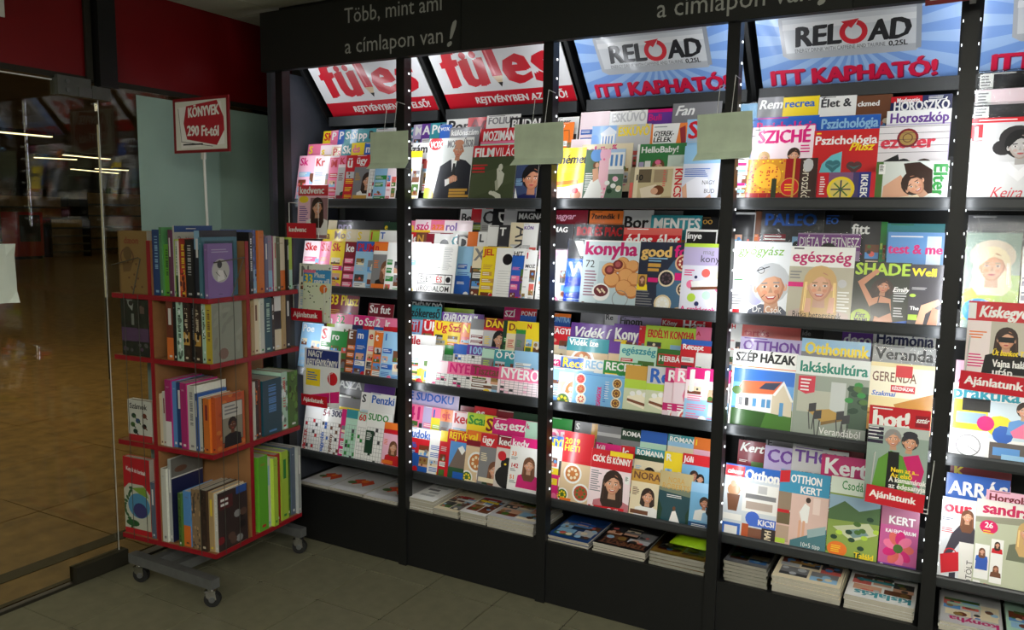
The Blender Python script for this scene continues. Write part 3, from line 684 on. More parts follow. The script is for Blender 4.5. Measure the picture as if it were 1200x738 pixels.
def k_testme(a, o, rnd):
    a.R(0, 0, 1, 1, (96, 150, 210)); a.R(0.7, 0.05, 0.95, 1, (206, 224, 242)); a.lines(0.05, 0.05, 0.6, 1, 'w', rnd); a.T('test & me', 0.02, 0.16, 0.18, 'mag', w=0.96, bold=0.045); a.face(0.58, 0.6, 0.15, 'blond', 'skin', 0.3, 'w'); a.T('8', 0.03, 0.42, 0.14, 'w'); a.lines(0.13, 0.45, 0.25, 2, 'w', rnd)
def k_house(a, o, rnd):
    a.T('SZÉP HÁZAK', 0.04, 0.035, 0.14, 'k', w=0.92, bold=0.045); a.R(0, 0.2, 1, 0.21, 'o'); a.R(0.03, 0.23, 0.98, 0.98, (56, 120, 214)); a.R(0.03, 0.4, 0.98, 0.7, (110, 170, 230))
    a.P([(0.03, 0.72), (0.98, 0.68), (0.98, 0.98), (0.03, 0.98)], (70, 120, 44)); a.P([(0.03, 0.72), (0.6, 0.68), (0.5, 0.98), (0.03, 0.98)], (44, 84, 32))
    a.P([(0.1, 0.52), (0.7, 0.5), (0.7, 0.74), (0.1, 0.72)], 'w'); a.P([(0.66, 0.5), (0.82, 0.36), (0.97, 0.56), (0.97, 0.76), (0.66, 0.74)], (216, 204, 180)); a.P([(0.08, 0.54), (0.18, 0.38), (0.8, 0.35), (0.68, 0.51)], (226, 112, 70)); a.P([(0.44, 0.46), (0.54, 0.385), (0.78, 0.365), (0.68, 0.46)], (56, 66, 92)); a.P([(0.66, 0.52), (0.82, 0.34), (0.99, 0.58), (0.95, 0.58), (0.82, 0.39), (0.7, 0.53)], 'w')
    for x in (0.14, 0.24, 0.36, 0.5, 0.58):
        a.R(x, 0.58, x + 0.06, 0.68, (90, 150, 200) if x > 0.3 else 'dk')
    a.R(0.78, 0.6, 0.84, 0.76, (90, 150, 200)); a.E(0.1, 0.5, 0.08, 0.07, 'leaf', 10); a.R(0, 0.96, 0.12, 1, 'w')
def k_room(a, o, rnd):
    a.R(0, 0, 1, 0.22, (226, 232, 230)); a.T('lakáskultúra', 0.05, 0.06, 0.15, (0, 130, 110), w=0.92, bold=0.03); a.R(0, 0.22, 1, 1, (150, 160, 148)); a.R(0.05, 0.4, 0.5, 0.66, (184, 186, 170)); a.R(0.5, 0.28, 0.7, 0.62, (196, 202, 200)); a.R(0.74, 0.3, 1, 0.8, (64, 90, 70))
    for k in range(14):
        a.E(rnd.uniform(0.72, 1), rnd.uniform(0.28, 0.6), 0.06, 0.04, rnd.choice(['leaf', 'g', 'dg']), 8)
    a.P([(0.2, 0.64), (0.5, 0.6), (0.72, 0.68), (0.4, 0.76)], (186, 150, 80)); a.P([(0.4, 0.76), (0.72, 0.68), (0.72, 0.71), (0.4, 0.8)], (130, 100, 54))
    for x, y in ((0.22, 0.66), (0.3, 0.74), (0.6, 0.72), (0.68, 0.76)):
        a.L(x, y, x + 0.03, y + 0.2, 0.014, 'dk'); a.L(x + 0.08, y, x + 0.06, y + 0.2, 0.014, 'dk'); a.P([(x, y), (x + 0.1, y - 0.02), (x + 0.1, y - 0.12), (x, y - 0.1)], 'dk')
    a.P([(0.05, 0.24), (0.28, 0.23), (0.28, 0.42), (0.16, 0.45), (0.05, 0.41)], (206, 44, 70)); a.lines(0.08, 0.27, 0.16, 4, 'w', rnd); a.T('Verandából', 0.38, 0.82, 0.1, 'w', w=0.56, bold=0); a.T('nappali', 0.58, 0.91, 0.1, 'w', w=0.36, bold=0)
def k_gerenda(a, o, rnd):
    a.R(0, 0, 1, 1, (232, 214, 160)); a.R(0, 0.06, 1, 0.5, (244, 236, 210)); a.T('GERENDA', 0.03, 0.14, 0.16, 'br', w=0.7, bold=0.01); a.R(0.4, 0.03, 0.66, 0.2, 'red'); a.R(0.34, 0.32, 0.72, 0.42, 'red'); a.T('KÉSZHÁZAK', 0.36, 0.34, 0.06, 'w', w=0.34); a.T('Szakmai', 0.04, 0.42, 0.08, 'b', w=0.4, sh=.2)
    a.P([(0.4, 0.6), (1, 0.4), (1, 0.75), (0.5, 0.72)], (190, 130, 50)); a.P([(0, 0.68), (0.5, 0.72), (1, 0.7), (1, 1), (0, 1)], (206, 160, 90)); a.R(0, 0.74, 0.5, 0.77, (150, 104, 50)); a.R(0.66, 0.86, 1, 0.94, 'salmon')
def k_otthon(a, o, rnd):
    a.R(0, 0, 1, 1, (210, 218, 226)); a.P([(0, 0), (1, 0), (1, 0.16), (0, 0.16)], (40, 100, 190)); a.R(0, 0.02, 0.35, 0.16, 'red'); a.T('Otthon', 0.36, 0.045, 0.19, 'w', w=0.62, bold=0.05); a.T('csinosan', 0.03, 0.06, 0.09, 'w', w=0.28, sh=.3)
    a.R(0.35, 0.22, 0.98, 0.6, 'w'); a.R(0.4, 0.36, 0.95, 0.42, 'gy'); a.R(0.42, 0.46, 0.9, 0.56, (186, 170, 160)); a.R(0.62, 0.24, 0.78, 0.34, 'lg'); a.E(0.18, 0.34, 0.12, 0.12, (196, 150, 110), 12); a.P([(0.06, 0.4), (0.3, 0.4), (0.26, 0.62), (0.1, 0.62)], (120, 80, 60)); a.E(0.16, 0.26, 0.05, 0.06, 'skin', 10)
    a.E(0.56, 0.68, 0.13, 0.13, (70, 110, 210), 14); a.R(0.5, 0.66, 0.98, 0.78, (70, 110, 210)); a.T('KICSI', 0.66, 0.68, 0.1, 'w', w=0.3); a.R(0.02, 0.66, 0.36, 0.74, 'w'); a.R(0, 0.78, 0.35, 1, (60, 110, 200)); a.R(0.06, 0.82, 0.3, 0.94, 'w'); a.R(0.38, 0.76, 0.5, 1, (190, 90, 50)); a.R(0.5, 0.8, 0.74, 1, (130, 84, 64)); a.R(0.74, 0.78, 1, 1, (50, 40, 40)); a.T('HANI', 0.8, 0.8, 0.11, 'cream', w=0.26, rot=-90)
def k_otthonk(a, o, rnd):
    a.R(0, 0, 1, 1, (222, 190, 180)); a.R(0, 0, 1, 0.28, (60, 150, 190)); a.P([(0, 0.02), (0.2, 0), (0.2, 0.15), (0, 0.17)], 'red'); a.T('OTTHON', 0.22, 0.05, 0.16, 'w', w=0.62); a.T('KERT', 0.42, 0.18, 0.14, 'w', w=0.42)
    a.R(0.0, 0.28, 0.26, 0.5, (150, 130, 110)); a.R(0.0, 0.52, 0.26, 0.68, (110, 96, 70)); a.R(0, 0.7, 0.26, 0.9, (186, 160, 140)); a.R(0.0, 0.5, 0.24, 0.54, 'red'); a.R(0, 0.86, 0.2, 0.92, 'lime')
    a.P([(0.44, 0.5), (0.54, 0.38), (0.64, 0.42), (0.62, 0.62), (0.5, 0.62)], 'w'); a.E(0.6, 0.34, 0.05, 0.06, 'hair', 10); a.R(0.52, 0.6, 0.57, 0.86, 'skin'); a.R(0.44, 0.6, 0.49, 0.84, 'skin'); a.P([(0.3, 0.86), (1, 0.66), (1, 1), (0.3, 1)], (72, 120, 130)); a.P([(0.62, 0.7), (0.98, 0.62), (0.98, 0.72), (0.64, 0.8)], (150, 176, 180)); a.R(0.7, 0.3, 0.84, 0.5, (236, 214, 206)); a.T('10+5 tipp', 0.5, 0.86, 0.09, 'w', w=0.4, bold=0); a.T('a karantén', 0.36, 0.93, 0.09, 'w', w=0.56, bold=0)
def k_garden(a, o, rnd):
    a.R(0, 0, 1, 0.2, (222, 232, 216)); a.T('Csodáskert', 0.22, 0.04, 0.18, 'g', w=0.76, bold=0.01); a.R(0, 0.2, 1, 1, (140, 164, 76)); a.R(0, 0.22, 1, 0.42, (150, 180, 200)); a.P([(0, 0.4), (0.3, 0.28), (0.6, 0.38), (1, 0.3), (1, 0.5), (0, 0.52)], (80, 112, 70)); a.P([(0.1, 0.6), (0.8, 0.5), (0.98, 0.62), (0.5, 0.74)], (200, 206, 170)); a.P([(0.35, 0.62), (0.7, 0.57), (0.82, 0.64), (0.52, 0.7)], (120, 150, 150))
    for k in range(18):
        a.E(rnd.random(), rnd.uniform(0.44, 0.98), 0.07, 0.05, rnd.choice(['leaf', 'g', 'lime', 'dg']), 9)
    a.E(0.22, 0.86, 0.2, 0.16, (232, 120, 40), 18); a.lines(0.1, 0.82, 0.22, 4, 'y', rnd, 0.016, 0.04); a.T('Találd', 0.56, 0.86, 0.11, 'y', w=0.38)
def k_flower(a, o, rnd):
    a.R(0, 0, 1, 1, (196, 90, 150)); a.R(0, 0, 1, 0.3, (176, 110, 140)); a.T('KERT', 0.2, 0.16, 0.22, 'w', w=0.7); a.T('KALENDÁRIUM', 0.14, 0.36, 0.1, 'w', w=0.8)
    for k in range(9):
        t = k*0.7; a.E(0.5 + 0.22*math.cos(t), 0.64 + 0.16*math.sin(t), 0.2, 0.13, ('salmon', 'mag', 'pink')[k % 3], 12, rot=-math.degrees(t))
    a.E(0.5, 0.64, 0.13, 0.13, 'leaf', 12); a.R(0, 0.88, 1, 1, 'v'); a.lines(0.5, 0.91, 0.4, 1, 'w', rnd)
    a.E(0.1, 0.92, 0.06, 0.06, 'w', 8)
def k_keira(a, o, rnd):
    a.R(0, 0, 1, 1, (206, 206, 208)); a.R(0, 0, 1, 0.055, 'red'); a.lines(0.1, 0.02, 0.8, 1, 'w', rnd, 0.016); a.R(0, 0.07, 0.16, 0.26, 'red'); a.T('L', 0.04, 0.1, 0.2, 'w')
    PALg = 'lg'
    a.P([(0.02, 1), (0.1, 0.62), (0.4, 0.5), (0.9, 0.5), (1, 0.7), (1, 1)], (226, 226, 228)); a.E(0.62, 0.24, 0.24, 0.2, (48, 46, 48), 18); a.E(0.44, 0.34, 0.14, 0.12, (48, 46, 48), 14); a.face(0.66, 0.33, 0.155, 'k', 'gskin', 0, None, -4, 0); a.P([(0.52, 0.5), (0.66, 0.6), (0.8, 0.5), (0.86, 0.56), (0.66, 0.72), (0.46, 0.58)], (240, 240, 242))
    a.T('Keira', 0.3, 0.78, 0.16, (216, 50, 70), w=0.42, sh=0.35, bold=0.0); a.T('KNIGHTLEY', 0.36, 0.9, 0.09, 'dk', w=0.7, bold=0); a.R(0, 0.975, 1, 1, (216, 50, 70))
def k_blonde(a, o, rnd):
    a.R(0, 0, 1, 1, (150, 170, 160)); a.R(0.2, 0.4, 1, 1, (150, 190, 50)); a.E(0.5, 0.22, 0.42, 0.34, (220, 206, 190), 18); a.face(0.5, 0.32, 0.25, 'cream', 'skin', 0.6, 'lime', 0, 0); a.E(0.3, 0.75, 0.3, 0.26, (50, 150, 220), 20); a.E(0.32, 0.75, 0.16, 0.15, (180, 200, 210), 16)
def k_praktika(a, o, rnd):
    a.R(0, 0, 1, 1, 'w'); a.T('praktika', 0.0, 0.03, 0.16, (60, 160, 180), w=0.98, bold=0.03)
    a.R(0.02, 0.2, 0.42, 0.58, 'y'); a.R(0.12, 0.18, 0.44, 0.34, 'k'); a.R(0.06, 0.36, 0.4, 0.5, (150, 180, 200)); a.R(0.44, 0.2, 0.98, 0.66, (206, 222, 232)); a.E(0.56, 0.5, 0.16, 0.14, 'y', 12); a.E(0.6, 0.6, 0.12, 0.12, 'b', 10); a.face(0.82, 0.28, 0.07, 'hair', 'skin', 0, 'sky'); a.P([(0.68, 0.55), (0.84, 0.42), (0.98, 0.55), (0.94, 0.62), (0.72, 0.62)], 'pink')
    a.E(0.4, 0.48, 0.1, 0.1, 'mag', 14); a.R(0.02, 0.64, 0.42, 0.96, (236, 236, 240)); a.ring(0.22, 0.78, 0.13, 0.145, 'gy'); a.L(0.1, 0.72, 0.34, 0.86, 0.01, 'gy'); a.R(0.46, 0.7, 0.98, 0.98, (90, 80, 76)); a.R(0.5, 0.76, 0.8, 0.86, 'sky'); a.R(0.6, 0.84, 0.9, 0.94, 'lb'); a.R(0.02, 0.92, 0.2, 1, 'pink')
def k_our(a, o, rnd):
    a.R(0, 0, 1, 1, (220, 224, 230)); a.T('our', 0.06, 0.04, 0.32, (226, 40, 70), w=0.86, bold=0.04); a.P([(0.3, 0.42), (0.5, 0.3), (0.85, 0.32), (0.96, 0.5), (0.9, 0.55), (0.5, 0.52), (0.2, 0.75), (0.1, 0.7)], (60, 56, 68)); a.face(0.66, 0.2, 0.12, 'br', 'skin', 1.4, None); a.P([(0.5, 0.5), (0.9, 0.5), (0.9, 1), (0.55, 1)], (232, 230, 226)); a.P([(0.04, 0.68), (0.5, 0.62), (0.54, 0.84), (0.1, 0.9)], (206, 24, 44)); a.ring(0.3, 0.66, 0.14, 0.17, (206, 24, 44), 0, 180); a.P([(0.3, 0.88), (0.46, 0.86), (0.46, 1), (0.3, 1)], (50, 50, 66)); a.T('ÖTÖLT', 0.72, 0.98, 0.14, 'k', w=0.44*a.H/a.W, rot=90, bold=0); a.lines(0.04, 0.24, 0.3, 2, 'n', rnd); a.lines(0.04, 0.36, 0.34, 3, 'red', rnd)
def k_sandra(a, o, rnd):
    a.R(0, 0, 1, 1, (190, 196, 170)); a.R(0, 0, 1, 0.2, (232, 226, 220)); a.T('sandra', 0.1, 0.03, 0.2, (206, 30, 90), w=0.88, bold=0.045); a.P([(0, 0.2), (1, 0.14), (1, 0.22), (0, 0.26)], (150, 150, 130)); a.E(0.22, 0.3, 0.15, 0.13, (216, 26, 100), 16); a.T('26', 0.15, 0.25, 0.1, 'w', w=0.14); a.lines(0.13, 0.34, 0.18, 2, 'y', rnd, 0.016, 0.04)
    a.face(0.84, 0.3, 0.12, 'blond', 'skin', 1.4, (110, 116, 96)); a.R(0.02, 0.5, 0.26, 0.88, 'w'); a.face(0.14, 0.58, 0.04, 'br', 'skin', 1, 'b'); a.P([(0.05, 0.66), (0.24, 0.66), (0.24, 0.78), (0.04, 0.78)], (50, 90, 180)); a.R(0.28, 0.42, 0.48, 0.9, 'w'); a.face(0.38, 0.48, 0.035, 'hair', 'skin', 1, 'red'); a.face(0.38, 0.74, 0.035, 'br', 'skin2', 1, 'br'); a.P([(0.2, 0.92), (0.95, 0.96), (0.95, 1), (0.2, 1)], (180, 40, 50)); a.R(0.02, 0.9, 0.14, 1, 'w')
def k_kedvenc(a, o, rnd):
    a.R(0, 0, 1, 0.2, 'red'); a.T('kedvenc', 0.04, 0.03, 0.17, 'w', w=0.92, bold=0.03); a.R(0, 0.2, 1, 1, (240, 196, 214)); a.R(0.42, 0.24, 1, 1, (150, 110, 116)); a.face(0.66, 0.42, 0.15, 'hair', 'skin', 1.2, 'w'); a.E(0.2, 0.27, 0.16, 0.09, 'y', 14); a.lines(0.06, 0.4, 0.3, 8, 'v', rnd)
def k_plusz(a, o, rnd):
    a.R(0, 0, 1, 0.25, (60, 150, 220)); a.R(0, 0, 0.45, 0.06, 'pink'); a.T('33', 0.02, 0.09, 0.24, 'y', w=0.34); a.T('Plusz\nnagy vill', 0.4, 0.05, 0.13, 'w', w=0.56); a.R(0, 0.25, 1, 1, (222, 230, 206))
    for k in range(26):
        a.E(rnd.random(), rnd.uniform(0.3, 0.95), 0.03, 0.02, rnd.choice(['k', 'o', 'leaf', 'gy']), 6)
    a.E(0.75, 0.36, 0.14, 0.12, 'o', 12)
def k_nagyrej(a, o, rnd):
    a.R(0, 0, 1, 1, (236, 238, 242)); a.R(0.06, 0.02, 0.95, 0.3, (44, 60, 130)); a.T('NAGY', 0.1, 0.04, 0.13, 'w', w=0.4); a.T('REJTVÉNYKÖNYV', 0.08, 0.19, 0.13, 'w', w=0.84); a.R(0.06, 0.36, 0.46, 0.66, 'y'); a.lines(0.1, 0.42, 0.3, 4, 'b', rnd); a.E(0.8, 0.5, 0.14, 0.14, 'red', 14); a.P([(0, 0.86), (1, 0.7), (1, 0.9), (0, 1)], 'mag')
def k_hot(a, o, rnd):
    a.R(0, 0, 1, 1, (150, 170, 160)); a.R(0, 0, 1, 0.2, 'red'); a.lines(0.05, 0.02, 0.4, 1, 'w', rnd); a.T('hot!', 0.06, 0.05, 0.28, 'w', w=0.62, bold=0.06); a.R(0.76, 0.06, 0.98, 0.18, (150, 20, 40)); a.T('sztár', 0.77, 0.08, 0.09, 'w', w=0.2, sh=.3)
    a.R(0, 0.2, 1, 0.3, (190, 200, 196)); a.P([(0.08, 1), (0.2, 0.55), (0.4, 0.45), (0.62, 0.5), (0.8, 0.8), (0.85, 1)], (96, 150, 56)); a.P([(0.36, 0.46), (0.54, 0.46), (0.56, 1), (0.34, 1)], 'k'); a.P([(0.6, 0.5), (0.85, 0.46), (0.96, 0.62), (0.9, 0.8), (0.76, 0.74)], (206, 30, 110)); a.face(0.42, 0.33, 0.11, 'grey', 'skin', 0, None, -4); a.face(0.7, 0.35, 0.11, 'dk', 'skin', 0, None, 4); a.E(0.7, 0.27, 0.12, 0.07, (50, 50, 60), 12)
    for k in range(4):
        a.R(0.0, 0.22 + 0.045*k, 0.26, 0.255 + 0.045*k, (40, 30, 60)); 
    a.lines(0.01, 0.225, 0.22, 4, 'w', rnd, 0.02, 0.062)
    a.T('Nem az a...\nAz első', 0.42, 0.62, 0.08, 'y', w=0.46); a.T('A kismamának\naz édesanyja\na szülőszobán', 0.4, 0.72, 0.09, 'w', w=0.6); a.E(0.86, 0.95, 0.07, 0.07, 'v', 10)
def k_kiskegyed(a, o, rnd):
    a.R(0, 0, 1, 1, (196, 190, 176)); a.R(0, 0, 1, 0.22, 'red'); a.T('Kiskegyed', 0.16, 0.05, 0.19, 'w', w=0.82, sh=0.2, bold=0.04); a.R(0, 0.02, 0.12, 0.2, 'w'); a.R(0, 0.22, 0.36, 1, (240, 226, 226)); a.lines(0.04, 0.34, 0.3, 3, 'o', rnd); a.lines(0.04, 0.6, 0.3, 5, 'mag', rnd); a.E(0.1, 0.88, 0.08, 0.06, 'b', 10)
    a.face(0.6, 0.42, 0.13, 'hair', 'skin', 0.6, 'k', 0, 0); a.R(0.48, 0.39, 0.72, 0.45, 'k'); a.T('Üt bankot Tóni', 0.4, 0.54, 0.09, 'y', w=0.58, sh=.15); a.T('Vajna halála\nután', 0.42, 0.65, 0.12, 'w', w=0.56); a.R(0.4, 0.86, 0.68, 1, (120, 150, 120)); a.face(0.52, 0.93, 0.06, 'br', 'skin', .5, 'r'); a.R(0.7, 0.86, 0.98, 1, (90, 130, 90))
KINDS = {k[2:]: f for k, f in globals().items() if k.startswith('k_')}
OWN = {'vox','filmvil','eletir','nemet','wedding','kincs','nagy','baby','dome','gyerek','vw','konyha','goodfood','magkon','kekrec','herb','csok','nora','horo','ikrek','eliter','sziche','pszplus','ezoter','gyogyas','egeszseg','shade','well','diet','testme','house','room','gerenda','otthon','otthonk','garden','flower','keira','blonde','praktika','our','sandra','kedvenc','plusz','nagyrej','hot','kiskegyed','dot'}

def cover_art(W, H, kind, bg, title, tcol, o, seed):
    rnd = random.Random(seed)
    a = Art(W, H, bg)
    if o.get('bb'):
        a.R(0, 0.55, 1, 1, o['bb'])
    KINDS[kind](a, o, rnd)
    if kind in OWN:
        return a
    q = W / H
    th = o.get('th', 0.2) * (1.2 if kind == 'bars' else 1.0)
    tp = min(0.08, o.get('tp', 0.035))
    if o.get('b'):
        a.R(0, 0, 1, o.get('bh', (th + 0.07) * q + tp - 0.03), o['b'])
    if o.get('fr2'):
        a.R(0, 0.1, 1, 0.3, 'red'); a.T('Bikk', 0.25, 0.11, 0.07, 'w')
    if o.get('fr3'):
        a.R(0, 0, 0.52, 0.1, 'red'); a.T('Meglepetés', 0.1, 0.03, 0.08, 'w', w=0.38); a.lines(0.62, 0.02, 0.3, 3, 'w', rnd, 0.012, 0.03)
    if o.get('fr'):
        for r4 in ((0, 0, 1, 0.03), (0, 0, 0.04, 1), (0.96, 0, 1, 1)):
            a.R(*r4, o['fr'])
    if o.get('sp'):
        for k in range(6):
            a.R(0.1, 0.1 + 0.14*k, 0.8, 0.16 + 0.14*k, ('mag', 'lb', 'w')[k % 3])
    if o.get('st'):
        a.R(0.02, 0.02, 0.22, 0.2, 'w'); a.lines(0.04, 0.04, 0.15, 4, 'gy', rnd)
    if title:
        if o.get('v'):
            a.T(title, 0.2, 0.05, 0.5 if len(title) < 5 else 0.4, tcol, w=0.75*H/W, rot=-90, bold=0.0)
        else:
            a.T(title, 0.05, tp + 0.01, th, tcol, w=0.92, sh=o.get('sh', 0), bold=0.03)
        if o.get('t2'):
            a.T(o['t2'], 0.12, tp + 0.06 + th*q*1.5, th*0.55, 'b' if o['t2'] == '300' else 'dk', w=0.8)
    if seed % 3 == 0 and not o.get('v'):
        a.lines(0.06, 0.012, 0.5, 1, tcol, rnd, 0.016)
    return a

# ------------------------------------------------------------------ the setting
PITCH = 0.69397                                                 # bay width of the rack; uprights stand at X = 0, PITCH, ...
GX = -0.37                                                  # the glass partition stands at X = GX
rs = random.Random(4)

TS = 0.32
floor = struct(MB().box(GX, -4.4, -0.03, 5.0, 0.45, -0.004).build('floor', M_GROUT))
_t = MB().bevbox(0.003, 0.003, -0.004, TS - 0.003, TS - 0.003, 0.0, 0.002)
tile0 = None
for i in range(-1, 13):
    for j in range(-2, 9):
        x, y = -0.045 + TS*i, -0.12 - TS*j
        x0 = max(x, GX + 0.01)
        if x0 > x + 0.001:
            MB().box(x0, y + 0.002 - TS, -0.004, x + TS - 0.002, y - 0.002, 0).build('tile', M_TILE, floor)
        else:
            if tile0 is None:
                tile0 = _t.build('tile', M_TILE, floor); q = tile0
            else:
                q = link('tile', tile0.data, floor)
            q.location = (x, y - TS, rs.uniform(-0.0006, 0.0006))

mall = struct(MB().box(-60, -8, -0.05, GX - 0.02, 44, -0.012).build('floor_passage', M_GROUT))
for i in range(7):
    for j in range(9):
        x, y = GX - 0.05 - 0.92*(i + 1), -3.2 + 0.92*j
        MB().bevbox(x + 0.003, y + 0.003, -0.012, x + 0.917, y + 0.917, rs.uniform(-0.0015, 0), 0.004).build('paving_slab', M_SLAB, mall)
MB().box(-60, 5.1, -0.012, GX - 0.1, 44, -0.001).build('paving_field', M_SLAB, mall)
MB().box(-60, -3.2, -0.012, GX - 0.05 - 6.44, 5.1, -0.001).build('paving_field', M_SLAB, mall)

ceil = struct(MB().box(GX - 0.1, -5.2, 2.515, 5.2, 0.6, 2.55).build('ceiling', M_CEILJ))
CP = 0.6
lamp_at = {(5, 6), (7, 6), (3, 8), (5, 8), (7, 8), (7, 4)}
for i in range(-1, 9):
    for j in range(0, 9):
        x0, y1 = -0.073 + CP*i, 0.06 - CP*(j - 1)
        xa, xb, ya, yb = max(x0, GX) + 0.004, x0 + CP - 0.004, y1 - CP + 0.004, min(y1, 0.58) - 0.004
        if (i, j) in lamp_at:
            MB().box(xa, ya, 2.498, xb, yb, 2.515).build('lamp_panel', M_LAMP, ceil)
        elif xb > xa + 0.02 and yb > ya + 0.02:
            MB().box(xa, ya, 2.5, xb, yb, 2.515).build('ceiling_panel', M_CEIL, ceil)

wall_b = struct(MB().box(GX - 0.1, 0.47, 0, 5.2, 0.55, 2.52).build('wall_back', mat('back_wall', (70, 72, 70), 0.8, 0, 0.2, 0.06, 6)))
MB().box(-60, 30.0, 0, -0.3, 30.2, 3.4).build('wall_passage', M_DARKW)['kind'] = 'structure'
MB().box(-52.2, -8, 0, -52, 30, 3.4).build('wall_far', M_DARKW)['kind'] = 'structure'
MB().box(-60, -8, 3.2, GX - 0.06, 44, 3.3).build('ceiling_passage', mat('passage_ceiling', (96, 80, 54), 0.8, 0, 0.2, 0.2, 1.2))['kind'] = 'structure'

# red fascia over the glass, fittings and panes
fas = struct(MB().box(GX - 0.03, -3.4, 2.108, GX - 0.005, 0.47, 2.515).build('wall_left', M_FASCIA))
MB().box(GX - 0.035, -3.4, 2.085, GX - 0.002, 0.47, 2.108).build('bottom_rail', M_RAIL, fas)
MB().box(GX + 0.0, -0.70, 2.09, GX + 0.012, -0.672, 2.515).build('slim_bar', M_RAIL, fas)
MB().box(GX + 0.0, -0.664, 2.07, GX + 0.045, -0.585, 2.515).build('vertical_bar', M_BLACK, fas)
w1 = struct(MB().box(GX - 0.012, -0.640, 0.03, GX - 0.002, 0.47, 2.084).build('window_1', M_GLASS))
MB().box(GX - 0.0018, -0.47, 0.06, GX - 0.0008, 0.45, 2.066).build('frosted_film', M_FROST, w1)
w2 = struct(MB().box(GX - 0.012, -2.2, 0.02, GX - 0.002, -0.652, 2.072).build('door_1', M_GLASS))
MB().box(GX - 0.013, -2.2, 2.072, GX - 0.001, -0.84, 2.077).build('polished_edge', M_WHITEP, w2)
MB().tube([(GX - 0.007, -0.646, 0.05), (GX - 0.007, -0.646, 2.03)], 0.002, 5).build('seal', M_WIRE, w1)
h = MB().box(GX - 0.03, -0.83, 2.02, GX + 0.02, -0.69, 2.095).build('patch_fitting', M_HINGE, w2)
MB().cyl((GX + 0.021, -0.79, 2.075), (1, 0, 0), 0.009, 0.006).build('screw', M_STEEL, h)
MB().cyl((GX + 0.021, -0.79, 2.04), (1, 0, 0), 0.009, 0.006).build('screw', M_STEEL, h)
h = MB().box(GX - 0.03, -0.686, 2.02, GX + 0.02, -0.605, 2.072).build('patch_fitting', M_HINGE, w1)
MB().box(GX + 0.02, -0.745, 2.022, GX + 0.024, -0.69, 2.058).build('hinge_plate', M_STEEL, w2)
MB().box(GX - 0.03, -0.86, 0.008, GX + 0.02, -0.62, 0.075).build('floor_fitting', M_RAIL, w2)
struct(MB().box(GX - 0.06, -3.4, -0.004, GX + 0.006, 0.45, 0.010).build('trim_1', M_RAIL))
struct(MB().box(GX - 0.36, -3.4, -0.012, GX - 0.27, 3.0, 0.001).build('trim_2', M_RAIL))

# line lamps and dim furniture in the passage beyond the glass
for n_, (x, y, x2, y2) in enumerate(((-13.6283,6.1466,-13.6035,7.2015), (-20.0774,10.6232,-19.6785,11.6175), (-18.2448,10.3484,-18.5363,11.8522), (-24.5736,14.5488,-25.5034,16.959), (-23.4214,14.6763,-23.1926,15.7505))):
    l = empty('line_lamp', (x, y, 3.1), (0, 0, math.atan2(y2 - y, x2 - x)))
    ln = math.hypot(x2 - x, y2 - y)
    MB().box(0, -0.05, 0, ln, 0.05, 0.02).build('tube', M_MLAMP, l)
    MB().box(-0.02, -0.07, 0.02, ln + 0.02, 0.07, 0.099).build('housing', M_BLACK, l)
    tag(l, 'line lamp glowing on the passage ceiling beyond the glass, ' + ('longest at far left', 'short one below the longest', 'upper of the middle pair', 'lower of the middle pair', 'nearest the frosted film')[n_], 'lamp', 'line lamps in the passage')
for x, y in ((-2.6, 0.4), (-4.3, 1.2), (-6, 0.2), (-11, 2.0), (-17, 4.5), (-26, 7.5), (-15, 16), (-22, 24)):  # glowing panels out of view, added to brighten the passage floor
    MB().box(x - 0.7, y - 0.7, 3.18, x + 0.7, y + 0.7, 3.199).build('passage_fill', M_MLAMP)['kind'] = 'structure'
def display_stand(loc, w, h, n, label, seed):
    r0 = random.Random(seed)
    d = empty('display_stand', loc)
    MB().box(0, 0, 0, 0.5, 0.03, h).build('side_panel', M_BLACK, d); MB().box(0, w - 0.03, 0, 0.5, w, h).build('side_panel', M_BLACK, d)
    MB().box(0, 0.03, 0, 0.04, w - 0.03, h).build('back_panel', mat('stand_back', (170, 140, 96), 0.7, 0, 0.2, 0.2, 6), d)
    for k in range(n):
        sh = MB().box(0.04, 0.03, 0.15 + (h - 0.2)*k/n, 0.5, w - 0.03, 0.18 + (h - 0.2)*k/n).build('shelf', M_GREYM, d)
        MB().box(0.495, 0.05, 0.18 + (h - 0.2)*k/n, 0.5, w - 0.05, 0.22 + (h - 0.2)*k/n).build('price_rail', M_TILE, sh)
    return tag(d, label, 'display stand')
display_stand((-26.1087, 14.3233, 0), 1.5, 1.35, 4, 'pale display stand far off in the passage beyond the glass door', 1)
display_stand((-28.1187, 13.2794, 0), 3.0, 2.2, 5, 'wide dark display stand at far left in the passage', 2)
display_stand((-27.6651, 16.7493, 0), 4.0, 2.4, 5, 'wide dark display stand at the back of the passage beside the frosted film', 3)
c_ = empty('vending_machine', (-25.9268, 12.7979, 0))
MB().box(0, 0, 0.1, 0.9, 0.9, 1.6).build('body', mat('machine_red', (190, 50, 36), 0.5, 0, 0.4, 0.1, 5), c_)
MB().box(0.9, 0.1, 0.6, 0.91, 0.8, 1.5).build('door', M_GREYM, c_); MB().box(0.05, 0.05, 0, 0.85, 0.85, 0.1).build('base', M_BLACK, c_)
tag(c_, 'small reddish machine beside the pale stand beyond the glass', 'machine')

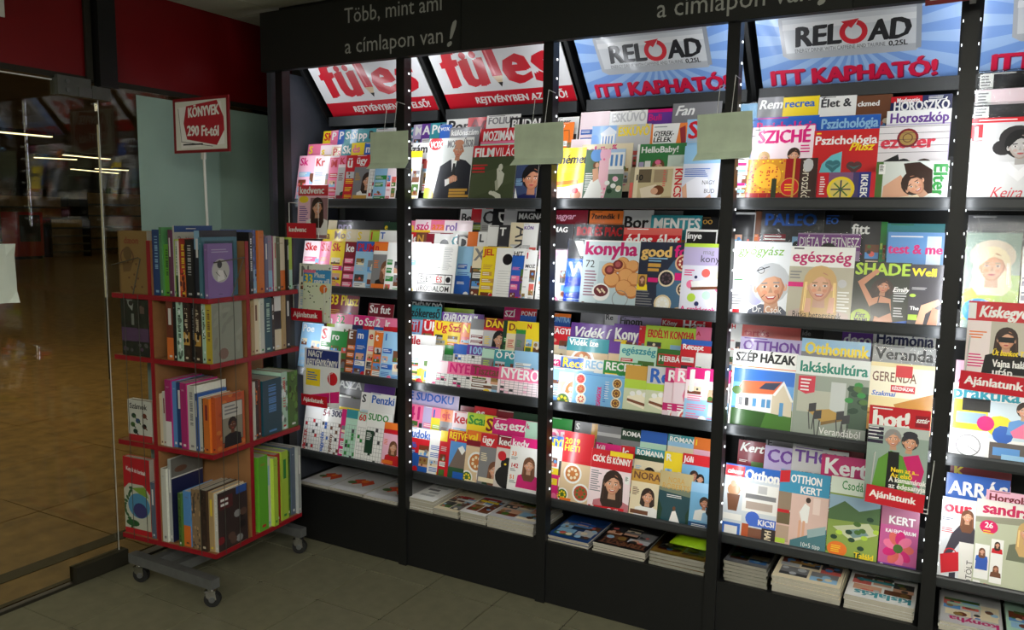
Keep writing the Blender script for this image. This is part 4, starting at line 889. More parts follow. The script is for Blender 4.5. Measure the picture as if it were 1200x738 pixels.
p = MB()
g = 5
for i in range(g + 1):
    for j in range(g + 1):
        cx = 0.012 if (i == g and j == g) else (0.018 if (i == g and j == 0) else 0.0)
        p.v.append((GX + 0.003 + cx + 0.002*math.sin(i*1.3 + j), -1.19 + 0.165*i/g, 1.21 + 0.225*j/g))
p.f = [(i*(g+1) + j, (i+1)*(g+1) + j, (i+1)*(g+1) + j + 1, i*(g+1) + j + 1) for i in range(g) for j in range(g)]
o = p.build('paper_sheet', M_PAPER)
md = o.modifiers.new('thickness', 'SOLIDIFY'); md.thickness = 0.001
tag(o, 'blank white paper sheet with curled corners taped to the glass door', 'paper')
s_ = empty('hanging_sign', (GX + 0.01, -1.3, 2.27))
MB().box(0, 0, 0, 0.006, 0.285, 0.2).build('plate', M_WHITEP, s_); MB().tube([(0.003, 0.27, 0.2), (0.003, 0.27, 0.23)], 0.002, 5).build('cord', M_WIRE, s_)
tag(s_, 'white sign plate on the red fascia at the top left corner', 'sign')

# ------------------------------------------------------------------ magazine rack
rack = tag(empty('magazine_rack', (0, 0, 0)), 'long black metal magazine rack of five lit bays', 'rack')
ZL = (1.636, 1.232, 0.827, 0.417)                           # tops of the front lips
YL, Y0, DY, LEAN = 0.09, 0.105, 0.052, R(11)
NT = {(0, 0): 3, (0, 1): 3, (0, 2): 3, (0, 3): 3, (1, 0): 4, (1, 1): 4, (1, 2): 5, (1, 3): 3, (2, 0): 4, (2, 1): 4, (2, 2): 5, (2, 3): 3, (3, 0): 4, (3, 1): 3, (3, 2): 4, (3, 3): 3, (4, 0): 4, (4, 1): 2, (4, 2): 2, (4, 3): 3}
LEDZ = [0.47 + 0.07*k for k in range(26)]
for i in range(6):
    x = PITCH*i
    u = MB().box(x - 0.021, 0.0, 0.0, x + 0.021, 0.006, 2.225).box(x - 0.021, 0.006, 0, x - 0.018, 0.05, 2.225).box(x + 0.018, 0.006, 0, x + 0.021, 0.05, 2.225)
    u = u.box(x - 0.018, 0.044, 0, x + 0.018, 0.05, 2.225).build('upright', M_BLACK, rack)
    for sg in (-1, 1):
        if (i == 0 and sg < 0) or (i == 5 and sg > 0):
            continue
        xs = x + sg*0.0215
        st = MB()
        for z in LEDZ:
            st.box(min(xs, xs + sg*0.002), 0.028, z, max(xs, xs + sg*0.002), 0.035, z + 0.007)
        if i: st.build('led_strip', M_LED, u)['kind'] = 'stuff'
        la = bpy.data.lights.new('led_light', 'AREA')
        la.shape = 'RECTANGLE'; la.size = 0.012; la.size_y = 1.76
        la.energy = 1.75; la.color = (0.93, 0.96, 1.0)
        lo = bpy.data.objects.new('led_light', la); COL.objects.link(lo)
        lo.location = (x + sg*0.03, 0.052, 1.44)
        d = Vector((sg*0.6, 0.8, 0.0)).normalized()
        zax = -d; yax = Vector((0, 0, 1)); xax = yax.cross(zax)
        lo.matrix_world = Matrix.Translation(lo.location) @ Matrix((xax, yax, zax)).transposed().to_4x4()
MB().box(-0.075, 0.0, 0.0, -0.052, 0.45, 2.225).build('side_panel', M_SIDE, rack)
MB().box(5*PITCH + 0.022, 0.0, 0.0, 5*PITCH + 0.048, 0.45, 2.225).build('side_panel', M_BLACK, rack)

def lip_profile():
    z1, z0 = 0.0, -0.042
    return [(YL, z0), (YL - 0.010, z0 + 0.002), (YL - 0.014, z0 + 0.010), (YL - 0.014, z1 - 0.008), (YL - 0.011, z1 - 0.002), (YL - 0.006, z1), (YL, z1 - 0.002), (YL + 0.002, z1 - 0.010), (YL + 0.002, z0)]
for b in range(5):
    x0, x1 = PITCH*b + 0.002, PITCH*(b + 1) - 0.002
    MB().box(x0, 0.445, 0.0, x1, 0.46, 2.45).build('back_panel', M_BLACK, rack)
    MB().box(x0 - 0.002, 0.012, 0.0, x1 + 0.002, 0.44, 0.258).build('plinth', M_BLACK, rack)
    for s in range(4):
        n = NT.get((b, s), 2)
        st = {1: .08, 2: .08, 3: .068, 4: .056, 5: .046}[n]
        prof_t, prof_b = [], []
        yk = YL + 0.002
        zb = ZL[s] - 0.031
        top = [(yk, zb)]
        for k in range(1, n):
            y2 = Y0 + DY*k - 0.004
            z0_, z1_ = zb + st*(k - 1), zb + st*k
            top += [(y2 - math.tan(LEAN)*st - 0.0005, z0_), (y2, z1_)]
        top += [(0.44, zb + st*(n - 1))]
        bot = [(y, z - 0.0012) for y, z in top][::-1]
        v = top + bot
        m = MB()
        nn = len(top)
        for a_ in range(nn - 1):
            (ya, za), (yb, zb2) = top[a_], top[a_ + 1]
            m.add([(x0, ya, za), (x1, ya, za), (x1, yb, zb2), (x0, yb, zb2), (x0, ya, za - 0.0012), (x1, ya, za - 0.0012), (x1, yb, zb2 - 0.0012), (x0, yb, zb2 - 0.0012)],
                  [(0, 1, 2, 3), (7, 6, 5, 4), (0, 4, 5, 1), (2, 6, 7, 3), (0, 3, 7, 4), (1, 5, 6, 2)])
        sh = m.build('shelf', M_BLACK, rack)
        MB().extrude_x([(y, z + ZL[s]) for y, z in lip_profile()], x0 + 0.001, x1 - 0.001).build('lip', M_LIP, sh)
    # sloping rest of the header banner
    rest = MB().box(x0 + 0.02, 0.31, 1.995, x1 - 0.02, 0.325, 2.04).build('banner_rest', M_LIP, rack)
    MB().box(x0 + 0.02, 0.325, 1.995, x1 - 0.02, 0.44, 2.0).build('banner_shelf', M_BLACK, rack)
    MB().box(x0 - 0.002, 0.012, 2.486, x1 + 0.002, 0.44, 2.495).build('top_panel', M_BLACK, rack)
for b in range(6):
    m = MB()
    y = [(0.345, 2.0), (0.06, 2.34), (0.06, 2.48), (0.44, 2.48), (0.44, 2.0)]
    m.extrude_x(y, PITCH*b - 0.008, PITCH*b + 0.008)
    m.build('divider', M_BLACK, rack)

hd = MB()
edges = [-0.085, 1.012, 2.45, 3.0, 3.55]
for k in range(4):
    o = MB().box(edges[k], -0.024, 2.212, edges[k+1] - 0.002, 0.01, 2.474).build('header_panel', M_HEAD, rack)
    if k in (0, 1, 3):
        W, H = edges[k+1] - edges[k] - 0.004, 0.258
        x0 = {0: 0.415, 1: 1.815, 3: 3.2}[k]; u = (x0 - edges[k]) / W; e = 0.62 / W
        a = Art(W, H, (24, 27, 26))
        g_ = (176, 178, 176)
        a.T('Több, mint ami', u, 0.13, 0.1*e, g_, w=0.82*e, bold=0.0)
        a.T('a címlapon van', u, 0.62, 0.1*e, g_, w=0.83*e, bold=0.0)
        a.T('!', u + 0.84*e, 0.56, 0.15*e, g_, sh=0.3, bold=0.02)
        me = a.mesh('header_lettering', lambda x, y, l: (edges[k] + 0.001 + x, -0.0242 - l, 2.214 + y), M_MATTE)
        link('lettering', me, o)

# banners: glossy panels leaning out under the header
BDIR = Vector((0, -0.18, 0.21)).normalized()
BNOR = Vector((0, -0.21, -0.18)).normalized()
def banner(b, kind):
    W, H = 0.632, 0.44
    a = Art(W, H, 'w')
    if kind == 'puzzle':
        X = lambda m: (m - 0.025) / W
        Y = lambda s: 1 - s / H
        a.R(0, 0, 1, 1, (232, 232, 236)); a.R(0, Y(0.075), 1, 1, (206, 24, 44))
        # the word in heavy letters; its l is a pencil standing on its point
        red = (210, 26, 46)
        h = 0.182 / W
        y_ = Y(0.292)
        a.T('f', X(0.078), y_, h, red, w=0.135, bold=0.06)
        a.T('u', X(0.158), y_, h, red, w=0.2, bold=0.06)
        a.E(X(0.19), Y(0.252), 0.026, 0.026, red); a.E(X(0.24), Y(0.252), 0.026, 0.026, red)
        a.P([(X(0.292), Y(0.30)), (X(0.342), Y(0.30)), (X(0.352), Y(0.145)), (X(0.302), Y(0.145))], (214, 40, 60)); a.P([(X(0.302), Y(0.145)), (X(0.352), Y(0.145)), (X(0.331), Y(0.092))], (226, 196, 160)); a.P([(X(0.319), Y(0.115)), (X(0.343), Y(0.115)), (X(0.331), Y(0.092))], 'k'); a.L(X(0.305), Y(0.29), X(0.318), Y(0.15), 0.014, (240, 120, 130))
        a.T('e', X(0.362), y_, h, red, w=0.205, bold=0.06)
        a.T('s', X(0.505), y_, h, red, w=0.185, bold=0.06)
        a.T('REJTVÉNYBEN AZ ELSŐ!', X(0.175), Y(0.05), 0.048, 'w', w=0.71, bold=0.04)
        lab = 'white and red puzzle weekly banner tilted over the %s bay' % ORD[b]
    else:
        cx, cy = 0.5, 0.62
        a.R(0, 0, 1, 1, 'ray')
        for k in range(22):
            t0, t1 = R(k*360/22), R((k + 0.5)*360/22)
            a.P([(cx, cy), (cx + 1.5*math.cos(t0), cy + 2.1*math.sin(t0)), (cx + 1.5*math.cos(t1), cy + 2.1*math.sin(t1))], 'ray2')
        a.P([(0.12, 0.40), (0.15, 0.37), (0.8, 0.37), (0.825, 0.42), (0.825, 0.72), (0.8, 0.76), (0.17, 0.76), (0.13, 0.72)], (176, 180, 188))
        a.P([(0.14, 0.41), (0.8, 0.41), (0.81, 0.7), (0.15, 0.7)], (206, 210, 216)); a.P([(0.14, 0.45), (0.8, 0.45), (0.8, 0.5), (0.14, 0.5)], (226, 228, 232)); a.R(0.8, 0.39, 0.825, 0.74, (150, 156, 166))
        a.T('REL', 0.195, 0.485, 0.112, (30, 32, 40), w=0.24, bold=0.05, sh=0.08)
        a.ring(0.5, 0.562, 0.042, 0.07, (206, 30, 50), 110, 430, 22); a.P([(0.44, 0.47), (0.53, 0.455), (0.49, 0.53)], (206, 30, 50))
        a.T('AD', 0.575, 0.485, 0.112, (30, 32, 40), w=0.2, bold=0.05, sh=0.08)
        a.T('ENERGY DRINK WITH CAFFEINE AND TAURINE', 0.195, 0.668, 0.022, (90, 94, 104), w=0.46, bold=0.0); a.T('0,25L', 0.67, 0.664, 0.028, (30, 32, 40), w=0.1)
        a.T('ITT KAPHATÓ!', 0.052, 0.858, 0.088, (130, 20, 60), w=0.885, bold=0.075); a.T('ITT KAPHATÓ!', 0.047, 0.85, 0.088, (214, 26, 70), w=0.885, bold=0.06)
        lab = 'blue energy drink banner tilted over the %s bay' % ORD[b]
    t = empty('banner_sign', (PITCH*b + 0.03, 0.335, 2.045))
    fn = lambda x, y, l: Vector((x, 0, 0)) + BDIR*y + BNOR*(0.0005 + l)
    link('printed_face', a.mesh('banner_print', fn, M_BANNER), t)
    m = MB()
    c = [Vector((x, 0, 0)) + BDIR*y - BNOR*d for d in (0.0, 0.006) for x, y in ((0, 0), (W, 0), (W, H), (0, H))]
    m.add(c, [(3, 2, 1, 0), (4, 5, 6, 7), (0, 1, 5, 4), (1, 2, 6, 5), (2, 3, 7, 6), (3, 0, 4, 7)])
    m.build('panel', M_WHITEP, t)
    tag(t, lab, 'sign', 'banners under the header')
ORD = ('first', 'second', 'third', 'fourth', 'fifth')
for b in range(5):
    banner(b, 'puzzle' if b < 2 else 'drink')

# ------------------------------------------------------------------ magazines on the shelves
MAGS = [
(0,0,0,0,9,-0.0414,0.1283,1.606,0.15,0.242,'bars','lpink','Sk','mag',dict(a='lb'),'pale pink puzzle magazine'),
(0,0,0,1,9,0.0623,0.1254,1.606,0.15,0.2363,'bars','pinkw','Kr','red',dict(a='lb'),'pinkish white puzzle magazine'),
(0,0,0,2,9,0.1593,0.1225,1.606,0.15,0.2277,'bars','pink','M','red',dict(a='red'),'salmon pink puzzle magazine'),
(0,0,0,3,9,0.2177,0.1196,1.606,0.15,0.2349,'face','pinkw','K','red',dict(b='pink',a='dr'),'pink magazine with dark portrait'),
(0,0,0,4,9,0.2651,0.1166,1.606,0.15,0.2349,'bars','red','ü','w',dict(a='y',th=0.26),'red puzzle magazine'),
(0,0,0,5,9,0.323,0.1137,1.606,0.15,0.2344,'face','red','ügy','w',dict(a='go'),'red magazine with portrait'),
(0,0,0,6,9,0.412,0.1108,1.606,0.15,0.2221,'grid','w','','r',dict(a='red'),'black and white domino magazine'),
(0,0,0,7,9,0.449,0.1079,1.606,0.1289,0.2033,'bars','lb','','w',dict(a='g'),'blue and green puzzle magazine'),
(0,0,0,8,9,0.5231,0.105,1.606,0.0548,0.2019,'bars','pinkw','','r',dict(a='red'),'pale magazine with red blocks'),
(0,0,1,0,7,-0.0254,0.1745,1.674,0.15,0.2319,'bars','pink','S','y',dict(a='y'),'pink and yellow puzzle magazine'),
(0,0,1,1,7,0.0586,0.1716,1.674,0.15,0.2234,'bars','go','s','y',dict(b='pinkw',a='w'),'gold puzzle magazine'),
(0,0,1,2,7,0.1327,0.1686,1.674,0.15,0.2153,'bars','cream','Psk','red',dict(a='b'),'cream puzzle magazine'),
(0,0,1,3,7,0.1958,0.1657,1.674,0.15,0.2254,'bars','teal','Sk','w',dict(a='w'),'teal puzzle magazine'),
(0,0,1,4,7,0.2589,0.1628,1.674,0.15,0.2279,'bars','y','és','pink',dict(a='pink'),'yellow puzzle magazine'),
(0,0,1,5,7,0.3395,0.1599,1.674,0.15,0.225,'bars','b','m','w',dict(a='w'),'blue puzzle magazine'),
(0,0,1,6,7,0.4083,0.157,1.674,0.15,0.2166,'bars','w','','b',dict(a='pink'),'white puzzle magazine'),
(0,0,2,0,8,0.0242,0.2294,1.742,0.15,0.2297,'bars','y','SK','red',dict(a='red'),'bright yellow puzzle magazine'),
(0,0,2,1,8,0.0753,0.2265,1.742,0.15,0.2309,'bars','pink','P','w',dict(a='w'),'pink puzzle magazine'),
(0,0,2,2,8,0.1246,0.2236,1.742,0.15,0.2322,'bars','b','P','w',dict(a='w'),'deep blue puzzle magazine'),
(0,0,2,3,8,0.1669,0.2206,1.742,0.15,0.23,'bars','teal','St','w',dict(a='w'),'teal blue puzzle magazine'),
(0,0,2,4,8,0.2085,0.2177,1.742,0.15,0.2297,'bars','lb','St','w',dict(a='w'),'light blue puzzle magazine'),
(0,0,2,5,8,0.2519,0.2148,1.742,0.15,0.2288,'bars','teal','pp','w',dict(a='pink'),'turquoise puzzle magazine'),
(0,0,2,6,8,0.315,0.2119,1.742,0.15,0.2268,'bars','teal','P','k',dict(a='w'),'pale turquoise puzzle magazine'),
(0,0,2,7,8,0.3681,0.209,1.742,0.15,0.2259,'bars','lg','','k',dict(a='lb'),'whitish puzzle magazine'),
(0,1,0,0,7,-0.0117,0.1225,1.202,0.15,0.237,'bars','pinkw','Ske','red',dict(a='pink'),'pinkish white puzzle magazine'),
(0,1,0,1,7,0.0937,0.1196,1.202,0.15,0.2372,'bars','pink','Sk','red',dict(a='go'),'pale pink puzzle magazine'),
(0,1,0,2,7,0.1655,0.1166,1.202,0.15,0.2392,'bars','y','Sk','red',dict(a='mag'),'yellow puzzle magazine'),
(0,1,0,3,7,0.2521,0.1137,1.202,0.15,0.2384,'bars','dr','ke','w',dict(a='pink'),'dark red puzzle magazine'),
(0,1,0,4,7,0.3243,0.1108,1.202,0.15,0.2425,'bars','lb','PUM','r',dict(b='b',a='w'),'blue and white magazine'),
(0,1,0,5,7,0.4313,0.1079,1.202,0.15,0.243,'face','w','n','red',dict(b='o',a='o'),'white magazine with orange panel'),
(0,1,0,6,7,0.513,0.105,1.202,0.0904,0.2427,'bars','w','','r',dict(a='g'),'white magazine with green blocks'),
(0,1,1,0,6,0.0697,0.1716,1.27,0.15,0.2247,'bars','y','la','br',dict(a='red'),'yellow puzzle magazine'),
(0,1,1,1,6,0.1333,0.1686,1.27,0.15,0.2279,'bars','y','Mo','br',dict(b='y',a='red'),'golden yellow puzzle magazine'),
(0,1,1,2,6,0.2159,0.1657,1.27,0.15,0.2272,'bars','cream','S','w',dict(a='o'),'cream puzzle magazine'),
(0,1,1,3,6,0.2839,0.1628,1.27,0.15,0.2257,'bars','cream','S','y',dict(a='g'),'pale cream puzzle magazine'),
(0,1,1,4,6,0.3643,0.1599,1.27,0.15,0.2269,'bars','lime','l','red',dict(a='w'),'lime puzzle magazine'),
(0,1,1,5,6,0.4249,0.157,1.27,0.1243,0.2264,'bars','w','T','b',dict(a='pink'),'white puzzle magazine'),
(0,1,2,0,4,0.062,0.2177,1.338,0.17,0.201,'bars','cream','','r',dict(a='g'),'greenish cream magazine'),
(0,1,2,1,4,0.1213,0.2148,1.338,0.17,0.2022,'bars','dk','pro','lav',dict(a='v'),'dark grey magazine'),
(0,1,2,2,4,0.2717,0.2119,1.338,0.17,0.1991,'bars','dk','','w',dict(a='gy'),'charcoal magazine'),
(0,1,2,3,4,0.4143,0.209,1.338,0.1104,0.1957,'bars','dg','e','y',dict(a='mag'),'dark green magazine'),
(0,2,0,0,8,-0.041,0.1254,0.797,0.14,0.2383,'bars','lb','Poe','w',dict(a='w'),'light blue word puzzle magazine'),
(0,2,0,1,8,0.0892,0.1225,0.797,0.14,0.2285,'bars','w','S','red',dict(a='g',th=0.3),'white magazine with red initial'),
(0,2,0,2,8,0.1575,0.1196,0.797,0.14,0.2118,'bars','g','ro','w',dict(a='w'),'green puzzle magazine'),
(0,2,0,3,8,0.2631,0.1166,0.797,0.14,0.2278,'bars','br','E','w',dict(a='o'),'brown and cream puzzle magazine'),
(0,2,0,4,8,0.318,0.1137,0.797,0.14,0.233,'bars','b','m','w',dict(a='w'),'blue puzzle magazine'),
(0,2,0,5,8,0.3909,0.1108,0.797,0.14,0.2359,'bars','cream','e','red',dict(a='pink'),'cream puzzle magazine'),
(0,2,0,6,8,0.4312,0.1079,0.797,0.14,0.2325,'bars','o','t','w',dict(a='w'),'orange puzzle magazine'),
(0,2,0,7,8,0.4839,0.105,0.797,0.1271,0.2355,'bars','lb','1','b',dict(a='b'),'pale blue puzzle magazine'),
(0,2,1,0,6,0.0885,0.1716,0.865,0.15,0.2161,'bars','lime','n','w',dict(b='pink',a='y'),'lime green puzzle magazine'),
(0,2,1,1,6,0.1411,0.1686,0.865,0.15,0.222,'bars','w','32','g',dict(b='pink',a='g'),'white and green numbered magazine'),
(0,2,1,2,6,0.2547,0.1657,0.865,0.15,0.2227,'bars','n','Po','w',dict(b='mag',a='w'),'navy puzzle magazine'),
(0,2,1,3,6,0.3226,0.1628,0.865,0.15,0.2221,'bars','red','Sz6','w',dict(b='mag',a='w'),'red puzzle magazine'),
(0,2,1,4,6,0.3914,0.1599,0.865,0.15,0.2231,'bars','b','2','w',dict(b='pink',a='y'),'blue puzzle magazine'),
(0,2,1,5,6,0.4501,0.157,0.865,0.1225,0.2219,'bars','red','Ir','w',dict(b='pink',a='w'),'bright red puzzle magazine'),
(0,2,2,0,2,0.0618,0.209,0.933,0.1928,0.2499,'bars','dr','33 Plusz','y',dict(a='go'),'crimson puzzle magazine'),
(0,2,2,1,2,0.3161,0.209,0.933,0.1525,0.2127,'bars','dr','Su fut','w',dict(a='red'),'dark crimson puzzle magazine'),
(0,3,0,0,8,-0.0266,0.1254,0.387,0.15,0.2405,'grid','w','','red',dict(a='red',sd='VICCEK'),'white crossword magazine with red edge'),
(0,3,0,1,8,0.0853,0.1225,0.387,0.15,0.2343,'grid','w','54','dr',dict(a='b',sd='nagyobb'),'white crossword magazine numbered 54'),
(0,3,0,2,8,0.1417,0.1196,0.387,0.15,0.2374,'grid','w','300','n',dict(a='br',sd='rejtvény'),'white crossword magazine numbered 300'),
(0,3,0,3,8,0.2169,0.1166,0.387,0.15,0.2423,'bars','mag','','w',dict(a='w'),'magenta puzzle magazine'),
(0,3,0,4,8,0.2484,0.1137,0.387,0.15,0.246,'grid','mint','','y',dict(b='teal',a='g'),'mint green crossword magazine'),
(0,3,0,5,8,0.3214,0.1108,0.387,0.15,0.2438,'grid','w','60','red',dict(a='g',b='mint'),'white and green crossword magazine'),
(0,3,0,6,8,0.3792,0.1079,0.387,0.15,0.2559,'grid','w','SUDO','g',dict(a='dg',sq='dg'),'white magazine with green number grid'),
(0,3,0,7,8,0.4902,0.105,0.387,0.1121,0.2179,'face','red','8','o',dict(b='o',a='o'),'orange and red small magazine'),
(0,3,1,0,4,0.0803,0.1657,0.455,0.15,0.2288,'bars','w','K','gy',dict(a='y'),'white puzzle magazine'),
(0,3,1,1,4,0.158,0.1628,0.455,0.15,0.2203,'bars','y','','k',dict(a='gy',b='gy'),'yellow and grey puzzle magazine'),
(0,3,1,2,4,0.299,0.1599,0.455,0.15,0.2598,'bars','w','S','k',dict(a='lb'),'white magazine with black initial'),
(0,3,1,3,4,0.3587,0.157,0.455,0.15,0.2634,'bars','w','Penzki','b',dict(a='o'),'white magazine with blue title'),
(0,3,2,0,2,0.1149,0.209,0.523,0.1674,0.2383,'bars','gy','ASZA','w',dict(a='dk'),'grey puzzle magazine'),
(0,3,2,1,2,0.2831,0.209,0.523,0.1881,0.2517,'bars','v','','w',dict(a='w'),'purple puzzle magazine'),
(1,0,0,0,4,0.615,0.105,1.606,0.09,0.2419,'bars','w','','y',dict(a='y',b='y',n=9),'yellow and white tips magazine'),
(1,0,0,1,4,0.7349,0.105,1.606,0.2292,0.294,'vox','w','MOZIMŰSOR','gy',dict(),'white film magazine with suited man'),
(1,0,0,2,4,0.9666,0.105,1.606,0.2135,0.2546,'filmvil','dg','FILMVILÁG','w',dict(b='red'),'dark green film magazine'),
(1,0,0,3,4,1.1835,0.105,1.606,0.1021,0.221,'face2','n','Paul','lb',dict(a='y'),'navy magazine with a close face'),
(1,0,1,0,2,0.5809,0.157,1.662,0.2,0.2275,'bars','w','Szám','k',dict(a='red',th=0.15),'white computer magazine'),
(1,0,1,1,2,0.9713,0.157,1.662,0.2,0.2747,'face','pink','MOZIMÁNIA','w',dict(b='red',a='dr',ph=0.5),'pink and red cinema magazine'),
(1,0,2,0,2,0.7234,0.2119,1.718,0.0631,0.251,'bars','b','VOX','w',dict(a='w'),'blue programme magazine'),
(1,0,2,1,2,0.7803,0.209,1.718,0.1549,0.2351,'bars','gy','különszám','w',dict(a='y',th=0.13),'grey special issue magazine'),
(1,0,3,0,9,0.4885,0.2843,1.774,0.17,0.1979,'bars','teal','K','w',dict(a='w'),'teal magazine'),
(1,0,3,1,9,0.5329,0.2814,1.774,0.17,0.2112,'bars','lav','M','w',dict(a='pink'),'mauve magazine'),
(1,0,3,2,9,0.581,0.2785,1.774,0.17,0.2121,'bars','v','A','w',dict(a='w'),'purple magazine'),
(1,0,3,3,9,0.6319,0.2756,1.774,0.17,0.2127,'bars','teal','PC','w',dict(a='w'),'turquoise magazine'),
(1,0,3,4,9,0.6876,0.2726,1.774,0.17,0.2088,'bars','n','vi','lb',dict(a='b'),'dark blue magazine'),
(1,0,3,5,9,0.7231,0.2697,1.774,0.17,0.2269,'bars','w','Pont','k',dict(a='gy',th=0.26),'white magazine with black title'),
(1,0,3,6,9,0.8392,0.2668,1.774,0.17,0.2265,'bars','red','AC','dr',dict(a='dr',th=0.3),'red magazine'),
(1,0,3,7,9,0.9372,0.2639,1.774,0.17,0.2306,'bars','w','FOLIUM','gy',dict(a='lg',th=0.14),'white magazine with grey title'),
(1,0,3,8,9,1.0589,0.261,1.774,0.17,0.2145,'bars','k','BUDAI','w',dict(a='pink',th=0.16),'black magazine with white title'),
(1,1,0,0,8,0.6064,0.1079,1.202,0.14,0.2473,'bars','w','','red',dict(a='lb',b='pinkw'),'colourful white weekly'),
(1,1,0,1,8,0.6764,0.105,1.202,0.2153,0.2414,'eletir','w','','k',dict(),'white literary paper with boxed title'),
(1,1,0,2,8,0.8836,0.1196,1.202,0.14,0.2341,'bars','lb','','w',dict(a='b',bb='b'),'glossy light blue magazine'),
(1,1,0,3,8,0.9653,0.1166,1.202,0.14,0.236,'bars','dk','X','gy',dict(b='cream',a='w',th=0.3,bh=0.4),'cream and black journal'),
(1,1,0,4,8,1.0142,0.1137,1.202,0.14,0.2364,'bars','y','JEL','red',dict(a='go',th=0.16,n=5),'yellow journal with red title'),
(1,1,0,5,8,1.0837,0.1108,1.202,0.14,0.2337,'dot','w','','k',dict(),'white journal with black dot'),
(1,1,0,6,8,1.1642,0.1079,1.202,0.0876,0.2298,'bars','b','HIT','k',dict(b='w',a='pink',bb='v',th=0.18),'blue journal with white top'),
(1,1,0,7,8,1.2233,0.105,1.202,0.058,0.2268,'bars','w','1','red',dict(a='w',th=0.36,t2='MOZ'),'white journal with red numeral'),
(1,1,1,0,12,0.5523,0.189,1.258,0.14,0.2326,'bars','red','Hei','w',dict(a='b'),'red and blue weekly'),
(1,1,1,1,12,0.6118,0.1861,1.258,0.14,0.2311,'bars','br','N','go',dict(a='go'),'brown magazine'),
(1,1,1,2,12,0.6731,0.1832,1.258,0.14,0.2328,'bars','dr','','w',dict(a='br'),'dark red journal'),
(1,1,1,3,12,0.718,0.1803,1.258,0.14,0.2276,'dot','w','','teal',dict(c='gy'),'white journal with grey picture'),
(1,1,1,4,12,0.8057,0.1774,1.258,0.14,0.2289,'bars','w','G','teal',dict(a='teal',th=0.26),'white journal with teal letter'),
(1,1,1,5,12,0.8448,0.1745,1.258,0.14,0.2267,'bars','dk','D','w',dict(a='gy',th=0.3),'dark grey journal'),
(1,1,1,6,12,0.9007,0.1716,1.258,0.14,0.2404,'bars','o','','k',dict(a='br'),'orange journal'),
(1,1,1,7,12,0.9544,0.1686,1.258,0.14,0.2414,'bars','w','L','k',dict(bb='br',a='br'),'white and brown journal'),
(1,1,1,8,12,1.0023,0.1657,1.258,0.14,0.2703,'bars','w','','k',dict(bb='gy',a='gy'),'white and grey journal'),
(1,1,1,9,12,1.0578,0.1628,1.258,0.14,0.2729,'bars','dk','T','w',dict(a='gy',th=0.2),'charcoal journal'),
(1,1,1,10,12,1.1168,0.1599,1.258,0.135,0.2842,'bars','cream','ARTÓ','dk',dict(v=1,a='lg'),'cream journal with upright title'),
(1,1,1,11,12,1.1805,0.157,1.258,0.0713,0.282,'bars','w','KÖN','v',dict(bb='gy',a='lg',th=0.16),'white journal with violet title'),
(1,1,2,0,4,0.5276,0.2177,1.314,0.15,0.2284,'bars','lime','va','y',dict(b='pink',a='y'),'lime puzzle magazine'),
(1,1,2,1,4,0.5867,0.2148,1.314,0.15,0.2338,'bars','y','szó','mag',dict(b='pinkw',a='pink'),'yellow and pink word magazine'),
(1,1,2,2,4,0.6764,0.2119,1.314,0.15,0.2341,'bars','pinkw','aza','o',dict(a='y',b='pink'),'pinkish puzzle magazine'),
(1,1,2,3,4,0.7526,0.209,1.314,0.15,0.2323,'bars','w','rol','v',dict(a='pink',b='pinkw'),'white magazine with purple letters'),
(1,1,3,0,6,0.7947,0.2756,1.37,0.15,0.2269,'bars','w','Be','k',dict(a='red',tp=0.12),'white review with red strip'),
(1,1,3,1,6,0.8574,0.2726,1.37,0.15,0.2336,'bars','dk','','w',dict(b='r',bh=0.28,a='lime'),'black review with red top'),
(1,1,3,2,6,0.9123,0.2697,1.37,0.15,0.2287,'bars','lg','C','k',dict(a='gy',th=0.3),'pale grey review'),
(1,1,3,3,6,0.9719,0.2668,1.37,0.15,0.232,'bars','k','DECI','w',dict(v=1,a='k'),'black review with upright title'),
(1,1,3,4,6,1.0321,0.2639,1.37,0.15,0.2291,'bars','lg','','k',dict(a='gy'),'light grey review'),
(1,1,3,5,6,1.099,0.261,1.37,0.15,0.2201,'bars','k','MAGNAR','w',dict(a='gy',th=0.14),'black review with white title'),
(1,2,0,0,5,0.6139,0.1166,0.797,0.2,0.1874,'bars','w','','y',dict(a='lb',bb='y',n=6),'white and yellow tv magazine'),
(1,2,0,1,5,0.7392,0.1137,0.797,0.2,0.1291,'grid','w','','lpink',dict(b='pinkw',a='pink'),'white crossword with pale pink strip'),
(1,2,0,2,5,0.851,0.1108,0.797,0.2,0.1308,'grid','w','NYERŐ','mag',dict(b='pink',a='mag'),'white crossword with pink strip'),
(1,2,0,3,5,0.9736,0.1079,0.797,0.2,0.1298,'bars','pinkw','Tisztar','br',dict(b='dpink',a='br',bb='w',th=0.14),'pinkish brown crossword'),
(1,2,0,4,5,1.115,0.105,0.797,0.2,0.136,'grid','pinkw','NYERŐ','w',dict(b='pink',a='lpink'),'pale crossword with wide pink strip'),
(1,2,1,0,8,0.5756,0.1774,0.843,0.16,0.178,'bars','w','üle','red',dict(a='lb',th=0.2),'white weekly with red title'),
(1,2,1,1,8,0.7162,0.1745,0.843,0.16,0.1413,'grid','w','m','b',dict(a='lb'),'white crossword with blue lines'),
(1,2,1,2,8,0.7917,0.1716,0.843,0.16,0.1451,'grid','mint','','g',dict(b='g',a='g'),'mint green crossword'),
(1,2,1,3,8,0.8412,0.1686,0.843,0.16,0.1541,'grid','w','CROSS','b',dict(b='b',a='b'),'white crossword with blue strip'),
(1,2,1,4,8,0.9127,0.1657,0.843,0.16,0.1577,'grid','w','1000','lb',dict(b='v',a='b'),'white crossword with violet strip'),
(1,2,1,5,8,0.9947,0.1628,0.843,0.16,0.1513,'face','gy','','k',dict(a='lime',b='mint'),'grey crossword with portrait'),
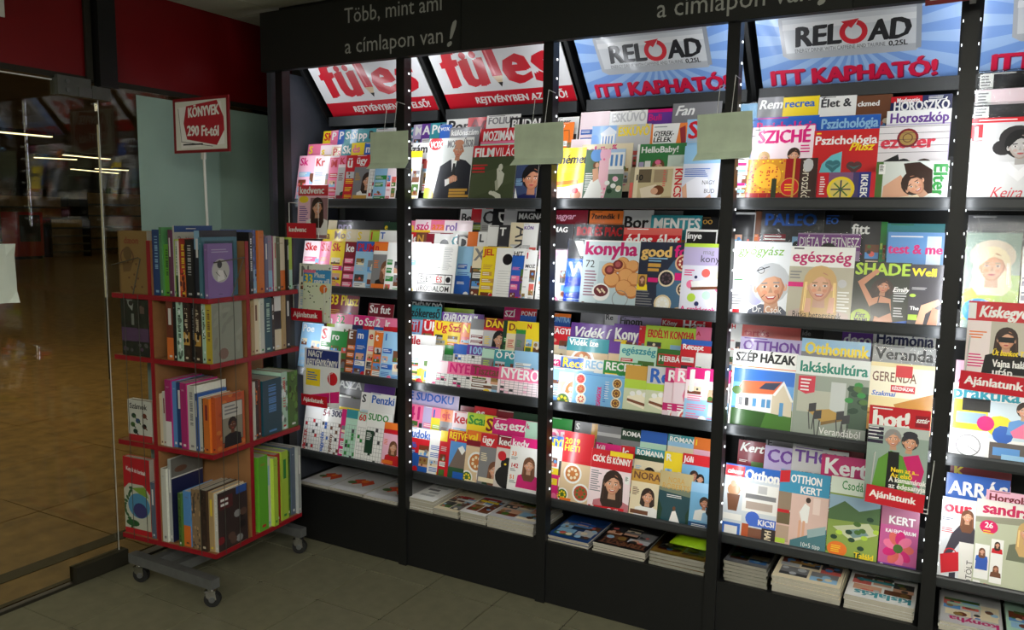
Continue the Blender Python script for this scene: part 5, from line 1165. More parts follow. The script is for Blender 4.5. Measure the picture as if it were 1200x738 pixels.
(1,2,1,6,8,1.0581,0.1599,0.843,0.16,0.1479,'bars','teal','Ö PÓR','w',dict(a='w',th=0.14),'teal puzzle magazine'),
(1,2,1,7,8,1.1589,0.157,0.843,0.1553,0.1545,'bars','lb','','w',dict(a='w',n=6),'light blue puzzle magazine'),
(1,2,2,0,11,0.525,0.2381,0.889,0.15,0.192,'bars','lb','fül','red',dict(a='red',th=0.28,bb='o'),'light blue magazine with red title'),
(1,2,2,1,11,0.6186,0.2352,0.889,0.15,0.1967,'bars','red','ÜH','w',dict(a='w',th=0.24),'red puzzle magazine'),
(1,2,2,2,11,0.6888,0.2323,0.889,0.15,0.1965,'bars','y','Ügy','red',dict(a='o',n=5),'yellow puzzle magazine'),
(1,2,2,3,11,0.7618,0.2294,0.889,0.15,0.196,'bars','y','Szá','red',dict(a='o',bb='o'),'yellow and orange puzzle magazine'),
(1,2,2,4,11,0.837,0.2265,0.889,0.15,0.199,'bars','o','N','y',dict(a='y'),'orange puzzle magazine'),
(1,2,2,5,11,0.8894,0.2236,0.889,0.15,0.2193,'bars','w','','red',dict(b='gy',a='dr',n=6),'white and maroon puzzle magazine'),
(1,2,2,6,11,0.9605,0.2206,0.889,0.15,0.2291,'face','red','DÁN','y',dict(a='y',ph=0.4,b='dr'),'red puzzle magazine with yellow panel'),
(1,2,2,7,11,1.0613,0.2177,0.889,0.15,0.2251,'bars','dg','','y',dict(a='g'),'dark green puzzle magazine'),
(1,2,2,8,11,1.083,0.2148,0.889,0.15,0.2233,'face','y','DÁ','dr',dict(b='y',a='red'),'yellow magazine with small portrait'),
(1,2,2,9,11,1.1308,0.2119,0.889,0.1297,0.2271,'face','g','DÁN','y',dict(b='y',a='g'),'green magazine with small portrait'),
(1,2,2,10,11,1.1798,0.209,0.889,0.0807,0.2275,'bars','y','N','red',dict(a='w'),'bright yellow puzzle magazine'),
(1,2,3,0,5,0.5045,0.261,0.935,0.2005,0.2096,'bars','teal','Szókereső','k',dict(a='y',th=0.16,tp=0.06),'teal word search magazine'),
(1,2,3,1,5,0.7092,0.261,0.935,0.1713,0.1896,'bars','v','GRAFILOGIKA','w',dict(a='w',th=0.17,b='v'),'purple logic puzzle magazine'),
(1,2,3,2,5,0.8813,0.261,0.935,0.0554,0.1904,'bars','v','44','w',dict(a='w'),'violet puzzle magazine'),
(1,2,3,3,5,1.0377,0.261,0.935,0.0847,0.2383,'bars','dpink','SZÍ','w',dict(a='v',tp=0.2,th=0.26),'magenta puzzle magazine'),
(1,2,3,4,5,1.1205,0.261,0.935,0.0799,0.2408,'bars','b','PONT','w',dict(b='red',a='lb',tp=0.2,bh=0.16),'blue magazine with red strip'),
(1,2,4,0,2,0.4701,0.313,0.981,0.2153,0.1804,'bars','k','KEMÉNY DIÓ','w',dict(a='y',th=0.13),'black nut puzzle magazine'),
(1,2,4,1,2,0.69,0.313,0.981,0.1644,0.1568,'bars','lime','','w',dict(a='w'),'lime green puzzle magazine'),
(1,3,0,0,8,0.6053,0.1254,0.387,0.15,0.2091,'bars','red','Sudoku','b',dict(b='w',a='b',th=0.2,bb='b',t2='300'),'red and white number puzzle magazine'),
(1,3,0,1,8,0.7404,0.1225,0.387,0.15,0.2115,'bars','w','','b',dict(a='b'),'white puzzle magazine with blue corner'),
(1,3,0,2,8,0.7975,0.1196,0.387,0.15,0.2167,'bars','red','R','y',dict(b='y',a='w'),'red and yellow puzzle magazine'),
(1,3,0,3,8,0.8379,0.1166,0.387,0.15,0.2294,'mount','red','REJTVÉNY','y',dict(b='red',a='b'),'red magazine with mountain picture'),
(1,3,0,4,8,0.9413,0.1137,0.387,0.15,0.2399,'food','dr','val','y',dict(b='o',a='cream'),'dark red magazine with orange title'),
(1,3,0,5,8,1.014,0.1108,0.387,0.15,0.2377,'face','red','ügy','w',dict(b='red',a='cream',ph=0.65),'red magazine with child portrait'),
(1,3,0,6,8,1.0988,0.1079,0.387,0.15,0.2418,'cat','red','kedv','w',dict(b='dr',a='red'),'red magazine with black cat'),
(1,3,0,7,8,1.1677,0.105,0.387,0.1415,0.2472,'womanr','w','kedv','w',dict(b='mag',a='red'),'white magazine with woman in magenta'),
(1,3,1,0,10,0.5591,0.1832,0.455,0.15,0.2315,'bars','pink','41','dpink',dict(a='dpink',th=0.32),'pink magazine numbered 41'),
(1,3,1,1,10,0.6574,0.1803,0.455,0.15,0.231,'bars','lav','','w',dict(a='pink'),'lavender puzzle magazine'),
(1,3,1,2,10,0.7073,0.1774,0.455,0.15,0.2322,'bars','y','l','b',dict(b='pink',a='lime'),'yellow puzzle magazine'),
(1,3,1,3,10,0.7583,0.1745,0.455,0.15,0.2313,'face','o','ejt','red',dict(a='br'),'orange puzzle magazine'),
(1,3,1,4,10,0.8267,0.1716,0.455,0.15,0.2335,'bars','pinkw','ked','red',dict(a='lb',th=0.24),'pale pink puzzle magazine'),
(1,3,1,5,10,0.9067,0.1686,0.455,0.15,0.2363,'bars','y','Scan','g',dict(a='g',th=0.22,b='lime'),'lime yellow puzzle magazine'),
(1,3,1,6,10,1.0004,0.1657,0.455,0.15,0.2327,'bars','y','S','dr',dict(a='red',th=0.3),'yellow magazine with red initial'),
(1,3,1,7,10,1.0437,0.1628,0.455,0.15,0.2325,'bars','mag','észv','w',dict(a='w',th=0.22),'magenta puzzle magazine'),
(1,3,1,8,10,1.1198,0.1599,0.455,0.15,0.2387,'bars','mag','esze','w',dict(a='y',th=0.22,bb='lb'),'magenta and blue puzzle magazine'),
(1,3,1,9,10,1.2101,0.157,0.455,0.0848,0.2379,'bars','mint','k','mag',dict(a='g'),'pale green puzzle magazine'),
(1,3,2,0,5,0.5419,0.209,0.523,0.2947,0.2301,'bars','lav','E SUDOKU','b',dict(a='gy',th=0.1,tp=0.05),'lavender number puzzle magazine'),
(1,3,2,1,5,0.8426,0.2177,0.523,0.16,0.1815,'bars','dr','','w',dict(a='pink'),'dark red puzzle magazine'),
(1,3,2,2,5,0.9195,0.2148,0.523,0.16,0.1896,'bars','red','es','w',dict(a='w'),'red puzzle magazine'),
(1,3,2,3,5,1.0357,0.2119,0.523,0.16,0.1899,'bars','dr','','w',dict(a='red'),'dark red magazine with red blocks'),
(1,3,2,4,5,1.1239,0.209,0.523,0.16,0.1924,'bars','dg','','red',dict(a='red'),'dark green puzzle magazine'),
(2,0,0,0,5,1.3422,0.1079,1.606,0.0348,0.1741,'bars','b','M','w',dict(a='y'),'narrow blue magazine'),
(2,0,0,1,5,1.3716,0.105,1.606,0.1172,0.2319,'nemet','y','német','k',dict(),'yellow language magazine'),
(2,0,0,2,5,1.4895,0.105,1.606,0.1631,0.2211,'wedding','lb','','w',dict(),'wedding magazine with white gown'),
(2,0,0,3,5,1.6793,0.1079,1.606,0.209,0.1486,'kincs','cream','Kincs','red',dict(),'sideways cream magazine with sleeping girl'),
(2,0,0,4,5,1.884,0.105,1.606,0.1345,0.2234,'nagy','lb','NAGY','k',dict(),'pale blue fashion magazine'),
(2,0,1,0,2,1.45,0.157,1.662,0.2149,0.1897,'bars','cream','esküvő','mag',dict(a='pink',th=0.13,w2=1),'cream magazine with pink letters'),
(2,0,1,1,2,1.6839,0.157,1.662,0.1912,0.1831,'baby','g','HelloBaby!','w',dict(),'green magazine with a baby'),
(2,0,2,0,6,1.3302,0.2148,1.718,0.0526,0.234,'bars','o','7','w',dict(a='w',bb='w'),'orange and white magazine'),
(2,0,2,1,6,1.3786,0.2119,1.718,0.0938,0.1606,'bars','pinkw','','mag',dict(a='pink'),'pale pink magazine'),
(2,0,2,2,6,1.4678,0.209,1.718,0.1054,0.2107,'dome','lb','','w',dict(),'blue bridal magazine with building'),
(2,0,2,3,6,1.5725,0.209,1.718,0.1431,0.2106,'bars','go','ESKÜVŐ','y',dict(a='cream',b='lg',bb='lg',th=0.2,bh=0.5),'beige magazine with yellow title'),
(2,0,2,4,6,1.7139,0.209,1.718,0.1443,0.2075,'gyerek','w','','k',dict(),'white and orange parenting magazine'),
(2,0,2,5,6,1.8565,0.209,1.718,0.1305,0.219,'bars','lb','S','red',dict(a='w',th=0.4),'light blue magazine with red initial'),
(2,0,3,0,5,1.2629,0.261,1.774,0.1228,0.2037,'bars','w','zsánger','k',dict(a='o',th=0.12,b='w'),'white magazine with maroon corner'),
(2,0,3,1,5,1.3923,0.261,1.774,0.1279,0.2196,'bars','pinkw','','pink',dict(a='b',bb='lb',th=0.16,sh=0.3),'pink bridal magazine'),
(2,0,3,2,5,1.5197,0.261,1.774,0.1597,0.2162,'bars','w','ESKÜVŐ','lg',dict(a='lg',th=0.18),'white bridal magazine'),
(2,0,3,3,5,1.6777,0.2639,1.774,0.1062,0.2155,'bars','v','Buli','mag',dict(b='mag',a='mag',th=0.2,bh=0.06,tp=0.1),'purple party magazine'),
(2,0,3,4,5,1.781,0.261,1.774,0.1907,0.2331,'bars','gy','Fan','w',dict(a='pink',th=0.16,sh=0.3),'grey magazine with italic title'),
(2,1,0,0,5,1.2853,0.1108,1.202,0.2,0.2317,'bars','w','SZÉP','lav',dict(b='lpink',a='w',th=0.1),'white magazine with pale pink top'),
(2,1,0,1,5,1.416,0.1079,1.202,0.2,0.2758,'vw','b','W','w',dict(wr=1),'film-wrapped blue car magazine'),
(2,1,0,2,5,1.4862,0.105,1.202,0.2338,0.2757,'konyha','lb','','mag',dict(),'cookery magazine with pastries'),
(2,1,0,3,5,1.7171,0.1079,1.202,0.2,0.2744,'goodfood','n','good','go',dict(),'navy cookery magazine with bowls'),
(2,1,0,4,5,1.8928,0.105,1.202,0.1786,0.2729,'magkon','lav','','g',dict(),'pale cookery magazine with dessert'),
(2,1,1,0,4,1.2548,0.157,1.258,0.1587,0.2806,'bars','dk','ARTMAG','w',dict(a='gy',th=0.11,bb='gy'),'dark grey art magazine'),
(2,1,1,1,4,1.4164,0.157,1.258,0.2135,0.2819,'bars','dk','BOR ÉS PIAC','r',dict(a='w',th=0.13,wr=1),'dark wine magazine in clear film'),
(2,1,1,2,4,1.6302,0.157,1.258,0.2346,0.2703,'bars','red','édes élet','w',dict(a='w',th=0.16,tp=0.12,b='salmon',bh=0.1),'red pastry magazine'),
(2,1,1,3,4,1.8811,0.157,1.258,0.1199,0.2675,'bars','k','ínye','w',dict(a='dk',th=0.16,fr='w'),'black gourmet magazine with white frame'),
(2,1,2,0,5,1.2785,0.209,1.314,0.1729,0.2819,'bars','dr','magyar','lpink',dict(a='pink',th=0.12,sh=0.3),'maroon craft magazine'),
(2,1,2,1,5,1.46,0.209,1.314,0.1456,0.2802,'bars','o','7tetedik 1','k',dict(a='o',th=0.12,bb='dk'),'orange magazine with black title'),
(2,1,2,2,5,1.6028,0.2119,1.314,0.1281,0.2835,'bars','lg','Bor','k',dict(a='lg',th=0.3,tp=0.18),'pale wine magazine'),
(2,1,2,3,5,1.7238,0.209,1.314,0.2028,0.264,'bars','teal','MENTES','w',dict(a='dg',th=0.18),'dark teal diet magazine'),
(2,1,2,4,5,1.9259,0.209,1.314,0.0656,0.2592,'bars','k','OO','go',dict(a='dk',th=0.2),'black magazine with gold letters'),
(2,1,3,0,2,1.7166,0.261,1.37,0.1211,0.2251,'bars','gy','','w',dict(a='r',bb='k'),'grey magazine with red corner'),
(2,1,3,1,2,1.8373,0.261,1.37,0.1408,0.2296,'bars','k','','w',dict(a='dk'),'plain black magazine'),
(2,2,0,0,8,1.3382,0.1254,0.797,0.2,0.1532,'bars','lb','','w',dict(a='w'),'light blue narrow recipe magazine'),
(2,2,0,1,8,1.3902,0.1225,0.797,0.2,0.1384,'food','cream','','mag',dict(a='teal'),'recipe magazine with white bowl'),
(2,2,0,2,8,1.4562,0.1196,0.797,0.2256,0.1489,'kekrec','lb','','pink',dict(),'light blue recipe magazine lying sideways'),
(2,2,0,3,8,1.6771,0.1166,0.797,0.2,0.1965,'cake','lime','RECEPT','go',dict(b='go'),'green recipe magazine with cake'),
(2,2,0,4,8,1.7671,0.1137,0.797,0.2,0.2009,'cake','lg','Re','b',dict(b='lg',th=0.26,a='br'),'grey recipe magazine with brown cake'),
(2,2,0,5,8,1.84,0.1108,0.797,0.2,0.202,'pinkp','pink','Ró','w',dict(b='dpink',a='lpink'),'pink recipe magazine'),
(2,2,0,6,8,1.8776,0.1079,0.797,0.2,0.2055,'pinkp','pink','Rece','w',dict(b='pink',a='pinkw'),'pale pink recipe magazine'),
(2,2,0,7,8,1.924,0.105,0.797,0.1643,0.214,'bars','pinkw','H','w',dict(b='mag',a='pink',th=0.4,bh=0.22,bb='lb'),'pink and violet recipe magazine'),
(2,2,1,0,4,1.3172,0.1657,0.843,0.16,0.1522,'bars','w','kar','mag',dict(a='lb'),'white recipe magazine with pink title'),
(2,2,1,1,4,1.3759,0.1628,0.843,0.16,0.149,'bars','y','Recept','y',dict(b='b',a='o',th=0.18),'blue and yellow recipe magazine'),
(2,2,1,2,4,1.4791,0.1599,0.843,0.16,0.1497,'bars','w','RECEPT','lb',dict(a='o',th=0.16),'white recipe magazine'),
(2,2,1,3,4,1.5696,0.157,0.843,0.16,0.1527,'bars','g','RECEPT','w',dict(a='y',th=0.16,bb='o'),'green recipe magazine'),
(2,2,2,0,6,1.3799,0.209,0.889,0.1871,0.1806,'food','b','Vidék íze','w',dict(b='teal',a='red',th=0.13,bh=0.32),'teal country recipe magazine'),
(2,2,2,1,6,1.5684,0.209,0.889,0.0472,0.1776,'food','v','','w',dict(a='w'),'violet recipe magazine'),
(2,2,2,2,6,1.616,0.209,0.889,0.1557,0.1698,'bars','mint','egészség','teal',dict(a='red',th=0.15),'mint green health recipe magazine'),
(2,2,2,3,6,1.7704,0.2148,0.889,0.1563,0.164,'herb','g','HERBÁCIÓ','w',dict(),'green herb magazine with red strip'),
(2,2,2,4,6,1.8658,0.2119,0.889,0.1184,0.2102,'bars','red','Recept','w',dict(b='b',a='w',th=0.14,bh=0.1,tp=0.14,fr2=1),'red recipe magazine with blue strip'),
(2,2,2,5,6,1.9282,0.209,0.889,0.0615,0.1626,'bars','w','','g',dict(a='g',bb='lg'),'white herb magazine'),
(2,2,3,0,6,1.2635,0.2668,0.935,0.1076,0.1654,'bars','red','NAGYI','w',dict(b='red',a='cream',th=0.19,bb='cream'),'red grandmother recipe magazine'),
(2,2,3,1,6,1.3697,0.2639,0.935,0.1963,0.1883,'bars','v','Vidék í','w',dict(a='v',th=0.17,sh=0.3,tp=0.1),'purple country magazine'),
(2,2,3,2,6,1.5647,0.261,0.935,0.1108,0.1973,'bars','v','Kony','w',dict(a='y',th=0.34,tp=0.08),'violet kitchen magazine'),
(2,2,3,3,6,1.6748,0.261,0.935,0.0278,0.196,'bars','red','H','w',dict(a='pink'),'narrow red recipe magazine'),
(2,2,3,4,6,1.7016,0.261,0.935,0.2072,0.2016,'bars','lime','ERDÉLYI KONYHA','red',dict(a='o',th=0.12,tp=0.12),'yellow green regional recipe magazine'),
(2,2,3,5,6,1.9078,0.261,0.935,0.0614,0.2099,'bars','pink','A','red',dict(a='red',th=0.22,tp=0.12),'pink recipe magazine'),
(2,2,4,0,6,1.239,0.313,0.981,0.1062,0.1693,'bars','b','KONTRA','lb',dict(b='o',a='n',th=0.18,bh=0.1,tp=0.14),'dark blue magazine with orange strip'),
(2,2,4,1,6,1.3917,0.313,0.981,0.1118,0.1838,'bars','gy','','k',dict(a='lg'),'grey magazine'),
(2,2,4,2,6,1.5022,0.313,0.981,0.0574,0.1881,'bars','lg','Re','k',dict(a='k',th=0.32),'pale grey magazine with black title'),
(2,2,4,3,6,1.5598,0.313,0.981,0.1904,0.1809,'bars','lav','Finom','dk',dict(a='v',th=0.12),'mauve kitchen magazine'),
(2,2,4,4,6,1.7498,0.313,0.981,0.0817,0.1814,'bars','red','Köny','w',dict(a='pink',th=0.2),'red kitchen magazine'),
(2,2,4,5,6,1.8316,0.313,0.981,0.1233,0.1874,'bars','red','Házi','w',dict(a='w',th=0.24),'bright red kitchen magazine'),
(2,3,0,0,6,1.331,0.1108,0.387,0.13,0.2737,'bars','w','NYI','y',dict(b='b',a='y',th=0.2,bb='mag'),'white puzzle book with blue top'),
(2,3,0,1,6,1.4107,0.1079,0.387,0.1355,0.3021,'food','cream','2019\nHETI','y',dict(b='red',a='o',bh=0.42,th=0.17,tp=0.1),'red calendar magazine with food'),
(2,3,0,2,6,1.5426,0.105,0.387,0.1745,0.2508,'csok','pinkw','CSÓK ÉS KÖNNY','w',dict(),'pink weekly with smiling woman'),
(2,3,0,3,6,1.7189,0.1108,0.387,0.13,0.1951,'face','go','NORA','br',dict(b='go',a='br',top='cream'),'sepia romance novel'),
(2,3,0,4,6,1.8346,0.1079,0.387,0.13,0.208,'nora','dteal','NORA','go',dict(),'dark teal romance novel'),
(2,3,0,5,6,1.9602,0.105,0.387,0.1197,0.1853,'couple','lb','','w',dict(),'blue romance novel with a couple'),
(2,3,1,0,6,1.3122,0.157,0.455,0.11,0.224,'bars','pink','ŐR','pinkw',dict(a='w',th=0.4),'pink puzzle magazine'),
(2,3,1,1,6,1.5387,0.157,0.455,0.1109,0.1963,'face','mag','Júli','w',dict(b='mag',a='mag',th=0.2),'magenta romance booklet'),
(2,3,1,2,6,1.6496,0.1599,0.455,0.11,0.1983,'face','red','Jc','w',dict(b='red',a='red',th=0.26),'red romance booklet'),
(2,3,1,3,6,1.7108,0.157,0.455,0.1211,0.2029,'face','dg','ROMANA','w',dict(b='teal',a='lb',th=0.17),'green romance booklet with portrait'),
(2,3,1,4,6,1.8325,0.1599,0.455,0.11,0.2025,'bars','y','R','w',dict(a='go',bb='cream'),'yellow romance booklet'),
(2,3,1,5,6,1.9056,0.157,0.455,0.11,0.2067,'couple','red','Júli','w',dict(b='red',th=0.2),'red romance booklet with a couple'),
(2,3,2,0,8,1.2979,0.209,0.523,0.1109,0.1915,'bars','g','','w',dict(a='dg'),'green booklet'),
(2,3,2,1,8,1.4165,0.2206,0.523,0.11,0.187,'bars','gy','S','w',dict(a='k'),'grey booklet'),
(2,3,2,2,8,1.4957,0.2177,0.523,0.11,0.1867,'bars','go','','w',dict(a='k'),'narrow golden booklet'),
(2,3,2,3,8,1.5237,0.2148,0.523,0.11,0.1881,'face','lg','','dg',dict(b='gy',a='gy'),'light grey booklet with portrait'),
(2,3,2,4,8,1.6296,0.2119,0.523,0.11,0.1858,'face','dg','ROMAN','w',dict(b='dg',a='lb',th=0.17),'dark green romance booklet'),
(2,3,2,5,8,1.715,0.209,0.523,0.11,0.1918,'face','b','','lb',dict(b='b',a='lb',th=0.18),'blue romance booklet'),
(2,3,2,6,8,1.8279,0.2119,0.523,0.11,0.1914,'face','lb','ROMAN','w',dict(b='teal',a='lb',th=0.17),'teal romance booklet'),
(2,3,2,7,8,1.9335,0.209,0.523,0.11,0.194,'face','o','I','y',dict(b='o',a='y'),'orange romance booklet'),
(3,0,0,0,4,2.0774,0.1079,1.606,0.042,0.1734,'bars','w','','mag',dict(a='lb',sp=1),'white magazine seen along its edge'),
(3,0,0,1,4,2.1175,0.105,1.606,0.2333,0.1667,'horo','red','Horoszkóp','w',dict(),'sideways red and gold magazine'),
(3,0,0,2,4,2.3533,0.105,1.606,0.1805,0.1154,'ikrek','n','','w',dict(),'sideways blue and red zodiac magazine'),
(3,0,0,3,4,2.5334,0.105,1.606,0.2107,0.1483,'eliter','w','Élter','g',dict(),'sideways magazine with smiling woman'),
(3,0,1,0,3,2.1143,0.157,1.662,0.2105,0.2285,'sziche','pinkw','SZICHÉ','mag',dict(),'pale pink psychology magazine'),
(3,0,1,1,3,2.3244,0.157,1.662,0.2052,0.208,'pszplus','red','Pszichológia','w',dict(),'red psychology magazine with hearts'),
(3,0,1,2,3,2.5301,0.157,1.662,0.2051,0.2148,'ezoter','lg','ezoter','red',dict(),'magazine with medallion and two faces'),
(3,0,2,0,3,2.1036,0.2119,1.718,0.2258,0.2126,'bars','b','Pszichológia','mag',dict(a='lb',th=0.13,tp=0.1),'blue psychology magazine with pink title'),
(3,0,2,1,3,2.3269,0.209,1.718,0.1996,0.2048,'bars','b','Pszichológia','lb',dict(a='lb',th=0.14),'blue psychology magazine'),
(3,0,2,2,3,2.5453,0.209,1.718,0.1914,0.213,'bars','lav','Horoszkóp','v',dict(b='w',a='v',th=0.14),'white magazine with purple title'),
(3,0,3,0,6,2.0398,0.2639,1.774,0.0658,0.2169,'bars','lb','','w',dict(a='w',wr=1),'small film-wrapped pack'),
(3,0,3,1,6,2.1041,0.261,1.774,0.0912,0.2357,'bars','gy','Rem','w',dict(a='k',th=0.3,sh=0.2),'grey magazine with white title'),
(3,0,3,2,6,2.1937,0.261,1.774,0.1251,0.2311,'bars','y','recrea','b',dict(a='b',th=0.18,bb='b',bh=0.2),'yellow leisure magazine'),
(3,0,3,3,6,2.3173,0.261,1.774,0.1239,0.2253,'bars','w','Élet &','dk',dict(a='mag',th=0.19),'white lifestyle magazine'),
(3,0,3,4,6,2.4393,0.2639,1.774,0.1152,0.2216,'bars','br','ckmed','w',dict(a='red',th=0.13,tp=0.14),'brown medical magazine'),
(3,0,3,5,6,2.5505,0.261,1.774,0.1844,0.2102,'bars','n','HOROSZKÓ','w',dict(b='n',a='red',th=0.14,tp=0.12,fr3=1),'indigo horoscope magazine with red corner'),
(3,1,0,0,4,2.0743,0.105,1.202,0.2019,0.2851,'gyogyas','w','gyógyás','g',dict(),'health magazine with grey-haired man'),
(3,1,0,1,4,2.275,0.105,1.202,0.2088,0.2728,'egeszseg','lg','egészség','mag',dict(),'health magazine with fair-haired woman'),
(3,1,0,2,4,2.4845,0.1079,1.202,0.1733,0.2257,'shade','dg','SHADE','y',dict(),'dark fitness magazine with woman posing'),
(3,1,0,3,4,2.655,0.105,1.202,0.0951,0.2229,'well','dk','Well','y',dict(),'dark wellness magazine with legs'),
(3,1,1,0,2,2.2878,0.157,1.27,0.2053,0.2498,'diet','lav','DIÉTA ÉS FITNESZ','w',dict(wr=1),'mauve diet magazine in clear film'),
(3,1,1,1,2,2.5769,0.157,1.27,0.1683,0.2584,'testme','b','test & me','mag',dict(),'blue magazine with blonde woman'),
(3,1,2,0,7,2.0491,0.209,1.338,0.0771,0.2527,'bars','k','','w',dict(a='dr',fr='lg'),'black magazine with red hearts'),
(3,1,2,1,7,2.1253,0.2119,1.338,0.0301,0.2568,'bars','br','','w',dict(a='o'),'narrow orange brown magazine'),
(3,1,2,2,7,2.1486,0.209,1.338,0.2161,0.2596,'bars','dk','PALEO','b',dict(a='dr',th=0.16,wr=1),'dark magazine with blue title'),
(3,1,2,3,7,2.3651,0.2148,1.338,0.0903,0.2464,'bars','k','EO','b',dict(a='dr',th=0.2),'black magazine with blue letters'),
(3,1,2,4,7,2.4524,0.2119,1.338,0.1,0.2241,'bars','dk','fitt','w',dict(a='mag',th=0.28,t2=''),'black fitness magazine'),
(3,1,2,5,7,2.5503,0.209,1.338,0.0198,0.2227,'bars','g','','w',dict(a='lime'),'narrow green magazine'),
(3,1,2,6,7,2.5693,0.209,1.338,0.1731,0.2185,'bars','teal','','g',dict(a='g',bb='dk'),'grey teal magazine'),
(3,2,0,0,2,2.0914,0.1079,0.797,0.2252,0.2977,'house','w','SZÉP HÁZAK','k',dict(),'home magazine with white house'),
(3,2,0,1,2,2.3138,0.105,0.797,0.2402,0.2939,'room','lg','lakáskultúra','teal',dict(),'home magazine with dining table'),
(3,2,1,0,3,2.103,0.157,0.853,0.2173,0.2828,'bars','lav','OTTHON','v',dict(a='v',th=0.14),'mauve home magazine'),
(3,2,1,1,3,2.3195,0.157,0.853,0.2265,0.2941,'bars','gy','Otthonunk','y',dict(b='lb',a='gy',th=0.15,bh=0.16),'grey home magazine with yellow title'),
(3,2,1,2,3,2.5509,0.157,0.853,0.1954,0.2324,'gerenda','w','GERENDA','br',dict(),'yellow timber house magazine'),
(3,2,2,0,1,2.5494,0.209,0.909,0.1946,0.2293,'bars','lg','Veranda','dk',dict(a='gy',th=0.16,wr=1),'pale home magazine in clear film'),
(3,2,3,0,6,2.0428,0.261,0.965,0.0436,0.2093,'bars','w','H','red',dict(a='red',th=0.3),'white magazine with red letter'),
(3,2,3,1,6,2.0861,0.261,0.965,0.2134,0.2051,'bars','salmon','tartós','red',dict(a='w',th=0.1,tp=0.1),'salmon home magazine'),
(3,2,3,2,6,2.3005,0.261,0.965,0.0797,0.2045,'bars','k','ide','gy',dict(a='dk',th=0.18),'black home magazine'),
(3,2,3,3,6,2.38,0.2639,0.965,0.0658,0.2083,'bars','dk','','w',dict(a='gy'),'dark grey home magazine'),
(3,2,3,4,6,2.4421,0.261,0.965,0.1007,0.2148,'bars','v','deco','w',dict(a='v',th=0.28,tp=0.08),'purple home magazine'),
(3,2,3,5,6,2.5433,0.261,0.965,0.1969,0.2193,'bars','w','Harmónia','n',dict(a='lb',th=0.17,bb='b'),'white magazine with navy title'),
(3,3,0,0,4,2.0829,0.1079,0.387,0.1982,0.2751,'otthon','lb','Otthon','w',dict(),'blue home magazine with kitchen'),
(3,3,0,1,4,2.2795,0.105,0.387,0.1699,0.2853,'otthonk','salmon','OTTHON','w',dict(),'home magazine with woman standing'),
(3,3,0,2,4,2.4513,0.105,0.387,0.1631,0.2889,'garden','g','Csodáskert','g',dict(),'green garden magazine with landscape'),
(3,3,0,3,4,2.6188,0.105,0.387,0.116,0.2202,'flower','mag','KERT','w',dict(),'pink garden calendar with flower'),
(3,3,1,0,3,2.2095,0.1628,0.455,0.19,0.2811,'bars','lav','COTT','v',dict(a='v',th=0.2),'lavender cottage magazine'),
(3,3,1,1,3,2.3072,0.1599,0.455,0.19,0.2945,'bars','lg','THON','v',dict(a='lav',th=0.18,t2='KERT'),'pale mauve garden magazine'),
(3,3,1,2,3,2.4095,0.157,0.455,0.19,0.2808,'bars','dpink','Kerty','w',dict(a='mag',th=0.24),'dark pink garden magazine'),
(3,3,2,0,4,2.1046,0.209,0.523,0.101,0.2095,'bars','dr','Kert','w',dict(a='dr',th=0.26,sh=0.3),'maroon garden magazine'),
(3,3,2,1,4,2.2046,0.209,0.523,0.098,0.236,'bars','gy','E','k',dict(a='lg'),'dark grey garden magazine'),
(3,3,2,2,4,2.3018,0.209,0.523,0.1248,0.2376,'bars','lg','','k',dict(a='gy'),'light grey garden magazine'),
(3,3,2,3,4,2.4256,0.209,0.523,0.1181,0.2431,'bars','dr','A','r',dict(a='red'),'dark red garden magazine'),
(4,0,0,0,1,2.7957,0.105,1.606,0.2025,0.2791,'keira','lg','ELLE','w',dict(ttl=''),'grey fashion magazine with dark-haired woman'),
(4,0,1,0,1,2.7959,0.157,1.662,0.2027,0.2692,'bars','dk','','w',dict(a='lg',wr=1,st=1),'lowest film-wrapped dark pack'),
(4,0,2,0,1,2.8003,0.209,1.718,0.1982,0.2677,'bars','lg','','w',dict(a='gy',wr=1,st=1,b='pinkw'),'film-wrapped pale pack'),
(4,0,3,0,1,2.806,0.261,1.774,0.1919,0.2731,'bars','k','','w',dict(a='dk',wr=1,st=1),'film-wrapped black pack'),
(4,1,0,0,2,2.8078,0.105,1.202,0.1496,0.3303,'blonde','lime','','lb',dict(wr=1),'film-wrapped magazine with blonde woman'),
(4,1,0,1,2,2.96,0.105,1.202,0.0751,0.2894,'bars','w','ST','k',dict(a='n',th=0.2),'white magazine with black title'),
(4,1,1,0,1,2.808,0.157,1.282,0.2098,0.305,'bars','gy','','w',dict(a='lg',wr=1),'grey film-wrapped magazine'),
(4,2,0,0,1,2.8024,0.105,0.797,0.2422,0.2509,'praktika','w','praktika','teal',dict(),'craft magazine with pictures'),
(4,2,1,0,1,2.8056,0.157,0.877,0.2376,0.2377,'bars','lpink','A','mag',dict(a='y'),'pale pink craft magazine'),
(4,3,0,0,2,2.7965,0.1079,0.387,0.1138,0.2767,'our','w','our','red',dict(),'fashion magazine with red handbag'),
(4,3,0,1,2,2.8956,0.105,0.387,0.1694,0.2888,'sandra','lg','sandra','mag',dict(),'knitting magazine with pink title'),
(4,3,1,0,2,2.8042,0.1599,0.455,0.1814,0.2776,'bars','b','ARRÁS','w',dict(a='b',th=0.2,tp=0.12),'blue craft magazine'),
(4,3,1,1,2,2.9211,0.157,0.455,0.1454,0.2414,'bars','lpink','Horgolás','dr',dict(a='pink',th=0.13,fr4=1),'pinkish crochet magazine'),
(4,3,2,0,1,2.8132,0.209,0.523,0.1762,0.2362,'face','dr','K','y',dict(a='dk',b='dr'),'dark maroon magazine'),
]
TH = 0.0026
_blk = {}
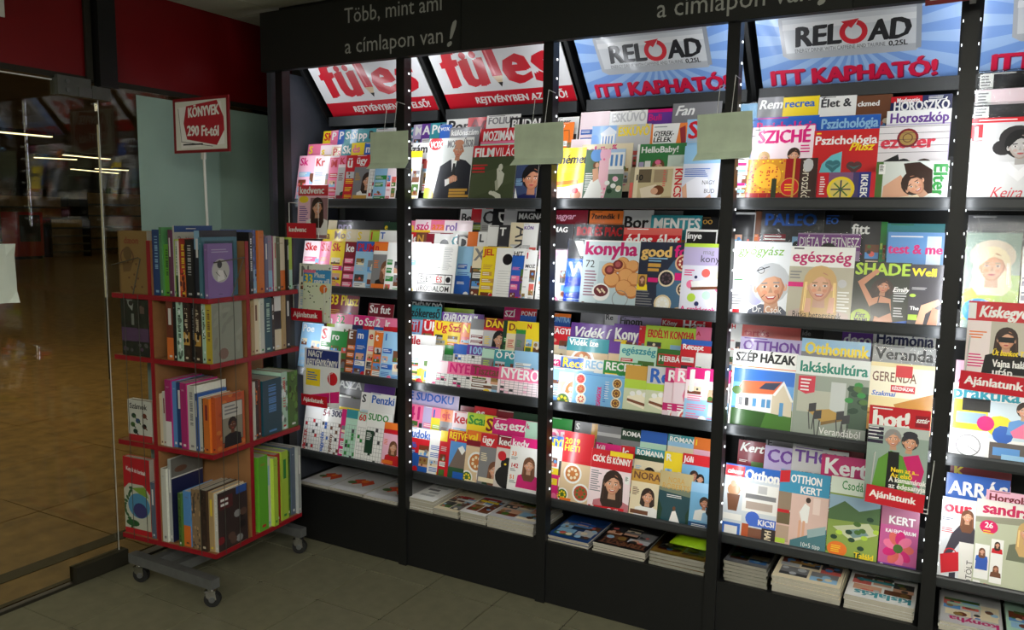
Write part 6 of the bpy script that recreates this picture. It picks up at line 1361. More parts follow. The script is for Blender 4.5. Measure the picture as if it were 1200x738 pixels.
def page_block(W, H, th):
    key = (round(W, 3), round(H, 3), round(th, 4))
    if key not in _blk:
        _blk[key] = MB().box(0, 0.0, 0, W, H, th)
    return _blk[key]
def magazine(W, H, kind, bg, title, tcol, o, seed, th=TH, cover=M_COVER):
    r = page_block(W, H, th*0.8).build('magazine', M_PAGES)
    a = cover_art(W, H, kind, bg, title, tcol, o, seed)
    link('front_cover', a.mesh('cover', lambda x, y, l: (x, y, th*0.86 + l), cover, 0.000016), r)
    MB().box(-0.0004, 0, 0, 0.0004, H, th*0.86).build('spine', M_PAGES if bg in ('w', 'lg', 'cream') else SPINE(bg), r)
    if o.get('wr'):
        MB().box(-0.003, -0.001, -0.0002, W + 0.003, H + 0.006, th + 0.0016).build('plastic_wrap', M_WRAP, r)
    return r
_sp = {}
def SPINE(c):
    if c not in _sp:
        _sp[c] = mat('spine_ink', c, 0.4, 0, 0.4, 0.05, 80)
    return _sp[c]
ROWN = {1: ('only row',), 2: ('front row', 'back row'), 3: ('front row', 'second row', 'back row'), 4: ('front row', 'second row', 'third row', 'back row'),
        5: ('front row', 'second row', 'third row', 'fourth row', 'back row')}
NTH = ('', 'second', 'third', 'fourth', 'fifth', 'sixth', 'seventh', 'eighth', 'ninth', 'tenth', 'eleventh', 'twelfth')
SHN = ('top shelf', 'second shelf', 'third shelf', 'fourth shelf')
for n_, (b, s, k, i, N, X, Y, Z, W, H, kind, bg, title, tcol, o, desc) in enumerate(MAGS):
    q = magazine(W, H, kind, bg, title, tcol, o, n_ + 1)
    q.location = (X, Y, Z)
    q.rotation_euler = (R(90) - LEAN, 0, 0)
    pos = 'alone' if N == 1 else ('leftmost' if i == 0 else ('rightmost' if i == N - 1 else NTH[i] + ' from left'))
    tag(q, '%s, %s in %s, %s, %s bay' % (desc, pos, ROWN[NT[(b, s)]][k], SHN[s], ORD[b]), 'magazine', 'magazines on the %s of the %s bay' % (SHN[s], ORD[b]))

# wire pockets on the uprights, each with a red label and a magazine
def pocket(X, Z, W, lw, text, label, zlab, tilt=0.0, top=0.16):
    h = empty('wire_pocket', (X, -0.05, Z), (0, tilt, 0))
    MB().tube([(0, 0.056, top), (0, 0.0, top), (0, 0.0, 0.0), (W, 0.0, 0.0), (W, 0.0, top), (W, 0.04, top)], 0.0022).build('wire_frame', M_WIRE, h)
    MB().tube([(0, 0.0, 0.0), (0, 0.04, 0.0), (W, 0.04, 0.0), (W, 0.0, 0.0)], 0.0022).build('wire_base', M_WIRE, h)
    a = Art(lw, zlab, (200, 24, 44)); a.T(text, 0.07, 0.26, 0.125, 'w', w=0.86, bold=0.04)
    ls = MB().box(-0.012, -0.0045, 0.0, lw - 0.012, -0.0028, zlab).build('label_strip', M_REDEDGE, h)
    link('lettering', a.mesh('label_print', lambda x, y, l: (x - 0.012, -0.0046 - l, y), M_COVER), ls)
    return tag(h, label, 'magazine holder', 'wire pockets on the uprights')
PK = [
(0.0983,1.454,0.1766,0.1766,0.0683,'kedvenc','wire pocket with red label high on the leftmost upright',0,[(0.1326,-0.0365,1.456,0.1789,0.2373,'kedvenc','pinkw','','w',dict(),'pink weekly with dark-haired woman in the topmost wire pocket at left')]),
(0.1143,1.0753,0.1882,0.1882,0.0559,'Ajánlatunk','wire pocket with red label in the middle of the leftmost upright',0,[(0.1219,-0.0295,1.0773,0.1967,0.2608,'bars','w','Nyuszi','gy',dict(a='lb'),'white booklet behind the blue-topped one in the middle left pocket'),(0.1544,-0.0365,1.0773,0.165,0.2328,'plusz','lb','','w',dict(),'blue-topped puzzle booklet numbered 33 in the middle left pocket')]),
(0.168,0.6814,0.1573,0.1573,0.053,'Ajánlatunk','wire pocket with red label low on the leftmost upright',0,[(0.1508,-0.0365,0.6834,0.2177,0.2641,'nagyrej','w','','w',dict(),'big white puzzle book with navy title in the lowest left pocket')]),
(2.5905,0.6656,0.1678,0.1678,0.0589,'Ajánlatunk','wire pocket with wide red label at right of the fourth bay',0.05,[(2.573,-0.0365,0.6676,0.1746,0.3078,'hot','lg','','w',dict(),'red-topped gossip weekly with two people before the fourth bay')]),
(2.8274,1.0613,0.1888,0.1888,0.057,'Ajánlatunk','wire pocket with wide red label before the fifth bay',0.05,[(2.826,-0.0365,1.0633,0.1714,0.2623,'kiskegyed','lg','','w',dict(),'red-topped weekly with woman in sunglasses before the fifth bay')]),
]
for (X, Z, W, lw, zlab, text, lab, tilt, mags) in PK:
    pocket(X, Z, W, lw, text, lab, zlab, tilt)
    for (mx, my, mz, mw, mh, kind, bg, title, tcol, o, ml) in mags:
        q = magazine(mw, mh, kind, bg, title, tcol, o, 900 + int(mx*100))
        q.location = (mx, my, mz); q.rotation_euler = (R(86), 0, 0)
        if tilt:
            q.rotation_euler = (R(86), R(0), 0)
        tag(q, ml, 'magazine', 'magazines in the wire pockets')

# blank cards hung in front of the uprights
for b, (x0, x1, tl) in enumerate(((0.582, 0.778, 0.0), (1.28, 1.486, -0.01), (1.99, 2.173, -0.03))):
    cd = empty('hanging_card', (x0, -0.06, 1.756), (0, tl, 0))
    W, H = x1 - x0, 0.152
    m = MB()
    prof = [(0, 0.024), (-0.002, 0.06), (-0.001, 0.11), (0, H)]
    for (ya, za), (yb, zb) in zip(prof, prof[1:]):
        m.add([(0, ya, za), (W, ya, za), (W, yb, zb), (0, yb, zb), (0, ya + 0.002, za), (W, ya + 0.002, za), (W, yb + 0.002, zb), (0, yb + 0.002, zb)],
              [(0, 1, 2, 3), (7, 6, 5, 4), (0, 3, 7, 4), (1, 5, 6, 2), (2, 6, 7, 3), (0, 4, 5, 1)])
    m.build('sheet', M_CARD, cd)
    MB().add([(-0.012, -0.014, 0.0), (W - 0.006, -0.014, 0.0), (W, 0, 0.024), (0, 0, 0.024), (-0.012, -0.012, -0.001), (W - 0.006, -0.012, -0.001), (W, 0.002, 0.024), (0, 0.002, 0.024)],
             [(0, 1, 2, 3), (7, 6, 5, 4), (0, 3, 7, 4), (1, 5, 6, 2), (2, 6, 7, 3), (0, 4, 5, 1)]).build('folded_flap', M_CARD, cd)
    MB().tube([(W*0.36, 0.004, H), (W*0.40, 0.01, H + 0.09), (W*0.41, 0.058, H + 0.1)], 0.0016, 5).build('wire', M_WIRE, cd)
    MB().tube([(W*0.62, 0.004, H), (W*0.68, 0.01, H + 0.12), (W*0.70, 0.058, H + 0.115)], 0.0016, 5).build('wire', M_WIRE, cd)
    MB().tube([(W, 0.004, 0.12), (W + 0.022, 0.004, 0.12), (W + 0.022, 0.004, 0.07), (W, 0.004, 0.07)], 0.0012, 4).build('clip', M_DWIRE, cd)
    MB().tube([(W*0.5, 0.012, 0.004), (W*0.8, 0.04, 0.0), (W*0.8, 0.056, 0.0)], 0.0016, 4).build('bracket', M_DWIRE, cd)
    tag(cd, 'blank grey-green card hung on wires before the upright, %s of three' % ('left', 'middle', 'right')[b], 'card', 'blank cards on the uprights')

t = empty('framed_sign', (2.655, -0.10, 2.178), (0, -0.03, 0))
MB().box(0, 0, 0, 0.2, 0.006, 0.012).build('frame_bar', M_REDEDGE, t); MB().box(0, 0, 0.0125, 0.012, 0.006, 0.16).build('frame_bar', M_REDEDGE, t)
MB().box(0.188, 0, 0.0125, 0.2, 0.006, 0.16).build('frame_bar', M_REDEDGE, t); MB().box(0, 0, 0.1605, 0.2, 0.006, 0.172).build('frame_bar', M_REDEDGE, t)
MB().box(0.012, 0.002, 0.012, 0.188, 0.004, 0.16).build('card', M_PAPER, t)
MB().box(0.112, -0.006, -0.012, 0.128, -0.001, 0.016).build('clip', M_STEEL, t)
MB().tube([(0.12, 0.01, 0.02), (0.12, 0.08, 0.02)], 0.004).build('arm', M_STEEL, t)
tag(t, 'red framed card with a clip, at the top right edge', 'sign')

# ------------------------------------------------------------------ stacks on the base ledge
STACKS = [
(0,0.0564,0.2281,0.03,0.3,2,0.014,0,'lg','','k',dict(cs=['lg', 'gy'],em=1,n=1,matte=1),'leftmost folded newspaper with orange emblem on the first base ledge','folded newspaper under the leftmost one of the first base ledge'),
(0,0.2314,0.4364,0.03,0.3,2,0.014,0,'lg','','k',dict(cs=['lg', 'gy'],em=1,n=1,matte=1),'middle folded newspaper with orange emblem on the first base ledge','folded newspaper under the middle one of the first base ledge'),
(0,0.4451,0.6437,0.03,0.3,2,0.014,0,'lg','','k',dict(cs=['cream', 'go'],em=1,n=1,matte=1),'rightmost folded newspaper with yellow emblem on the first base ledge','folded newspaper under the rightmost one of the first base ledge'),
(1,0.7094,0.84,0.03,0.3,5,0.055,0,'w','MAGYAR NARANCS','k',dict(cs=['lg', 'lg', 'gy'],th=0.15,matte=1,n=5),'white paper pile with black headline, leftmost in second bay','white paper in the leftmost pile of the second bay'),
(1,0.844,0.9698,0.03,0.26,3,0.03,0,'cream','','r',dict(cs=['red', 'w', 'gy', 'pink'],n=6),'low magazine pile with red print, second in second bay','magazine in the low pile second from left in second bay'),
(1,0.9827,1.112,0.03,0.28,4,0.042,0,'w','','r',dict(cs=['red', 'y', 'navyb', 'w'],n=6),'magazine pile with yellow and blue print, third in second bay','magazine in the pile third from left in second bay'),
(1,1.1207,1.3408,0.03,0.28,4,0.05,0,'lg','','y',dict(cs=['leaf', 'dr', 'w', 'y'],n=5),'paired magazine pile with yellow title, rightmost in second bay','magazine in the rightmost pile of the second bay'),
(2,1.4047,1.5852,0.03,0.26,3,0.024,-0,'navyb','','w',dict(cs=['b', 'sky', 'mag'],n=5),'dark blue magazine pile, leftmost in third bay','magazine in the dark blue pile of the third bay'),
(2,1.6051,1.8191,0.03,0.28,4,0.036,0,'k','TERMÉSZET','br',dict(cs=['dk', 'gy', 'k'],up=1,n=3),'black magazine pile with upside-down title in third bay','magazine in the black pile of the third bay'),
(2,1.8379,2.0491,0.03,0.28,4,0.05,0,'go','','w',dict(cs=['salmon', 'leaf', 'o', 'lg'],n=5,wr=1),'orange film-wrapped magazine pile, rightmost in third bay','magazine in the orange wrapped pile of the third bay'),
(3,2.1205,2.2721,0.03,0.27,6,0.075,0,'lg','','w',dict(cs=['v', 'dk', 'lg', 'mag'],n=5,wr=1),'tall film-wrapped pile with purple edge, leftmost in fourth bay','film-wrapped magazine in the leftmost pile of the fourth bay'),
(3,2.2901,2.5143,0.03,0.27,5,0.06,0,'cream','','w',dict(cs=['k', 'go', 'dk', 'y', 'w'],n=6),'magazine pile with yellow and black cover, middle of fourth bay','magazine in the middle pile of the fourth bay'),
(3,2.529,2.7396,0.03,0.27,5,0.05,0,'w','kislakás','teal',dict(cs=['dk', 'teal', 'lg'],up=1,n=4),'white pile with teal upside-down title in fourth bay','magazine in the teal-titled pile of the fourth bay'),
(4,2.8132,2.9888,0.03,0.27,3,0.03,0,'lg','konyha','dpink',dict(cs=['leaf', 'mint', 'w'],up=1,n=4),'pile with pink upside-down title in fifth bay','magazine in the pink-titled pile of the fifth bay'),
(4,3.0033,3.1659,0.03,0.27,3,0.03,0,'mint','kert','salmon',dict(cs=['leaf', 'salmon', 'w'],up=1,n=4),'pale green pile at the right end of the fifth bay','magazine in the pale green pile of the fifth bay'),
]
for (bay, x0, x1, y0, dep, cnt, hh, yaw, bg, title, tcol, o, desc, under) in STACKS:
    z = 0.2585
    rr = random.Random(int(x0*1000))
    for c in range(cnt):
        top = c == cnt - 1
        W = x1 - x0
        th = hh/cnt
        q = MB().box(0, 0, 0, W, dep, th*0.92).build('magazine', M_PAGES)
        q.location = (x0 + rr.uniform(-0.003, 0.003), y0 + rr.uniform(-0.003, 0.004), z)
        q.rotation_euler = (0, 0, yaw + rr.uniform(-0.012, 0.012))
        z += th
        a = Art(W, dep, bg)
        if top:
            r2 = random.Random(int(x0*999))
            if not o.get('matte'):
                for k_ in range(5):
                    tx, ty = (0.05, 0.36, 0.66, 0.08, 0.54)[k_], (0.3, 0.26, 0.34, 0.6, 0.62)[k_]
                    thumb(a, tx, ty, tx + (0.28, 0.27, 0.3, 0.42, 0.4)[k_], ty + 0.28, r2)
            for k_ in range(o.get('n', 5) if o.get('matte') else 2):
                a.R(0.06 + 0.3*r2.random(), 0.28 + 0.12*k_, 0.4 + 0.55*r2.random(), 0.35 + 0.12*k_, o['cs'][k_ % len(o['cs'])])
            if o.get('up'):                                  # lies with its head towards the viewer
                a.R(0, 0.76, 1, 1, bg); a.T(title, 0.95, 0.93, 0.19, tcol, w=0.88, rot=180, bold=0.04)
            elif title:
                a.T(title, 0.05, 0.06, o.get('th', 0.16), tcol, w=0.9)
            if o.get('em'):
                a.P([(0.2, 0.5), (0.4, 0.4), (0.5, 0.5), (0.62, 0.4), (0.8, 0.52), (0.66, 0.72), (0.5, 0.6), (0.34, 0.72)], (206, 70, 40)); a.E(0.25, 0.62, 0.12, 0.1, (80, 110, 60)); a.E(0.5, 0.5, 0.1, 0.1, 'o')
        else:
            for k_ in range(3):
                a.R(0.1, 0.1 + 0.3*k_, 0.9, 0.2 + 0.3*k_, o['cs'][k_ % len(o['cs'])])
        link('front_cover', a.mesh('cover', lambda x, y, l: (x, y, th*0.93 + l), M_COVER if not o.get('matte') else M_MATTE, 0.00001), q)
        if o.get('wr'):
            MB().box(-0.002, -0.003, -0.0002, W + 0.002, dep + 0.002, th*0.97).build('plastic_wrap', M_WRAP, q)
        if top:
            tag(q, desc, 'magazine', 'flat piles on the base ledge')
        else:
            tag(q, '%s from top, %s' % (NTH[cnt - 1 - c], under), 'magazine', under)
bag = MB()
for i in range(9):
    for j in range(7):
        u, v = i/8, j/6
        e = min(u, 1-u, v, 1-v)*4
        bag.v.append((0.17*u, 0.16*v, 0.006 + 0.026*min(1, e)*(1 + 0.25*math.sin(9*u + 5*v))))
bag.f = [(i*7 + j, (i+1)*7 + j, (i+1)*7 + j + 1, i*7 + j + 1) for i in range(8) for j in range(6)]
nb = len(bag.v)
bag.v += [(0.17*u, 0.16*v, 0.0) for u, v in ((0, 0), (1, 0), (1, 1), (0, 1))]
bag.f += [(nb + 3, nb + 2, nb + 1, nb)]
bag.f += [tuple([i*7 for i in range(8, -1, -1)] + [nb, nb + 1]), tuple([i*7 + 6 for i in range(9)] + [nb + 2, nb + 3]), tuple([j for j in range(7)] + [nb + 3, nb]), tuple([56 + j for j in range(6, -1, -1)] + [nb + 1, nb + 2])]
bg_ = bag.build('plastic_bag', M_LIME, None, True)
bg_.location = (1.885, 0.13, 0.2585 + 0.052)
tag(bg_, 'shiny lime green plastic pack lying on the orange pile in third bay', 'bag')

# ------------------------------------------------------------------ wheeled book stand
SW, STH, SX, SY = 0.527, 0.083, -0.011, -0.425
LV = (1.230, 0.973, 0.611, 0.202)
stand = tag(empty('book_stand', (SX, SY, 0.0), (0, 0, STH)), 'red-edged wooden book stand on castors by the glass wall', 'book stand')
hw, T_ = SW/2, 0.018
CUT = 0.41*SW
for k, z in enumerate(LV):
    sh = MB().box(-hw + 0.002, -hw + 0.002, z - T_, hw - 0.002, hw - 0.002, z).build('shelf', M_WOOD, stand)
    for (x0, y0, x1, y1) in ((-hw, -hw, hw, -hw + 0.002), (-hw, hw - 0.002, hw, hw), (-hw, -hw + 0.002, -hw + 0.002, hw - 0.002), (hw - 0.002, -hw + 0.002, hw, hw - 0.002)):
        MB().box(x0, y0, z - T_ - 0.001, x1, y1, z + 0.0006).build('edge_band', M_REDEDGE, sh)
rot4 = [Matrix.Rotation(R(90)*k, 4, 'Z') for k in range(4)]
tops = [(LV[3], LV[2] - T_), (LV[2], LV[1] - T_), (LV[1], LV[0] - T_), (LV[0], LV[0] + 0.22)]
for (za, zb) in tops:
    for k in range(4):
        pn = MB().box(-hw + CUT - 0.009, -hw + 0.003, za + 0.0006, -hw + CUT + 0.009, hw - CUT - 0.0095, zb - 0.001, rot4[k]).build('partition', M_WOOD, stand)
        MB().box(-hw + CUT - 0.0095, -hw + 0.0005, za + 0.0006, -hw + CUT + 0.0095, -hw + 0.003, zb - 0.001, rot4[k]).build('edge_band', M_REDEDGE, pn)
for (x, y) in ((-0.19, -hw - 0.004), (-0.11, -hw - 0.004), (0.19, -hw - 0.004), (hw + 0.004, -hw + 0.05), (hw + 0.004, -hw + 0.13)):
    MB().tube([(x, y, 0.19), (x, y, 1.23)], 0.0014, 5).build('retaining_wire', M_DWIRE, stand)
MB().tube([(-0.25, -hw - 0.005, LV[0] + 0.115), (-0.09, -hw - 0.012, LV[0] + 0.15), (-0.085, -hw - 0.006, LV[0] + 0.145), (-0.135, -hw - 0.005, LV[0] + 0.0)], 0.0022, 5).build('bent_wire', M_DWIRE, stand)
MB().tube([(hw + 0.005, -hw + 0.03, LV[0] + 0.14), (hw + 0.012, -hw + 0.19, LV[0] + 0.155), (hw + 0.006, -hw + 0.19, LV[0] + 0.15), (hw + 0.005, -hw + 0.12, LV[0] + 0.0)], 0.0022, 5).build('bent_wire', M_DWIRE, stand)
MB().tube([(0, 0, 0.12), (0, 0, 0.186)], 0.025, 14).build('column', M_STEEL, stand)
inv = Matrix.Rotation(-STH, 4, 'Z') @ Matrix.Translation((-SX, -SY, 0))
def base_bar(x0, y0, x1, y1):
    MB().box(x0, y0, 0.085, x1, y1, 0.125, inv).build('base_bar', M_STEEL, stand)
base_bar(-0.20, -0.725, 0.31, -0.685); base_bar(-0.20, -0.16, 0.235, -0.12); base_bar(0.03, -0.685, 0.07, -0.16); base_bar(-0.09, -0.685, -0.05, -0.16)
for (x, y, a0) in ((0.273, -0.70, 0.5), (-0.164, -0.70, 0.3), (0.20, -0.14, 0.4), (-0.16, -0.14, 0.2)):
    d = Vector((math.cos(a0), math.sin(a0), 0))
    fk = MB()
    c = inv @ Vector((x, y, 0.033))
    fk.tube([inv @ Vector((x, y, 0.085)), inv @ Vector((x, y, 0.068))], 0.016, 10)
    n_ = Vector((-d.y, d.x, 0))
    for sg in (-1, 1):
        pts = [c + n_*sg*0.014 + d*u + Vector((0, 0, w)) for u, w in ((-0.02, 0.036), (0.022, 0.036), (0.026, 0.0), (0.008, -0.008), (-0.014, 0.01))]
        fk.add([p_ - n_*0.0015 for p_ in pts] + [p_ + n_*0.0015 for p_ in pts], [(0, 1, 2, 3, 4), (9, 8, 7, 6, 5)] + [(i, 5 + i, 5 + (i+1) % 5, (i+1) % 5) for i in range(5)])
    fk.add([c - n_*0.0155 + d*-0.02 + Vector((0, 0, 0.034)), c + n_*0.0155 + d*-0.02 + Vector((0, 0, 0.034)), c + n_*0.0155 + d*0.022 + Vector((0, 0, 0.034)), c - n_*0.0155 + d*0.022 + Vector((0, 0, 0.034)),
            c - n_*0.0155 + d*-0.02 + Vector((0, 0, 0.038)), c + n_*0.0155 + d*-0.02 + Vector((0, 0, 0.038)), c + n_*0.0155 + d*0.022 + Vector((0, 0, 0.038)), c - n_*0.0155 + d*0.022 + Vector((0, 0, 0.038))],
           [(0, 3, 2, 1), (4, 5, 6, 7), (0, 1, 5, 4), (1, 2, 6, 5), (2, 3, 7, 6), (3, 0, 4, 7)])
    f_ = fk.build('castor', M_CHROME, stand)
    MB().cyl(c + d*0.008, n_, 0.0325, 0.022, 20).build('wheel', M_RUBBER, f_)
    MB().cyl(c + d*0.008, n_, 0.012, 0.034, 12).build('hub', M_STEEL, f_)

sg_ = empty('price_sign', (SX, SY, 1.2306), (0, 0, 0.0))
MB().tube([(0.012, 0, 0.0), (0.008, 0, 0.3), (0, 0, 0.585)], 0.0055, 8).build('pole', M_WHITEP, sg_)
MB().cyl((0.012, 0, 0.003), (0, 0, 1), 0.03, 0.006, 18).build('foot', M_WHITEP, sg_)
W, H = 0.335, 0.226
MB().box(-0.01, -0.006, 0.555, 0.01, 0.004, 0.60).build('clip', M_WHITEP, sg_)
pb = (-0.168, -0.0085, 0.582)
fr = MB()
for (x0, z0, x1, z1) in ((0, 0, W, 0.012), (0, H - 0.012, W, H), (0, 0.012, 0.012, H - 0.012), (W - 0.012, 0.012, W, H - 0.012)):
    fr.box(x0 + pb[0], pb[1] - 0.003, z0 + pb[2], x1 + pb[0], pb[1] + 0.006, z1 + pb[2])
fr.build('frame', M_REDEDGE, sg_)
a = Art(W - 0.024, H - 0.024, (226, 228, 220))
a.P([(0.06, 0.12), (0.9, 0.05), (0.95, 0.9), (0.1, 0.97)], 'w'); a.P([(0.22, 0.1), (0.82, 0.02), (0.94, 0.36), (0.95, 0.62), (0.8, 0.92), (0.22, 0.78), (0.16, 0.45)], (176, 30, 46))
a.T('KÖNYVEK', 0.25, 0.14, 0.125, 'w', w=0.6, rot=2, bold=0.05); a.T('290 Ft-tól', 0.23, 0.5, 0.13, 'w', w=0.62, rot=-2, bold=0.05)
a.L(0.1, 0.82, 0.72, 0.94, 0.008, 'dk'); a.L(0.06, 0.14, 0.11, 0.82, 0.008, 'dk'); a.lines(0.14, 0.87, 0.4, 1, 'dk', random.Random(2), 0.02)
link('printed_card', a.mesh('sign_print', lambda x, y, l: (x + pb[0] + 0.012, pb[1] - 0.001 - l, y + pb[2] + 0.012), M_MATTE), sg_)
MB().box(pb[0] + 0.012, pb[1], pb[2] + 0.012, pb[0] + W - 0.012, pb[1] + 0.004, pb[2] + H - 0.012).build('backing', M_WHITEP, sg_)
tag(sg_, 'red framed price sign on a white pole above the book stand', 'sign')

